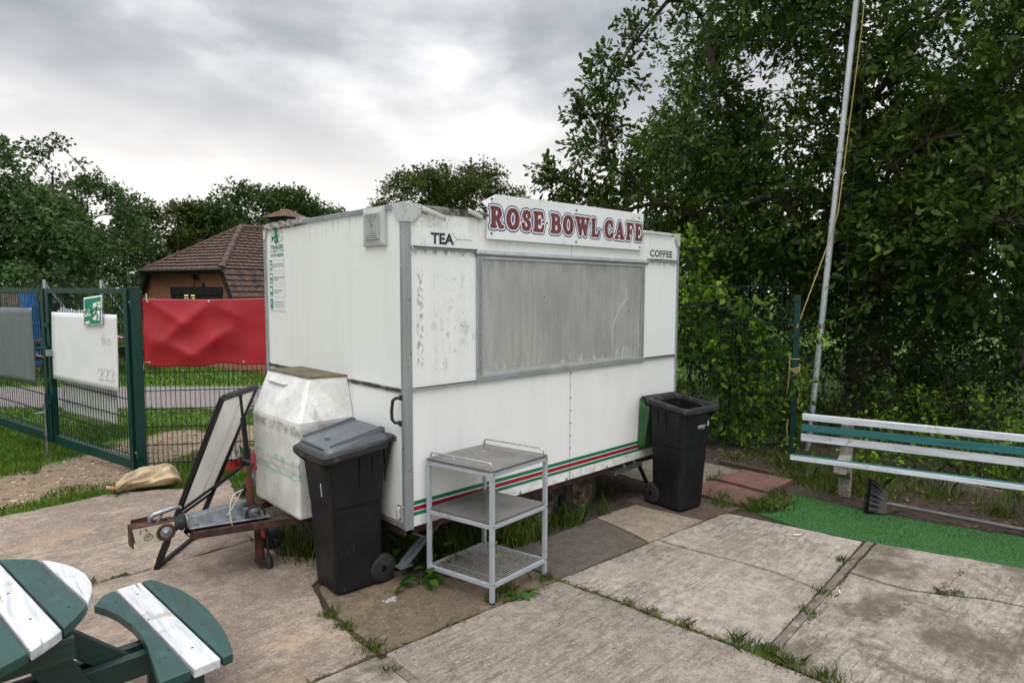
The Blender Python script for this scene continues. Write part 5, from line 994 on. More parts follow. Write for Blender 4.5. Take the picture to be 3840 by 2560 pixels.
def gpart(name, mat, par, Mo, fn, **k):
    mb = MB(); fn(mb); mb.v = [tuple(Mo @ Vector(v)) for v in mb.v]; return mb.build(name, M[mat], par, **k)
def f(mb):
    for z in (1.86, .20): mb.tube([gpt(-.11, z), gpt(.03, z)], .014, 8); mb.bar(gpt(-.10, z-.03), gpt(-.02, z-.03), .05, .012, gn)
gpart('hinge', 'galv', g1, m1, f)
def f(mb):
    mb.bar(gpt(1.59, 1.20, .035), gpt(1.59, 1.36, .035), .10, .02, gn); mb.bar(gpt(1.48, 1.30, .06), gpt(1.73, 1.30, .06), .028, .028, gn); mb.bar(gpt(1.70, 1.27, .05), gpt(1.70, 1.35, .05), .03, .05, gn); mb.bar(gpt(1.50, 1.27, .05), gpt(1.50, 1.33, .05), .025, .05, gn)
gpart('latch', 'gate', g2, m2, f, bevel=.003)
def f(mb): mb.box(tuple(gpt(1.44, 1.25, .065)), (.06, .05, .075)); mb.tube([gpt(1.66, 1.25, .07), gpt(1.66, 1.215, .075), gpt(1.60, 1.20, .075), gpt(1.52, 1.20, .075)], .006, 6)
gpart('padlock', 'galv', g2, m2, f, bevel=.006)
def f(mb): mb.tube([gpt(1.62, .75, .045), gpt(1.62, -.02, .045)], .012, 8); mb.tube([gpt(1.62, .52, .045), gpt(1.62, .52, .10), gpt(1.74, .50, .10)], .010, 8); mb.bar(gpt(1.60, .6, .03), gpt(1.64, .6, .03), .05, .03); mb.bar(gpt(1.60, .25, .03), gpt(1.64, .25, .03), .05, .03)
gpart('drop_bolt', 'galv', g2, m2, f)
def f(mb): mb.tube([gpt(1.50, .75, .045), gpt(1.50, .18, .045)], .012, 8); mb.tube([gpt(1.50, .62, .045), gpt(1.50, .63, .09), gpt(1.42, .66, .09)], .010, 8); mb.bar(gpt(1.45, 1.58, .03), gpt(1.52, 1.58, .04), .05, .05); mb.bar(gpt(1.45, .92, .03), gpt(1.52, .92, .04), .05, .05)
gpart('drop_bolt', 'gate', g1, m1, f)
def sheet(name, label, cat, quad, off, mat, curl=.0, th=.003, n=14, rot=0):
    def fn(u, v):
        (ta_, za), (tb, zb), (tc_, zc), (td, zd) = quad; t_ = (ta_*(1-u)+tb*u)*(1-v)+(td*(1-u)+tc_*u)*v; z = (za*(1-u)+zb*u)*(1-v)+(zd*(1-u)+zc*u)*v
        return gpt(t_, z, off+curl*(math.sin(PI*u)*.5+.5*math.sin(PI*v*1.3+u*2)))
    mb = MB(); mb.grid(fn, n, n); return tag(mb.build(name, M[mat], None, thick=th), label, cat), fn
ws, wfn = sheet('blank_sheet', 'plain white sheet with ghost lettering tied to the gate below the exit sign', 'sheet', ((1.385, 1.735), (.155, 1.725), (.195, .875), (1.425, .945)), .040, 'whitesheet', .008)
# ghost of removed lettering on the white sheet
def gh(body, t_, z, w, h):
    o = text_part('ghost_lettering', body, 'ghost', ws, frame(gpt(t_, z, .0535), -gd, (0,0,1)), w, h, .012)
gh('the', .46, 1.40, .17, .12); gh('222', .53, 1.0, .29, .14)
sheet('blank_sheet', 'grey metal sheet fixed to the left gate leaf', 'sheet', ((2.85, 1.775), (1.785, 1.778), (1.785, .845), (2.95, .885)), .045, 'greysheet', .004)
sheet('blank_sheet', 'dull white sheet hanging low behind the bars of the gate', 'sheet', ((1.335, 1.0), (.33, 1.0), (.36, .475), (1.395, .535)), -.03, 'dullsheet', .012)
mb = MB()
for k in range(13): mb.add([gpt(1.38-.065*k, 1.75+.02*math.sin(k*1.1)**2+.035*math.exp(-((k-2)/2)**2), -.02) , gpt(1.38-.065*k-.06, 1.75+.02*math.sin(k*1.3)**2, -.02), gpt(1.38-.065*k-.06, 1.62, -.02), gpt(1.38-.065*k, 1.62, -.02)], [(0, 1, 2, 3)])
tag(mb.build('blank_sheet', M['whitesheet'], None, thick=.004), 'wavy white sheet edge showing behind the gate bars above the plain sheet', 'sheet')
ex, efn = sheet('exit_sign', 'bent green exit sign with running figure on the gate', 'exit sign', ((.682, 1.905), (.352, 1.938), (.372, 1.612), (.712, 1.592)), .075, 'white', .0)
def ef(t_, z, o=.0785): return gpt(t_, z, o)
def epoly(pts, mat, name, o=.0785):
    mb = MB(); ps = []
    for u, v in pts:
        p = efn(u, v); ps.append(Vector(p)+gn*(o-.075))
    mb.add(ps, [tuple(range(len(ps)))]); return mb.build(name, M[mat], ex)
epoly([(.045, .05), (.955, .04), (.955, .955), (.045, .95)], 'sticker_green', 'green_field', .0775)
dp = [(.52, .24), (.93, .20), (.93, .42), (.88, .86), (.50, .80), (.56, .60)]; epoly(dp, 'white', 'door_symbol', .0788)
mb = MB()
def ep(u, v, o=.0805): return Vector(efn(u, v))+gn*(o-.075)
mb.ball(tuple(ep(.80, .29)), .013, 8, 5)
for path_ in ([(.77, .37), (.72, .52), (.66, .62)], [(.66, .62), (.56, .66), (.47, .68)], [(.70, .56), (.80, .68), (.76, .82)], [(.77, .38), (.62, .42), (.56, .50)], [(.78, .38), (.88, .46), (.98, .47)]): mb.tube([ep(*q) for q in path_], .0085, 6)
mb.build('running_figure', M['sticker_green'], ex)
text_part('exit_lettering', 'Exit', 'white', ex, frame(ep(.10, .69, .0775), (ep(.9, .60)-ep(.1, .66)), (0,0,1)), .115, .088, .02, .002)
mb = MB(); mb.tube([ep(.0, .53, .08), ep(.5, .50, .082), ep(1.0, .47, .08)], .0035, 5); mb.build('tie_wire', M['black_metal'], ex)
epoly([(.05, .93), (.15, .86), (.30, .83), (.38, .90), (.25, .93)], 'white', 'worn_patch', .0792)
# posts and mesh fence running away behind the trailer
def square_post(name, label, p, h, w=.10, cat='fence post', group=None, d=(1,0)):
    t_ = thing(name, label, cat, (p[0], p[1], 0), math.atan2(d[1], d[0]), group); mb = MB(); mb.b2((-w/2, -w/2, -.06), (w/2, w/2, h)); mb.build('post_shaft', M['gate'], t_, .005)
    mb = MB(); mb.b2((-w/2-.003, -w/2-.003, h), (w/2+.003, w/2+.003, h+.008)); mb.build('post_cap', M['gate'], t_, .003); return t_
FA = Vector((-.555, 4.275, 0)); fd = Vector((1.117, -.712, 0)).normalized(); fn_ = Vector((-fd.y, fd.x, 0))
if fn_.dot(CAM-FA) < 0: fn_ = -fn_
square_post('gate_post', 'thick green gate post between the gate and the red banner', (-.548, 4.268), 2.02, .096, 'gate post', None, (.96, -.28))
def mesh_fence(label, A, d, L, h, z0=.05, step=.05, hs=.2, post_n=0, g=None, posts=True):
    t_ = thing('mesh_fence', label, 'fence', tuple(A)); n_ = Vector((-d.y, d.x, 0)); mb = MB()
    for i in range(int(L/step)+1): p = d*(.07+step*i); mb.bar(p+Vector((0,0,z0-.06)), p+Vector((0,0,h)), .0055, .0055, n_)
    k = 0
    while h-.03-hs*k > z0:
        z = h-.03-hs*k
        for o in (-.0055, .0055): mb.bar(d*.05+n_*o+Vector((0,0,z)), d*(L+.05)+n_*o+Vector((0,0,z)), .0085, .0055, n_)
        k += 1
    mb.build('mesh_panel', M['wire'], t_); return t_
f1 = mesh_fence('green mesh fence carrying the red banner, running from gate post to trailer', FA, fd, 2.45, 1.93)
p2 = FA+fd*2.55; mb = MB(); mb.box((*(fd*2.53).xy, .97), (.06, .06, 2.0)); mb.build('post', M['gate'], f1, .004)
# banner
def bfn(u, v):
    L = 1.62; t_ = .085+L*u; top = 1.905-.012*math.sin(PI*min(1, u*1.25))*1.2+.01*u; botz = 1.168-.018*math.sin(u*9)-.010*math.sin(u*23)+.03*(1-u)**6
    z = top+(botz-top)*v; d = .0
    def fold(u0, v0, u1, v1, w, a):
        ax, ay = u1-u0, v1-v0; L2 = ax*ax+ay*ay; q = max(0, min(1, ((u-u0)*ax+(v-v0)*ay)/L2)); dd_ = math.hypot((u-u0-q*ax), (v-v0-q*ay)); return a*math.exp(-(dd_/w)**2)
    def crease(u0, v0, u1, v1, w, a):
        ax, ay = u1-u0, (v1-v0)*.46; L2 = ax*ax+ay*ay; px_, py_ = u-u0, (v-v0)*.46; q = max(0, min(1, (px_*ax+py_*ay)/L2)); dd_ = math.hypot(px_-q*ax, py_-q*ay); return 1.25*a*math.exp(-(math.sqrt(dd_*dd_+.0005)-.0224)/w)*(.35+.65*math.sin(PI*min(1, max(.1, q)*.9)))
    d += crease(.47, -.05, .10, .66, .045, .040)+crease(.08, .60, .34, .86, .035, .024)+crease(.28, .86, .52, .50, .04, .034)+crease(.44, -.02, .425, 1.05, .05, .026)+crease(.02, .02, .30, .42, .03, .018)+crease(.03, .98, .10, .30, .03, .016)+crease(.60, .0, .52, .9, .05, .012)+crease(.42, .03, .62, .30, .03, .012)
    d += .004*math.sin(u*15+v*3)+.012*mnoise.noise((u*4, v*3, 2))
    return tuple(FA+fd*t_+fn_*(.028+d)+Vector((0,0,z)))
mb = MB(); mb.grid(bfn, 90, 48); bnr = tag(mb.build('banner', M['banner'], None, thick=.002), 'creased red vinyl banner tied to the mesh fence', 'banner')
mb = MB()
for u, v in ((.035, .045), (.03, .955), (.62, .955), (.42, .03)):
    p = Vector(bfn(u, v))+fn_*.006; mb.lathe([(.006, 0), (.006, .003), (.013, .003), (.013, 0)], frame(p, fd, (0,0,1)), 12)
mb.build('eyelet', M['chrome'], bnr)
mb = MB(); p = Vector(bfn(.035, .045)); mb.tube([p+fn_*.012, p+Vector((-.006, 0, .03))+fn_*.015, p+Vector((-.012, 0, .085))], .006, 6); mb.build('tie', M['cone_white'], bnr)
mb = MB(); p = Vector(bfn(.03, .955)); mb.tube(smooth_path([p+fn_*.012, p+Vector((-.03, .0, .01))+fn_*.02, p+Vector((-.05, .02, -.02)), p+Vector((-.05, .02, -.07))]), .004, 6); mb.build('tie', M['tan_rope'], bnr)

# ------------------------------------------------------------------ right fence, flagpole, ropes
RP = Vector((5.54, -.25, 0)); rd_ = Vector((-.68, 1.21, 0)).normalized(); rn = Vector((-rd_.y, rd_.x, 0))
if rn.dot(CAM-RP) < 0: rn = -rn
f2 = mesh_fence('green mesh fence overgrown by the leafy hedge, right of the trailer', RP, rd_, 2.9, 2.085, .02, .05, .22)
mb = MB(); mb.b2((-.035, -.035, -.05), (.035, .035, 1.955)); mb.build('post', M['gate'], f2, .004).rotation_euler = (0, 0, math.atan2(rd_.y, rd_.x))
for z in (1.90, 1.45, .97, .53): p = rn*.04+Vector((0, 0, z)); mb = MB(); mb.bar(p-rd_*.02, p+rd_*.06, .035, .008, rn); mb.ball(tuple(p+rn*.006), .01, 8, 4); mb.build('clip', M['gate'], f2)
FP = thing('flagpole', 'leaning galvanised flagpole rising in front of the big oak', 'flagpole', (5.90, -.305, -.03))
ax = Vector((6.21-5.90, -.54+.305, 5.5)).normalized()
mb = MB(); mb.tube([(0,0,0), tuple(ax*2.9)], .036, 16); mb.tube([tuple(ax*2.9), tuple(ax*8)], .033, 16); fp = mb.build('shaft', M['pole'], FP)
for q in (2.88, 3.75): mb = MB(); mb.tube([tuple(ax*q), tuple(ax*(q+.05))], .040, 16); mb.build('collar', M['pole'], FP)
def pole(h, o=(0,0,0)): return Vector((5.90, -.305, -.03))+ax*h+Vector(o)
rv = Vector((.69, -.72, 0))  # towards picture right
ropeA = [RP+rn*.05+Vector((0,0,1.19)), RP+rn*.05+Vector((.0,0,1.45)), pole(2.62, tuple(rv*-.045-Vector((.03,.03,0)))), pole(3.0, tuple(rv*.03-Vector((.04,.04,0)))), pole(5.2, tuple(rv*.10)), pole(7.9, tuple(rv*.06))]
mb = MB(); mb.tube([RP+rn*.045+Vector((0,0,1.56)), pole(2.62, tuple(rv*-.045-Vector((.03,.03,0))))], .006, 6); mb.tube(ropeA[2:], .006, 6)
for k in range(4): mb.tube([RP+Vector((0,0,1.01+.018*k))+(rd_*math.cos(a)+rn*math.sin(a))*(.052+.004*k)+Vector((0,0,.012*math.sin(a*2+k))) for a in np.linspace(0, 2*PI, 16)], .007, 6)
mb.tube([RP+Vector((0,0,1.175))+(rd_*math.cos(a)+rn*math.sin(a))*.052 for a in np.linspace(0, 2*PI, 16)], .006, 6)
q0 = RP+rd_*.07+rn*.03
mb.tube(smooth_path([q0+Vector((0,0,1.25)), q0+Vector((.01,0,1.0)), q0+Vector((.03,.02,.8)), q0+Vector((.04,.03,.72))]), .006, 6); mb.tube(smooth_path([q0+Vector((.02,0,.42)), q0+Vector((.0,0,.3)), q0+Vector((.03,0,.18))]), .006, 6); q1 = RP-rd_*.05+rn*.04
mb.tube(smooth_path([q1+Vector((0,0,1.12)), q1+Vector((-.01,0,.95)), q1+Vector((.03,-.02,.85)), q1+Vector((-.01,0,.70)), q1+Vector((-.01,0,.62))]), .006, 6)
mb.tube(smooth_path([q0+Vector((0,0,1.0)), q0+Vector((.03,.0,.93)), RP+rn*.06+Vector((0,0,1.0)), q1+Vector((0,0,1.03))]), .006, 6)
tag(mb.build('rope', M['tan_rope'], None), 'yellow rope tied round the fence post and run up the flagpole', 'rope')
hal = [pole(7.8, tuple(rv*.16)), pole(4.5, tuple(rv*.20)), Vector((6.21, -.56, 2.62)), Vector((6.222, -.593, 2.16)), Vector((6.188, -.603, 1.78)), Vector((6.13, -.61, 1.21)), Vector((6.057, -.578, .87)), Vector((5.995, -.546, .6)), Vector((5.95, -.5, .1))]
mb = MB(); mb.tube(smooth_path(hal), .004, 5); tag(mb.build('halyard', M['dark'], None), 'thin dark halyard hanging slack beside the flagpole', 'rope')
# ------------------------------------------------------------------ trees, hedges and weeds
def unit(v): return v/(np.linalg.norm(v, axis=-1, keepdims=True)+1e-9)
OAKLEAF = [(0, 0), (.18, .10), (.30, .09), (.42, .23), (.52, .13), (.68, .28), (.78, .15), (.92, .17), (1.0, 0), (.92, -.17), (.78, -.15), (.68, -.28), (.52, -.13), (.42, -.23), (.30, -.09), (.18, -.10)]
OVAL = [(0, 0), (.18, .16), (.42, .27), (.68, .22), (1.0, 0), (.68, -.22), (.42, -.27), (.18, -.16)]
TUFT = [(0, 0), (.35, .42), (.55, .16), (1.0, .30), (.75, -.05), (.85, -.42), (.4, -.30)]
def leaves(pos, dirs, size, shape, droop=.0, fold=.0, nrm=None):
    n = len(pos); d = unit(dirs); r = nrm if nrm is not None else unit(RNG.normal(0, 1, (n, 3))+np.array([0, 0, 1.1])); s = unit(np.cross(d, r)); u = np.cross(s, d)
    sh = np.array(shape); L = size[:, None, None]
    return pos[:, None, :]+L*(sh[None, :, 0:1]*d[:, None, :]+sh[None, :, 1:2]*s[:, None, :]+(fold*np.abs(sh[None, :, 1:2])-droop*sh[None, :, 0:1]**2)*u[:, None, :])
def twig_leaves(c, rad, ntw, per, size, spread=.045, up=.25, squash=.85):
    """twigs radiating from c, leaves gathered along their outer part"""
    d = unit(RNG.normal(0, 1, (ntw, 3))+np.array([0, 0, up])); L = rad*RNG.uniform(.55, 1.1, ntw); d[:, 2] *= squash
    nr_ = 3; site = RNG.uniform(.35, 1.0, (ntw, nr_)); site[:, 0] = 1.0; pick = RNG.integers(0, nr_, (ntw, per)); k = np.clip(np.take_along_axis(site, pick, 1)+RNG.normal(0, .05, (ntw, per)), .1, 1.08)
    p = c+d[:, None, :]*(L[:, None]*k)[:, :, None]+RNG.normal(0, spread, (ntw, per, 3)); p[:, :, 2] -= .10*rad*k**2
    dr = d[:, None, :]+RNG.normal(0, .75, (ntw, per, 3))+np.array([0, 0, -.15])
    return p.reshape(-1, 3), dr.reshape(-1, 3), [(c, c+d[i]*L[i]*.95-np.array([0, 0, .09*rad])) for i in range(ntw)]
def tree(name, label, cat, base, clumps, trunk_top, tr, leaf, mat, group=None, shape=OAKLEAF, per=9, twr=.006, limb=True, limb_w=.045, hang=0, nmin=8, dens=46, fold=.15):
    t_ = thing(name, label, cat, base, 0, group); b = np.array(base); P, D, tw = [], [], []
    for c, r in clumps:
        n = max(nmin, int(dens*r*r)); p, d, w = twig_leaves(np.array(c, float), r, n, per, leaf); P.append(p); D.append(d); tw.append((np.array(c), r, w))
    P = np.concatenate(P); D = np.concatenate(D); ok = P[:, 2] > -.02; P, D = P[ok], D[ok]
    V = leaves(P-b, D, leaf*RNG.uniform(.45, 1.32, len(P)), shape, .15, fold); poly_mesh('crown', V, len(shape), M[mat], t_)
    if limb:
        mb = MB(); B = Vector(base); top = Vector(trunk_top); tp_ = smooth_path([B, B.lerp(top, .35)+Vector((.05, -.04, 0)), B.lerp(top, .7)+Vector((-.04, .06, 0)), top], 5)
        mb.tube([p-B for p in tp_], [tr*(1.2-1.0*i/(len(tp_)-1)) if i else tr*1.6 for i in range(len(tp_))], 10)
        # every limb grows from the nearest wood nearer the trunk; thickness follows what it carries
        i0 = int(len(tp_)*.28); nodes = list(tp_[i0:]); par = [-1]*len(nodes); nr_ = len(nodes)
        order = sorted(tw, key=lambda q: min((Vector(q[0])-p).length for p in nodes[:nr_]))
        for c, r, w in order:
            C = Vector(c); best = min(range(len(nodes)), key=lambda k: (C-nodes[k]).length+.5*max(0, nodes[k].z-C.z)+(.25 if k < nr_ else 0)); nodes.append(C); par.append(best)
        cnt = [1]*len(nodes)
        for k in range(len(nodes)-1, nr_-1, -1):
            if par[k] >= nr_: cnt[par[k]] += cnt[k]
        wr = lambda k: min(tr*.4, limb_w*.28*math.sqrt(cnt[k]))
        for k in range(nr_, len(nodes)):
            S, C = nodes[par[k]], nodes[k]; L_ = (C-S).length; mid = S.lerp(C, .5)+Vector((random.uniform(-.1, .1), random.uniform(-.1, .1), random.uniform(.0, .1)))*L_; q = smooth_path([S, mid, C], 4); w0, w1 = wr(k)*1.15, wr(k)*.75
            mb.tube([p-B for p in q], [w0+(w1-w0)*i/(len(q)-1) for i in range(len(q))], 6, False)
            if twr:
                for a_, e_ in order[k-nr_][2][:12]: A_2, E_2 = Vector(a_), Vector(e_); mb.tube([A_2-B, A_2.lerp(E_2, .5)+Vector((0, 0, .03))-B, E_2-B], [twr*1.4, twr, twr*.5], 4, False)
        mb.build('trunk', M['bark'], t_)
    return t_
def pol(az, el, d): return (CAM.x+d*math.cos(R(az)), CAM.y+d*math.sin(R(az)), CAM.z+d*math.tan(R(el)))
# --- the big oak at the right
oc = []
rs_ = np.random.default_rng(5)
while len(oc) < 230:
    v = rs_.normal(0, 1, 3); v /= np.linalg.norm(v); v *= rs_.uniform(.35, 1)**.6; p = np.array([9.3, .6, 6.0])+v*np.array([3.7, 5.2, 4.6])
    if p[2] < 2.4: continue
    d_ = p[:2]-np.array(CAM.xy); az = math.degrees(math.atan2(d_[1], d_[0])); el = math.degrees(math.atan2(p[2]-CAM.z, np.hypot(*d_)))
    if np.hypot(*d_) < 9.6: continue
    if az > 38.3-.50*max(0, el-6)+rs_.uniform(-1, .5): continue
    oc.append((tuple(p), rs_.uniform(.55, .95)))
for az, el, d, r in ((43.6, 10.6, 10.8, .26), (43.0, 10.2, 10.8, .28), (42.3, 9.6, 10.8, .36), (41.6, 9.2, 10.8, .45), (42.4, 8.0, 11, .35), (41.3, 7.2, 11, .5), (40.3, 8.3, 10.8, .6), (40.9, 15.1, 10.6, .25), (40.2, 15.8, 10.6, .33), (39.4, 15.0, 10.6, .42), (38.6, 14.2, 10.6, .5), (39.4, 17.2, 10.8, .3), (38.6, 16.7, 10.8, .38), (38.8, 19.4, 10.8, .25), (38.2, 18.5, 10.8, .34), (37.5, 17.6, 10.8, .5), (36.4, 21.8, 11, .28), (35.6, 23.5, 11, .33), (36.0, 20.2, 11, .45), (38.6, 12.6, 10.6, .55), (39.6, 11.6, 10.6, .5), (37.6, 10.5, 10.4, .7), (38.6, 8.2, 10.6, .7), (39.4, 6.4, 10.8, .6), (37.2, 6.5, 10.2, .6), (33.2, 23.0, 10.6, .5), (38.0, 5.0, 10.4, .5)):
    oc.append((pol(az, el, d), r))
for az, el, d, r in ((30, 3.8, 10.2, .6), (26, 4.4, 10, .7), (22.5, 5.2, 10, .75), (19, 6.5, 9.8, .7), (15, 5.5, 9.2, .75), (12, 7.5, 9, .7), (9, 5.0, 8.6, .75), (16, 9.5, 9.4, .7), (10.5, 11, 9, .7), (20, 10, 10, .7), (13, 14, 9.2, .7), (24, 8, 10, .6), (8, 16, 9, .7), (17, 17, 9.8, .7), (11, 20, 9.2, .7), (19, 22, 10, .7), (14, 2.6, 9.4, .7), (9, 1.8, 9.2, .7), (19, 3.0, 9.9, .6), (6, 9, 9, .8), (12, 3.5, 9, .6), (16.5, 4, 9.3, .55), (10, 8.5, 8.8, .6), (14, 11, 9.2, .6), (36, 3.0, 11, .6), (33.5, 4.2, 10.8, .65), (31, 6.5, 10.6, .7), (27.5, 6.8, 10.4, .7), (34, 7.5, 10.6, .7), (28, 1.9, 10.6, .5), (24, 2.6, 10.4, .55), (20.5, 1.4, 10.2, .55), (17, .8, 9.6, .6), (12, .6, 9.4, .6), (8, 3.4, 9, .6), (22, 13, 10.2, .7), (25.5, 11, 10.2, .7), (29, 10, 10.4, .7), (15, 19, 9.6, .7), (9.5, 14, 9, .7), (7.5, 20, 9, .8), (20, 16, 10, .7)):
    oc.append((pol(az, el, d), r))
tree('oak_tree', 'huge dark oak filling the right of the picture behind flagpole and bench', 'tree', (9.2, .1, -.03), oc, (9.0, .5, 8.0), .26, .112, 'oak', None, OAKLEAF, 14, .005, True, .040, dens=66)
# --- hedge and bushes below it
def bush(label, base, clumps, leaf, mat, shape=OVAL, dens=55, per=8, cat='bush', name='bush', g=None):
    return tree(name, label, cat, (base[0], base[1], -.03), clumps, (base[0], base[1], max(c[0][2] for c in clumps)*.6), .03, leaf, mat, g, shape, per, .003, True, .012, 0, 10, dens, .25)
def wall_clumps(A, B, z0, z1, n, r0, r1, dep, seed):
    g = np.random.default_rng(seed); out = []
    for i in range(n):
        u = g.uniform(0, 1); z = z0+(z1-z0)*(i+.5)/n; w = g.uniform(-dep, dep); dx, dy = B[0]-A[0], B[1]-A[1]; L = math.hypot(dx, dy); out.append(((A[0]+dx*u-dy/L*w, A[1]+dy*u+dx/L*w, z), g.uniform(r0, r1)))
    return out
hc = wall_clumps((5.78, -.10), (4.5, 2.2), .10, 2.0, 66, .24, .38, .10, 1)
bush('bright leafy dogwood hedge pressed against the right mesh fence', (5.35, 1.0), hc, .11, 'hedge', g=None)
bush('taller leafy shrub rising above the mesh fence behind the trailer end', (5.9, 1.9), wall_clumps((5.9, 1.2), (5.0, 2.9), 1.2, 2.7, 24, .3, .5, .2, 2), .10, 'hedge', dens=50)
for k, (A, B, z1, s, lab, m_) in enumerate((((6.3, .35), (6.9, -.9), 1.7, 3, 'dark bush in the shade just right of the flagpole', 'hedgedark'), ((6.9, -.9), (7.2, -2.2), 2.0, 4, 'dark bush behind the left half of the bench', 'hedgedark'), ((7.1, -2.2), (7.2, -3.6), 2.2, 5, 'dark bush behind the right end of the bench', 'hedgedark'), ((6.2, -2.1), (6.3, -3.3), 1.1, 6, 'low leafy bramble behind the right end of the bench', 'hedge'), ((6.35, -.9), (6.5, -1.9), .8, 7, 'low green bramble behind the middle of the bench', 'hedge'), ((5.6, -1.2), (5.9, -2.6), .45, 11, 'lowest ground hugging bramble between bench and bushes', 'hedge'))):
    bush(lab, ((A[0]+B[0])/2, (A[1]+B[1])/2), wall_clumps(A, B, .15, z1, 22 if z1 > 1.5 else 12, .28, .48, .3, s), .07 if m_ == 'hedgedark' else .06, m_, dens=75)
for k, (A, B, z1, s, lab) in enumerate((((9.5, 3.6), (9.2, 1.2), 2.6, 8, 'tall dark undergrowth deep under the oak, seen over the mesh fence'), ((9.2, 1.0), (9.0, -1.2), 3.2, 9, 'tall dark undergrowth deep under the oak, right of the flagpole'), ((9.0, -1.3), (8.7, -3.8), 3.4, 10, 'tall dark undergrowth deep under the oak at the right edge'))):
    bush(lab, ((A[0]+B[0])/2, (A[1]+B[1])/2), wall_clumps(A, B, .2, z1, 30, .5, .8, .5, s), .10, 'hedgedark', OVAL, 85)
# a few stray sprays through and past the mesh
bush('young sprig with drooping leaves growing out beside the right fence post', (5.68, -.42), [((5.72, -.45, 1.55), .15), ((5.68, -.42, 1.42), .15), ((5.52, -.36, .92), .13), ((5.47, -.33, .78), .12)], .075, 'hedge', dens=330, per=3)
bush('low pale weed bush at the foot of the right fence post', (5.25, -.1), [((5.25, -.12, .16), .2), ((5.35, -.3, .12), .16), ((5.1, .05, .12), .15)], .05, 'hedge', dens=220, per=4)
# --- background trees
def cone_clumps(az, d, el_top, w, el0=-2.0, n=40, seed=0, r=(.5, .9), round_=True, dep=.8):
    g = np.random.default_rng(seed); x, y, zt = pol(az, el_top, d); zb = max(.3, CAM.z+d*math.tan(R(el0))); out = []
    for i in range(n):
        f = ((i+.5)/n)**.8; z = zb+(zt-zb)*f; prof = (math.sqrt(max(0, 1-((f-.40)/.60)**2)) if f > .4 else .62+.38*f/.4) if round_ else (1-f*.8)
        a = g.uniform(0, 2*PI); q = w*prof*math.sqrt(g.uniform(.25, 1)); rr = g.uniform(*r)*(1 if f < .9 else .7); out.append(((x+q*math.cos(a), y+q*math.sin(a)*dep, z-rr*.6 if f > .93 else z), rr))
    return out, (x, y, -.03), zt
def far_tree(label, az, d, el, w, mat, n, seed, leaf, el0=-2, round_=True, r=(.5, .9), dens=30, tr=.18, per=7):
    c, b, zt = cone_clumps(az, d, el, w, el0, n, seed, r, round_)
    leaf *= .66; dens *= 2.0
    tree('background_tree', label, 'tree', b, c, (b[0], b[1], zt*.8), tr, leaf, mat, 'trees beyond the gate and building', TUFT, per, 0, True, .028, dens=dens)
far_tree('tall bluish green tree cut by the left edge of the photo', 86.6, 27, 10.9, 2.7, 'farblue', 90, 21, .21, -3, True, (.6, 1.0))
far_tree('thin open topped tree showing sky through its crown behind the left trees', 81.6, 33, 10.9, 1.7, 'fardark', 26, 22, .20, 2.0, True, (.45, .75), 22)
far_tree('broad bluish green tree, second from the left edge', 83.2, 26, 7.2, 2.0, 'farblue', 70, 23, .21, -3, True, (.6, .95))
far_tree('slender pointed green tree, third from the left edge, sloping down towards the building', 79.6, 37, 8.5, 3.0, 'farblue', 110, 24, .20, -3, True, (.5, .9))
far_tree('low bluish green tree just left of the brick building', 77.4, 40, 4.6, 3.0, 'farblue', 70, 25, .20, -3, True, (.5, .9))
far_tree('bushy green sapling at the foot of the left trees behind the gates', 82.2, 24, 1.6, 1.3, 'farblue', 22, 26, .18, -3, True, (.4, .7))
far_tree('dark shade tree behind the pointed trees at left', 84.5, 34, 6.5, 4.5, 'fardark', 50, 36, .26, -2, True, (.8, 1.3))
far_tree('olive lit oak rising left of the brick roof', 73.6, 42, 7.0, 3.1, 'farolive', 56, 27, .24, -.5, True, (.7, 1.15), tr=.25)
far_tree('rounded dark oak above the brick building roof ridge', 67.4, 42, 8.6, 3.9, 'fardark', 84, 28, .24, .5, True, (.7, 1.2), tr=.28)
far_tree('smaller dark oak right of the roof cupola', 62.8, 44, 7.3, 2.6, 'fardark', 48, 29, .24, .5, True, (.7, 1.1), tr=.22)
far_tree('dark oak between the two crowns behind the brick roof', 71.0, 47, 6.6, 3.2, 'fardark', 52, 30, .26, -.5, True, (.8, 1.2), tr=.22)
far_tree('low tree line crown just left of the trailer vent', 59.6, 46, 5.6, 3.2, 'fardark', 34, 31, .26, 0, True, (.7, 1.1), tr=.2)
far_tree('left lobe oak seen over the roof of the trailer', 54.6, 23, 10.6, 1.55, 'farolive', 44, 32, .15, 2.5, True, (.4, .75), 52, .2)
far_tree('right lobe oak seen over the roof of the trailer beside the sign', 50.0, 24, 10.8, 2.2, 'farolive', 70, 33, .15, 2.5, True, (.4, .8), 52, .2)
far_tree('low spreading oak branchy crown left of the lobed oaks over the trailer roof', 57.0, 25, 7.6, 1.3, 'farolive', 24, 34, .15, 2.5, True, (.35, .6), 44, .15)
far_tree('oak crown trailing off behind the left end of the cafe sign', 46.8, 25, 9.3, 1.5, 'farolive', 34, 35, .15, 3.0, True, (.35, .6), 44, .15)
for k, (az, d, el, w) in enumerate(((41, 24, 4.5, 2.6), (33, 22, 6.5, 3.2), (25, 24, 5.0, 3.2), (16, 20, 9, 3.6), (8, 19, 12, 3.8))):  # dense fill trees added behind the oak to block light coming through
    far_tree(('added woodland tree blocking light between trailer end and oak', 'added woodland tree blocking light through the left of the oak', 'added woodland tree blocking light behind the flagpole', 'added woodland tree blocking light behind the oak trunk', 'added woodland tree blocking light at the far right edge')[k], az, d, el, w, 'fardark', 40, 40+k, .22, -3, True, (.7, 1.1), 26)
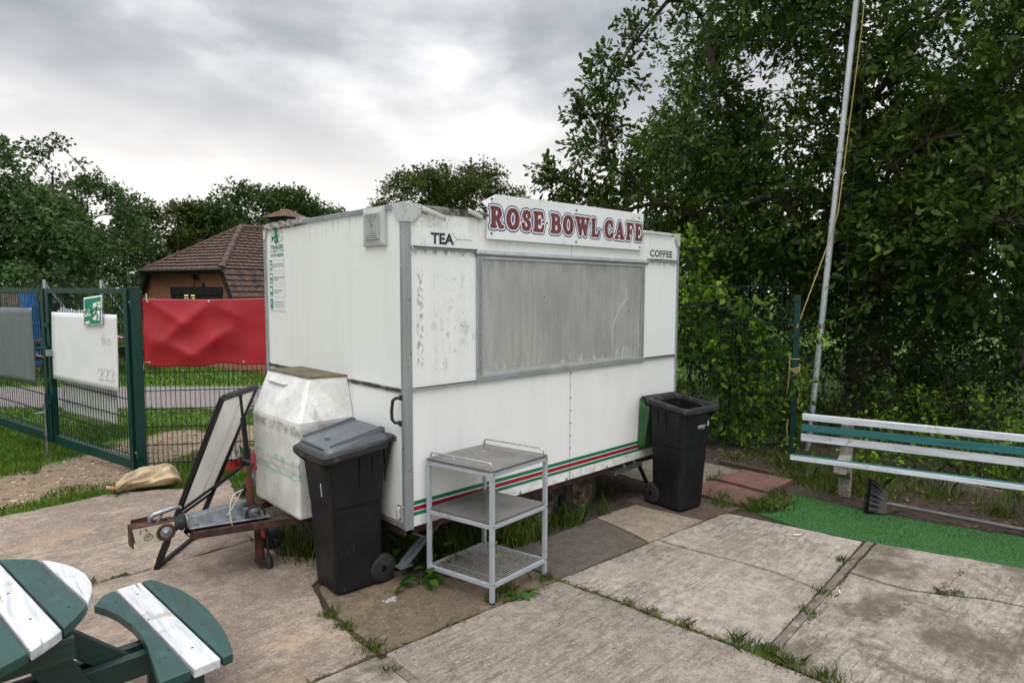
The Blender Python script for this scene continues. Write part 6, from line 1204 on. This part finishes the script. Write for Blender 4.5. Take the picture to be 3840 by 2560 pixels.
for k, (az, d, el, w, n) in enumerate(((92.5, 30, 8.5, 3.2, 60), (99, 34, 8, 3.6, 60), (107, 36, 7.5, 4, 60), (95, 52, 5, 6, 60), (115, 42, 7, 5, 60))):
    far_tree(('green tree beyond the left edge of the photo, nearest the gates', 'second green tree beyond the left edge', 'third green tree beyond the left edge', 'distant broad tree beyond the left edge', 'farthest left tree beyond the field')[k], az, d, el, w, 'farblue', n, 60+k, .26, -2.5, True, (.8, 1.3), 26)
# hedge along the far lawn, behind the gates
bush('loose garden hedge far behind the gates', (1.5, 19.5), wall_clumps((-3.5, 21.8), (2.6, 17.2), .3, 1.75, 34, .45, .7, .3, 50), .14, 'hedge', TUFT, 26, 7)

# --- weeds: tufts in the joints, broad leaved plants, buttercups
def tuft_mesh(name, n, h, spread, par, lean=.9, w=.005, mat='blade_dark'):
    P = RNG.normal(0, spread, (n, 2)); return poly_mesh(name, blades(P, 0, h*.4, h, w, lean), 5, M[mat], par)
tl0 = None
TUFTS = [(.905, -1.15, .6, 'small grass tuft in the joint nearest the trolley'), (.925, -1.335, .7, 'grass tuft second along the slab joint from the trolley'), (.94, -1.55, 1.0, 'leafy grass tuft in the middle of the slab joint'), (.985, -1.875, 1.7, 'tall grass tuft just above the lower end of the timber strip'), (1.01, -2.03, 1.6, 'spiky grass tuft at the lower end of the timber strip'), (1.0, -2.17, 1.4, 'spreading grass tuft below the lower end of the timber strip'), (1.01, -2.36, 1.6, 'spiky grass tuft near the bottom edge in the slab joint'), (1.62, -2.0, .9, 'grass tuft sprouting on the lower third of the timber strip'), (1.96, -1.97, 1.1, 'grass tuft on the middle of the timber strip'), (2.60, -1.86, 1.1, 'grass tuft on the upper part of the timber strip'), (-.55, .03, 1.2, 'grass tuft at the left corner of the brown slab'), (-.56, -.17, 1.0, 'second grass tuft down the left edge of the brown slab'), (-.565, -.49, 1.3, 'grass tuft at the head of the thin timber strip'), (-.60, -.72, .7, 'small grass tuft beside the thin timber strip'), (2.53, -2.50, .7, 'left grass tuft on the stained slab'), (2.60, -2.57, .8, 'right grass tuft on the stained slab'), (-1.545, 1.54, .9, 'small grass tuft in the crack beyond the picnic table'), (-.40, 3.42, 2.2, 'grass clump at the right end of the sandbag'), (.44, -.50, 1.9, 'dark grass tuft under the front of the trolley'), (.30, -.52, 1.3, 'grass tuft beside the front trolley leg'), (.76, -.56, 1.1, 'thin grass tuft by the right trolley leg')]
for k, (x, y, s, lab) in enumerate(TUFTS):
    t_ = thing('grass_tuft', lab, 'grass tuft', (x, y, -.008), 0, 'grass tufts in the paving joints'); tuft_mesh('blades', int(30+70*s), .042*s+.018, .014+.016*s, t_, 1.3, .0042)
def broadleaf(label, x, y, n, L, h, sp, mat='weed', rz=0):
    t_ = thing('weed_plant', label, 'weed', (x, y, -.01), rz, 'broad leaved weeds'); a = np.sort(RNG.uniform(0, 2*PI, n)); el = RNG.uniform(.1, .9, n); r0 = RNG.uniform(.2, 1, n)*sp
    p = np.c_[r0*np.cos(a), r0*np.sin(a), RNG.uniform(.15, 1, n)*h]; d = np.c_[np.cos(a), np.sin(a), RNG.uniform(-.35, .45, n)]
    nr = unit(np.c_[RNG.normal(0, .3, (n, 2)), np.ones(n)]); poly_mesh('leaves', leaves(p, d, L*RNG.uniform(.6, 1.15, n), OVAL, .25, .25, nr), 8, M[mat], t_)
    mb = MB()
    for q in p: mb.tube([(q[0]*.1, q[1]*.1, 0), (q[0]*.5, q[1]*.5, q[2]*.7), tuple(q)], .0018, 4, False)
    mb.build('stems', M['weed'], t_)
broadleaf('broad leaved weed spilling out from the black bin wheel towards the trolley', .10, -.02, 22, .095, .10, .15)
broadleaf('broad leaved weed under the left trolley leg', .22, .02, 18, .11, .13, .13)
broadleaf('broad leaved weed growing up through the wire shelf of the trolley', .36, -.08, 9, .10, .26, .05)
broadleaf('leafy weed on the slab right of the front trolley leg', .47, -.60, 14, .08, .05, .07)
broadleaf('shady dock plant under the corner of the trailer', .22, .38, 24, .13, .30, .12)
broadleaf('tiny two leaved weed in the crack beyond the picnic table', -1.37, 1.52, 6, .05, .03, .02)
broadleaf('leafy weed standing at the end of the tall grass beside the trolley', .98, .12, 24, .06, .24, .14)
broadleaf('leafy weed between red slab and turf', 3.42, -.93, 26, .05, .06, .11)
broadleaf('reddish green weed at the mouth of the sandbag', -.93, 3.57, 16, .05, .06, .06)
for k, (x, y, h, lab) in enumerate(((.50, -.36, .185, 'buttercup with yellow flowers left under the trolley'), (.63, -.20, .20, 'buttercup with yellow flowers right under the trolley'), (.55, -.24, .17, 'buttercup with yellow flowers between the other two under the trolley'))):
    t_ = thing('buttercup', lab, 'flower', (x, y, -.01), 0, 'buttercups under the trolley'); mb = MB(); st_ = MB()
    for j in range(2):
        ox, oy = random.uniform(-.02, .02), random.uniform(-.02, .02); c_ = Vector((ox, oy, h+random.uniform(-.01, .015))); st_.tube([(0, 0, 0), (ox*.4, oy*.4, h*.6), tuple(c_)], .0015, 4, False)
        for q in range(5): a = q*2*PI/5; mb.ball((c_.x+.007*math.cos(a), c_.y+.007*math.sin(a), c_.z+.003), .0065, 6, 4, None, (1, 1, .5))
    mb.build('petals', M['petal'], t_); st_.build('stem', M['weed'], t_)
# litter on the slabs
def butt(label, x, y, rz, L=.07):
    t_ = thing('cigarette_end', label, 'cigarette end', (x, y, .006), rz, 'cigarette ends on the slabs'); mb = MB(); mb.tube([(-L/2, 0, 0), (L*.2, 0, 0)], .005, 8); mb.build('paper', M['white'], t_); mb = MB(); mb.tube([(L*.2, 0, 0), (L/2, 0, 0)], .0052, 8); mb.build('filter', M['cone_white'], t_)
butt('white cigarette end on the pale slab near the turf edge', 2.87, -1.42, R(-40)); butt('white cigarette end on the stained slab beside the timber strip', 2.06, -2.03, R(30), .04)
dr = thing('bird_dropping', 'white splash of bird dropping on the brown slab', 'stain', (-.17, -.06, -.003))
mb = MB()
for cx, cy, r in ((0, 0, .026), (.03, .012, .018), (-.03, -.006, .016), (.012, -.026, .014), (-.045, .018, .008)): mb.prism([(cx+r*(1+.25*math.sin(3*a+cx*90))*math.cos(a), cy+.8*r*(1+.2*math.cos(4*a))*math.sin(a)) for a in np.linspace(0, 2*PI, 14)[:-1]], -.004+.0002*r*100, .0015+r*.02)
mb.build('splash', M['board_back'], dr)

# ------------------------------------------------------------------ the brick building with its tiled half hipped roof
BG = thing('brick_building', 'low red brick building with brown tiled half hipped roof behind the banner', 'building', (5.114, 25.904, -.03), math.atan2(-.954, .301))
t = NT('red_brick'); bt = t.n('ShaderNodeTexBrick'); x, y, z = t.sep(); t.l(t.comb(x, z, 0.0), bt.inputs['Vector']); bt.inputs['Scale'].default_value = 1; bt.inputs['Brick Width'].default_value = .225; bt.inputs['Row Height'].default_value = .075; bt.inputs['Mortar Size'].default_value = .010; bt.inputs['Bias'].default_value = -.2
bt.inputs['Color1'].default_value = (.35, .115, .055, 1); bt.inputs['Color2'].default_value = (.27, .085, .042, 1); bt.inputs['Mortar'].default_value = (.20, .155, .12, 1); col = t.mix(t.step(t.noise(1.2, 4), .4, .7, 0, .35), bt.outputs[0], (.22, .08, .045)); t.col(col); t.rough(.9); M['brick'] = t.m
M['tile'] = pm('brown_roof_tile', (.088, .049, .034), .85, 0, .4, 9, over=(((.035, .024, .022), 3.5, .48, .62), ((.34, .32, .28), 6, .68, .72), ((.30, .12, .02), 2.2, .64, .76)))
M['tile_moss'] = pm('orange_lichen_tile', (.10, .05, .03), .9, 0, .4, 6, over=(((.28, .11, .02), 4, .54, .66), ((.05, .035, .03), 7, .5, .65)))
M['fascia'] = pm('black_fascia', (.014, .012, .012), .6)
wl, zr, zlo = 4.785, 2.83, 1.0
rh = 4.65
apx = Vector((2.39, 2.55, 4.68)); e0, e1 = Vector((-.05, -.28, 2.80)), Vector((wl+.05, -.28, 2.80)); lo0, lo1 = Vector((-1.02, -.28, .9)), Vector((wl+1.02, -.28, .9)); ln = 11.0
mb = MB(); wp = [(-.80, -.03), (-.80, 1.25), (-.06, 2.72), (wl+.06, 2.72), (wl+.80, 1.25), (wl+.80, -.03)]
mb.prism(wp, 0, -9.5, Matrix(((1,0,0,0), (0,0,-1,0), (0,1,0,0), (0,0,0,1)))); mb.build('wall', M['brick'], BG)
def slope(name, P00, P10, P01, P11, course=.235, wv=.30, mat='tile'):
    """stepped, wavy tile courses over the quad P00-P10 (eave) to P01-P11 (top)"""
    P00, P10, P01, P11 = map(Vector, (P00, P10, P01, P11)); nn = (P10-P00).cross(P01-P00).normalized(); H_ = ((P01+P11)/2-(P00+P10)/2).length; L = max((P10-P00).length, (P11-P01).length); nc = max(2, int(H_/course)); nu = int(L/.075); mb = MB()
    for c in range(nc):
        for k in range(1):
            def fn(u, v, c=c):
                vv = (c+v)/nc; A_ = P00.lerp(P01, vv); B__ = P10.lerp(P11, vv); p = A_.lerp(B__, u); d = (p-P00).dot((P10-P00).normalized() if (P10-P00).length > .1 else (P11-P01).normalized()); return tuple(p+nn*(.045*(1-v)+.032*abs(math.sin(PI*d/wv))+.004))
            mb.grid(fn, nu, 2, None, False)
    return mb.build(name, M[mat], BG)
rf = slope('roof', e0, e1, apx-Vector((.01, 0, 0)), apx+Vector((.01, 0, 0)))
slope('roof', lo1, (lo1.x, ln, lo1.z), e1.lerp(apx, .0), (e1.x, ln, e1.z)) ; slope('roof', e1, (e1.x, ln, e1.z), apx, (apx.x, ln, apx.z))
mb = MB(); mb.add([tuple(p) for p in (lo0, e0, (e0.x, ln, e0.z), (lo0.x, ln, lo0.z))], [(0, 3, 2, 1)]); mb.add([tuple(e0), tuple(apx), (apx.x, ln, apx.z), (e0.x, ln, e0.z)], [(0, 3, 2, 1)]); mb.build('roof', M['tile'], BG, thick=.06)
mb = MB()
def ridge(a, b, r=.12):
    a, b = Vector(a), Vector(b); n = max(2, int((b-a).length/.42))
    for i in range(n): mb.tube([a.lerp(b, i/n), a.lerp(b, (i+1.04)/n)], [r*1.05, r*.94], 10)
ridge(e1+Vector((0, 0, .03)), apx+Vector((0, 0, .03))); ridge(e0+Vector((0, 0, .03)), apx+Vector((0, 0, .03)), .09); ridge(apx+Vector((0, 0, .03)), (apx.x, ln, apx.z+.03)); mb.build('ridge_tile', M['tile'], BG)
mb = MB(); mb.b2((-.1, -.34, 2.66), (wl+.1, -.24, 2.80)); mb.bar(lo0+Vector((.10, .12, -.10)), e0+Vector((.08, .12, -.10)), .22, .16); mb.bar(lo1+Vector((-.10, .12, -.10)), e1+Vector((-.08, .12, -.10)), .22, .16); mb.build('fascia', M['fascia'], BG)
mb = MB(); mb.tube([(-.2, -.38, 2.78), (wl+.2, -.38, 2.78)], .06, 8); mb.build('gutter', M['fascia'], BG)
wdw = MB()
for x in (1.42, 2.15, 2.92, 3.68, 4.44): wdw.b2((x-.035, -.05, 1.10), (x+.035, .02, 2.02))
wdw.b2((1.40, -.05, 1.06), (4.46, .02, 1.13)); wdw.b2((1.40, -.05, 1.72), (4.46, .02, 1.78)); wdw.b2((1.36, -.06, 1.83), (4.50, .02, 2.14)); wn_ = wdw.build('window', M['fascia'], BG)
glow = bpy.data.materials.new('lit_window'); glow.use_nodes = True; gb = glow.node_tree.nodes['Principled BSDF']; gb.inputs['Base Color'].default_value = (.5, .4, .2, 1); gb.inputs['Emission Color'].default_value = (1, .74, .30, 1); gb.inputs['Emission Strength'].default_value = .75
M['glow'] = glow; M['glass'] = pm('dark_window_glass', (.025, .035, .04), .08, 0, .3, 2)
for i, x in enumerate((1.455, 2.185, 2.955, 3.715)):
    mb = MB(); mb.b2((x, -.012, 1.13), (x+.69, .004, 1.84)); mb.build('pane', M['glow' if i == 1 else 'glass'], wn_)
mb = MB(); mb.b2((2.46, -.012-.02, 1.60), (2.60, -.006, 1.84)); mb.build('curtain', M['glass'], wn_)
mb = MB(); mb.b2((2.70, -.06, 2.20), (2.86, .0, 2.60)); mb.build('alarm_box', pm('red_alarm_box', (.28, .07, .04), .5), BG)
mb = MB(); mb.bar((3.12, -.02, 2.46), (3.12, -.22, 2.42), .05); mb.lathe([(.03, -.02), (.09, .08), (.12, .14), (.10, .14), (.02, .05)], frame((3.12, -.20, 2.46), (1,0,0), (0,1,.3)), 14); mb.build('wall_lamp', M['black_metal'], BG)
for x in (3.30, 5.0): mb = MB(); mb.b2((x, -.03, 2.08), (x+.16, .0, 2.28)); mb.build('air_brick', M['fascia'], BG)
# cupola on the ridge
cpx = Vector((2.39, 5.0, 4.70)); CW, CZ = .76, 5.30
mb = MB(); mb.b2((cpx.x-.5, cpx.y-.5, 4.3), (cpx.x+.5, cpx.y+.5, CZ)); cu_ = mb.build('cupola', M['fascia'], BG)
mb = MB()
for k in range(9):
    z = CZ+.046*k; w_ = CW*(1-k/9.6); mb.loft([[(cpx.x+sx*(w_+.02), cpx.y+sy*(w_+.02), z) for sx, sy in ((-1,-1), (1,-1), (1,1), (-1,1))], [(cpx.x+sx*(w_-CW/9.6+.03), cpx.y+sy*(w_-CW/9.6+.03), z+.05) for sx, sy in ((-1,-1), (1,-1), (1,1), (-1,1))]])
mb.build('cupola_roof', M['tile_moss'], cu_)
# low brick plinth nearer the fence
pb = thing('garden_wall', 'low red brick wall at the lawn edge below the banner', 'wall', (3.35, 14.1, -.03), math.atan2(11.3-14.1, 4.0-3.35)); mb = MB(); mb.b2((0, 0, 0), (5.5, .22, .26)); mb.build('brickwork', M['brick'], pb)

# ------------------------------------------------------------------ things glimpsed through the gates
NF = thing('net_fence', 'grey netting fence on steel posts running behind the gates to the building', 'fence', (-1.9, 21.0, -.03), math.atan2(16.92-21.0, 4.3))
mb = MB(); L = 6.0
for i in range(0, 101): mb.bar((.06*i, 0, .02), (.06*i, 0, 2.22+.03*math.sin(i*.22)), .004)
for k in range(0, 38): mb.bar((0, .004, .06*k), (L, .004, .06*k), .004)
mb.build('netting', M['bin_rim'], NF)
for x in (1.2, 3.39, 4.99):
    mb = MB(); mb.tube([(x, .03, -.05), (x, .03, 2.30)], .045, 8); mb.bar((x, .03, 2.22), (x+.42, .5, 1.2), .05); mb.bar((x, .03, 2.22), (x-.42, .5, 1.2), .05); mb.build('post', M['pole'], NF)
TB = thing('wooden_screen', 'upright weathered wooden screen behind the left gate leaf', 'screen', (-.62, 14.6, -.03), R(-50))
for i in range(5): mb = MB(); mb.b2((-.2+.085*i, 0, 0), (-.2+.085*i+.078, .02, 1.93)); mb.build('board', M['oldwood'], TB)
TP = thing('tarpaulin', 'blue tarpaulin bundle behind the left gate leaf', 'tarpaulin', (.05, 17.5, -.03)); mb = MB()
mb.grid(lambda u, v: (.28*math.cos(2*PI*u)*(1-.25*v)*(1+.1*mnoise.noise((u*6, v*3, 0))), .35*math.sin(2*PI*u)*(1-.2*v), 1.95*v**.8), 22, 10); mb.grid(lambda u, v: (.21*math.cos(2*PI*u)*(1-v), .28*math.sin(2*PI*u)*(1-v), 1.95+.06*v), 22, 4); mb.build('sheet', pm('blue_tarpaulin', (.02, .11, .30), .4, 0, .25, 3, bump=.5, bs=9, bd=.05), TP)
# picnic bench with two sitters behind the gates
PB = thing('picnic_bench', 'red brown picnic bench behind the gates with people seated', 'picnic bench', (.98, 15.35, -.03), math.atan2(14.55-16.2, 1.82-.08))
M['redwood'] = pm('red_brown_stained_wood', (.14, .045, .035), .6, 0, .3, 5, stretch=(1,8,8))
for k in range(5): mb = MB(); mb.b2((-1.1, -.36+.15*k, .76), (1.1, -.36+.15*k+.135, .80)); mb.build('tabletop_plank', M['redwood'], PB)
for s in (-1, 1): mb = MB(); mb.b2((-1.1, s*.68-.13, .42), (1.1, s*.68+.13, .46)); mb.build('seat', M['redwood'], PB)
for x in (-.8, .8):
    for s in (-1, 1): mb = MB(); mb.bar((x, s*.22, .76), (x, s*.62, .0), .04, .10); mb.build('leg', M['redwood'], PB)
    mb = MB(); mb.bar((x, -.75, .38), (x, .75, .38), .04, .10); mb.build('leg', M['redwood'], PB)
def person(label, loc, rz, jacket, arm_up):
    t_ = thing('person', label, 'person', loc, rz, None)
    J = [((0, 0, .50), .15), ((0, -.02, .72), .15), ((0, 0, .95), .17), ((0, .02, 1.06), .07), ((0, .05, 1.14), .065), ((0, .06, 1.24), .095), ((0, .07, 1.31), .085),
         ((-.20, .0, .98), .07), ((-.24, .10, .80), .055), ((-.14, .32, .86), .045), ((.20, .0, .98), .07), ((.26, .18, .82), .055), ((.10, .16, 1.08) if arm_up else (.12, .36, .84), .042), ((.05, .17, 1.17) if arm_up else (.04, .42, .84), .04),
         ((-.11, .10, .50), .10), ((-.12, .46, .50), .075), ((-.12, .44, .08), .05), ((.11, .10, .50), .10), ((.12, .46, .50), .075), ((.12, .44, .08), .05), ((-.12, .56, .04), .045), ((.12, .56, .04), .045)]
    E = [(0,1), (1,2), (2,3), (3,4), (4,5), (5,6), (2,7), (7,8), (8,9), (2,10), (10,11), (11,12), (12,13), (0,14), (14,15), (15,16), (0,17), (17,18), (18,19), (16,20), (19,21)]
    me = bpy.data.meshes.new('body'); me.from_pydata([j[0] for j in J], E, []); me.update(); o = bpy.data.objects.new('body', me); COL.objects.link(o); o.parent = t_
    mo = o.modifiers.new('skin', 'SKIN')
    for i, j in enumerate(J): me.skin_vertices[0].data[i].radius = (j[1], j[1])
    me.skin_vertices[0].data[0].use_root = True; o.modifiers.new('s', 'SUBSURF').render_levels = 2
    t = NT('clothes_and_skin'); x, y, z = t.sep(); sk = t.step(z, 1.065, 1.075); hand = t.math('MULTIPLY', t.step(y, .10 if arm_up else .38, .12 if arm_up else .40), t.step(z, .83, .85)); low = t.step(z, .55, .56, 1, 0)
    c = t.mix(low, jacket, (.012, .014, .02)); c = t.mix(t.math('MAXIMUM', sk, hand), c, (.42, .24, .18)); t.col(c); t.rough(.75); me.materials.append(t.m)
    mb = MB(); mb.ball((0, .045, 1.30), .112, 14, 10, None, (.95, 1.0, .98)); v = [p for p in mb.v]; mb.v = [(x, y if y < .10 or z > 1.345 else .06, z) if z > 1.24 or y < .04 else (x*.9, min(y, .02), z) for x, y, z in v]; mb.build('hair', pm('dark_hair', (.02, .014, .012), .5, 0, .3, 40), t_)
    mb = MB(); mb.ball((0, .165, 1.25), .014, 8, 6, None, (.8, 1, 1.4)); mb.build('nose', t.m, t_)
person('seated person in a dark jacket holding a hand to the face behind the gate', (1.80, 14.72, -.03), R(60), (.012, .014, .025), True)
person('seated person in a maroon top mostly hidden behind the gate post', (2.17, 14.35, -.03), R(60), (.10, .014, .02), False)
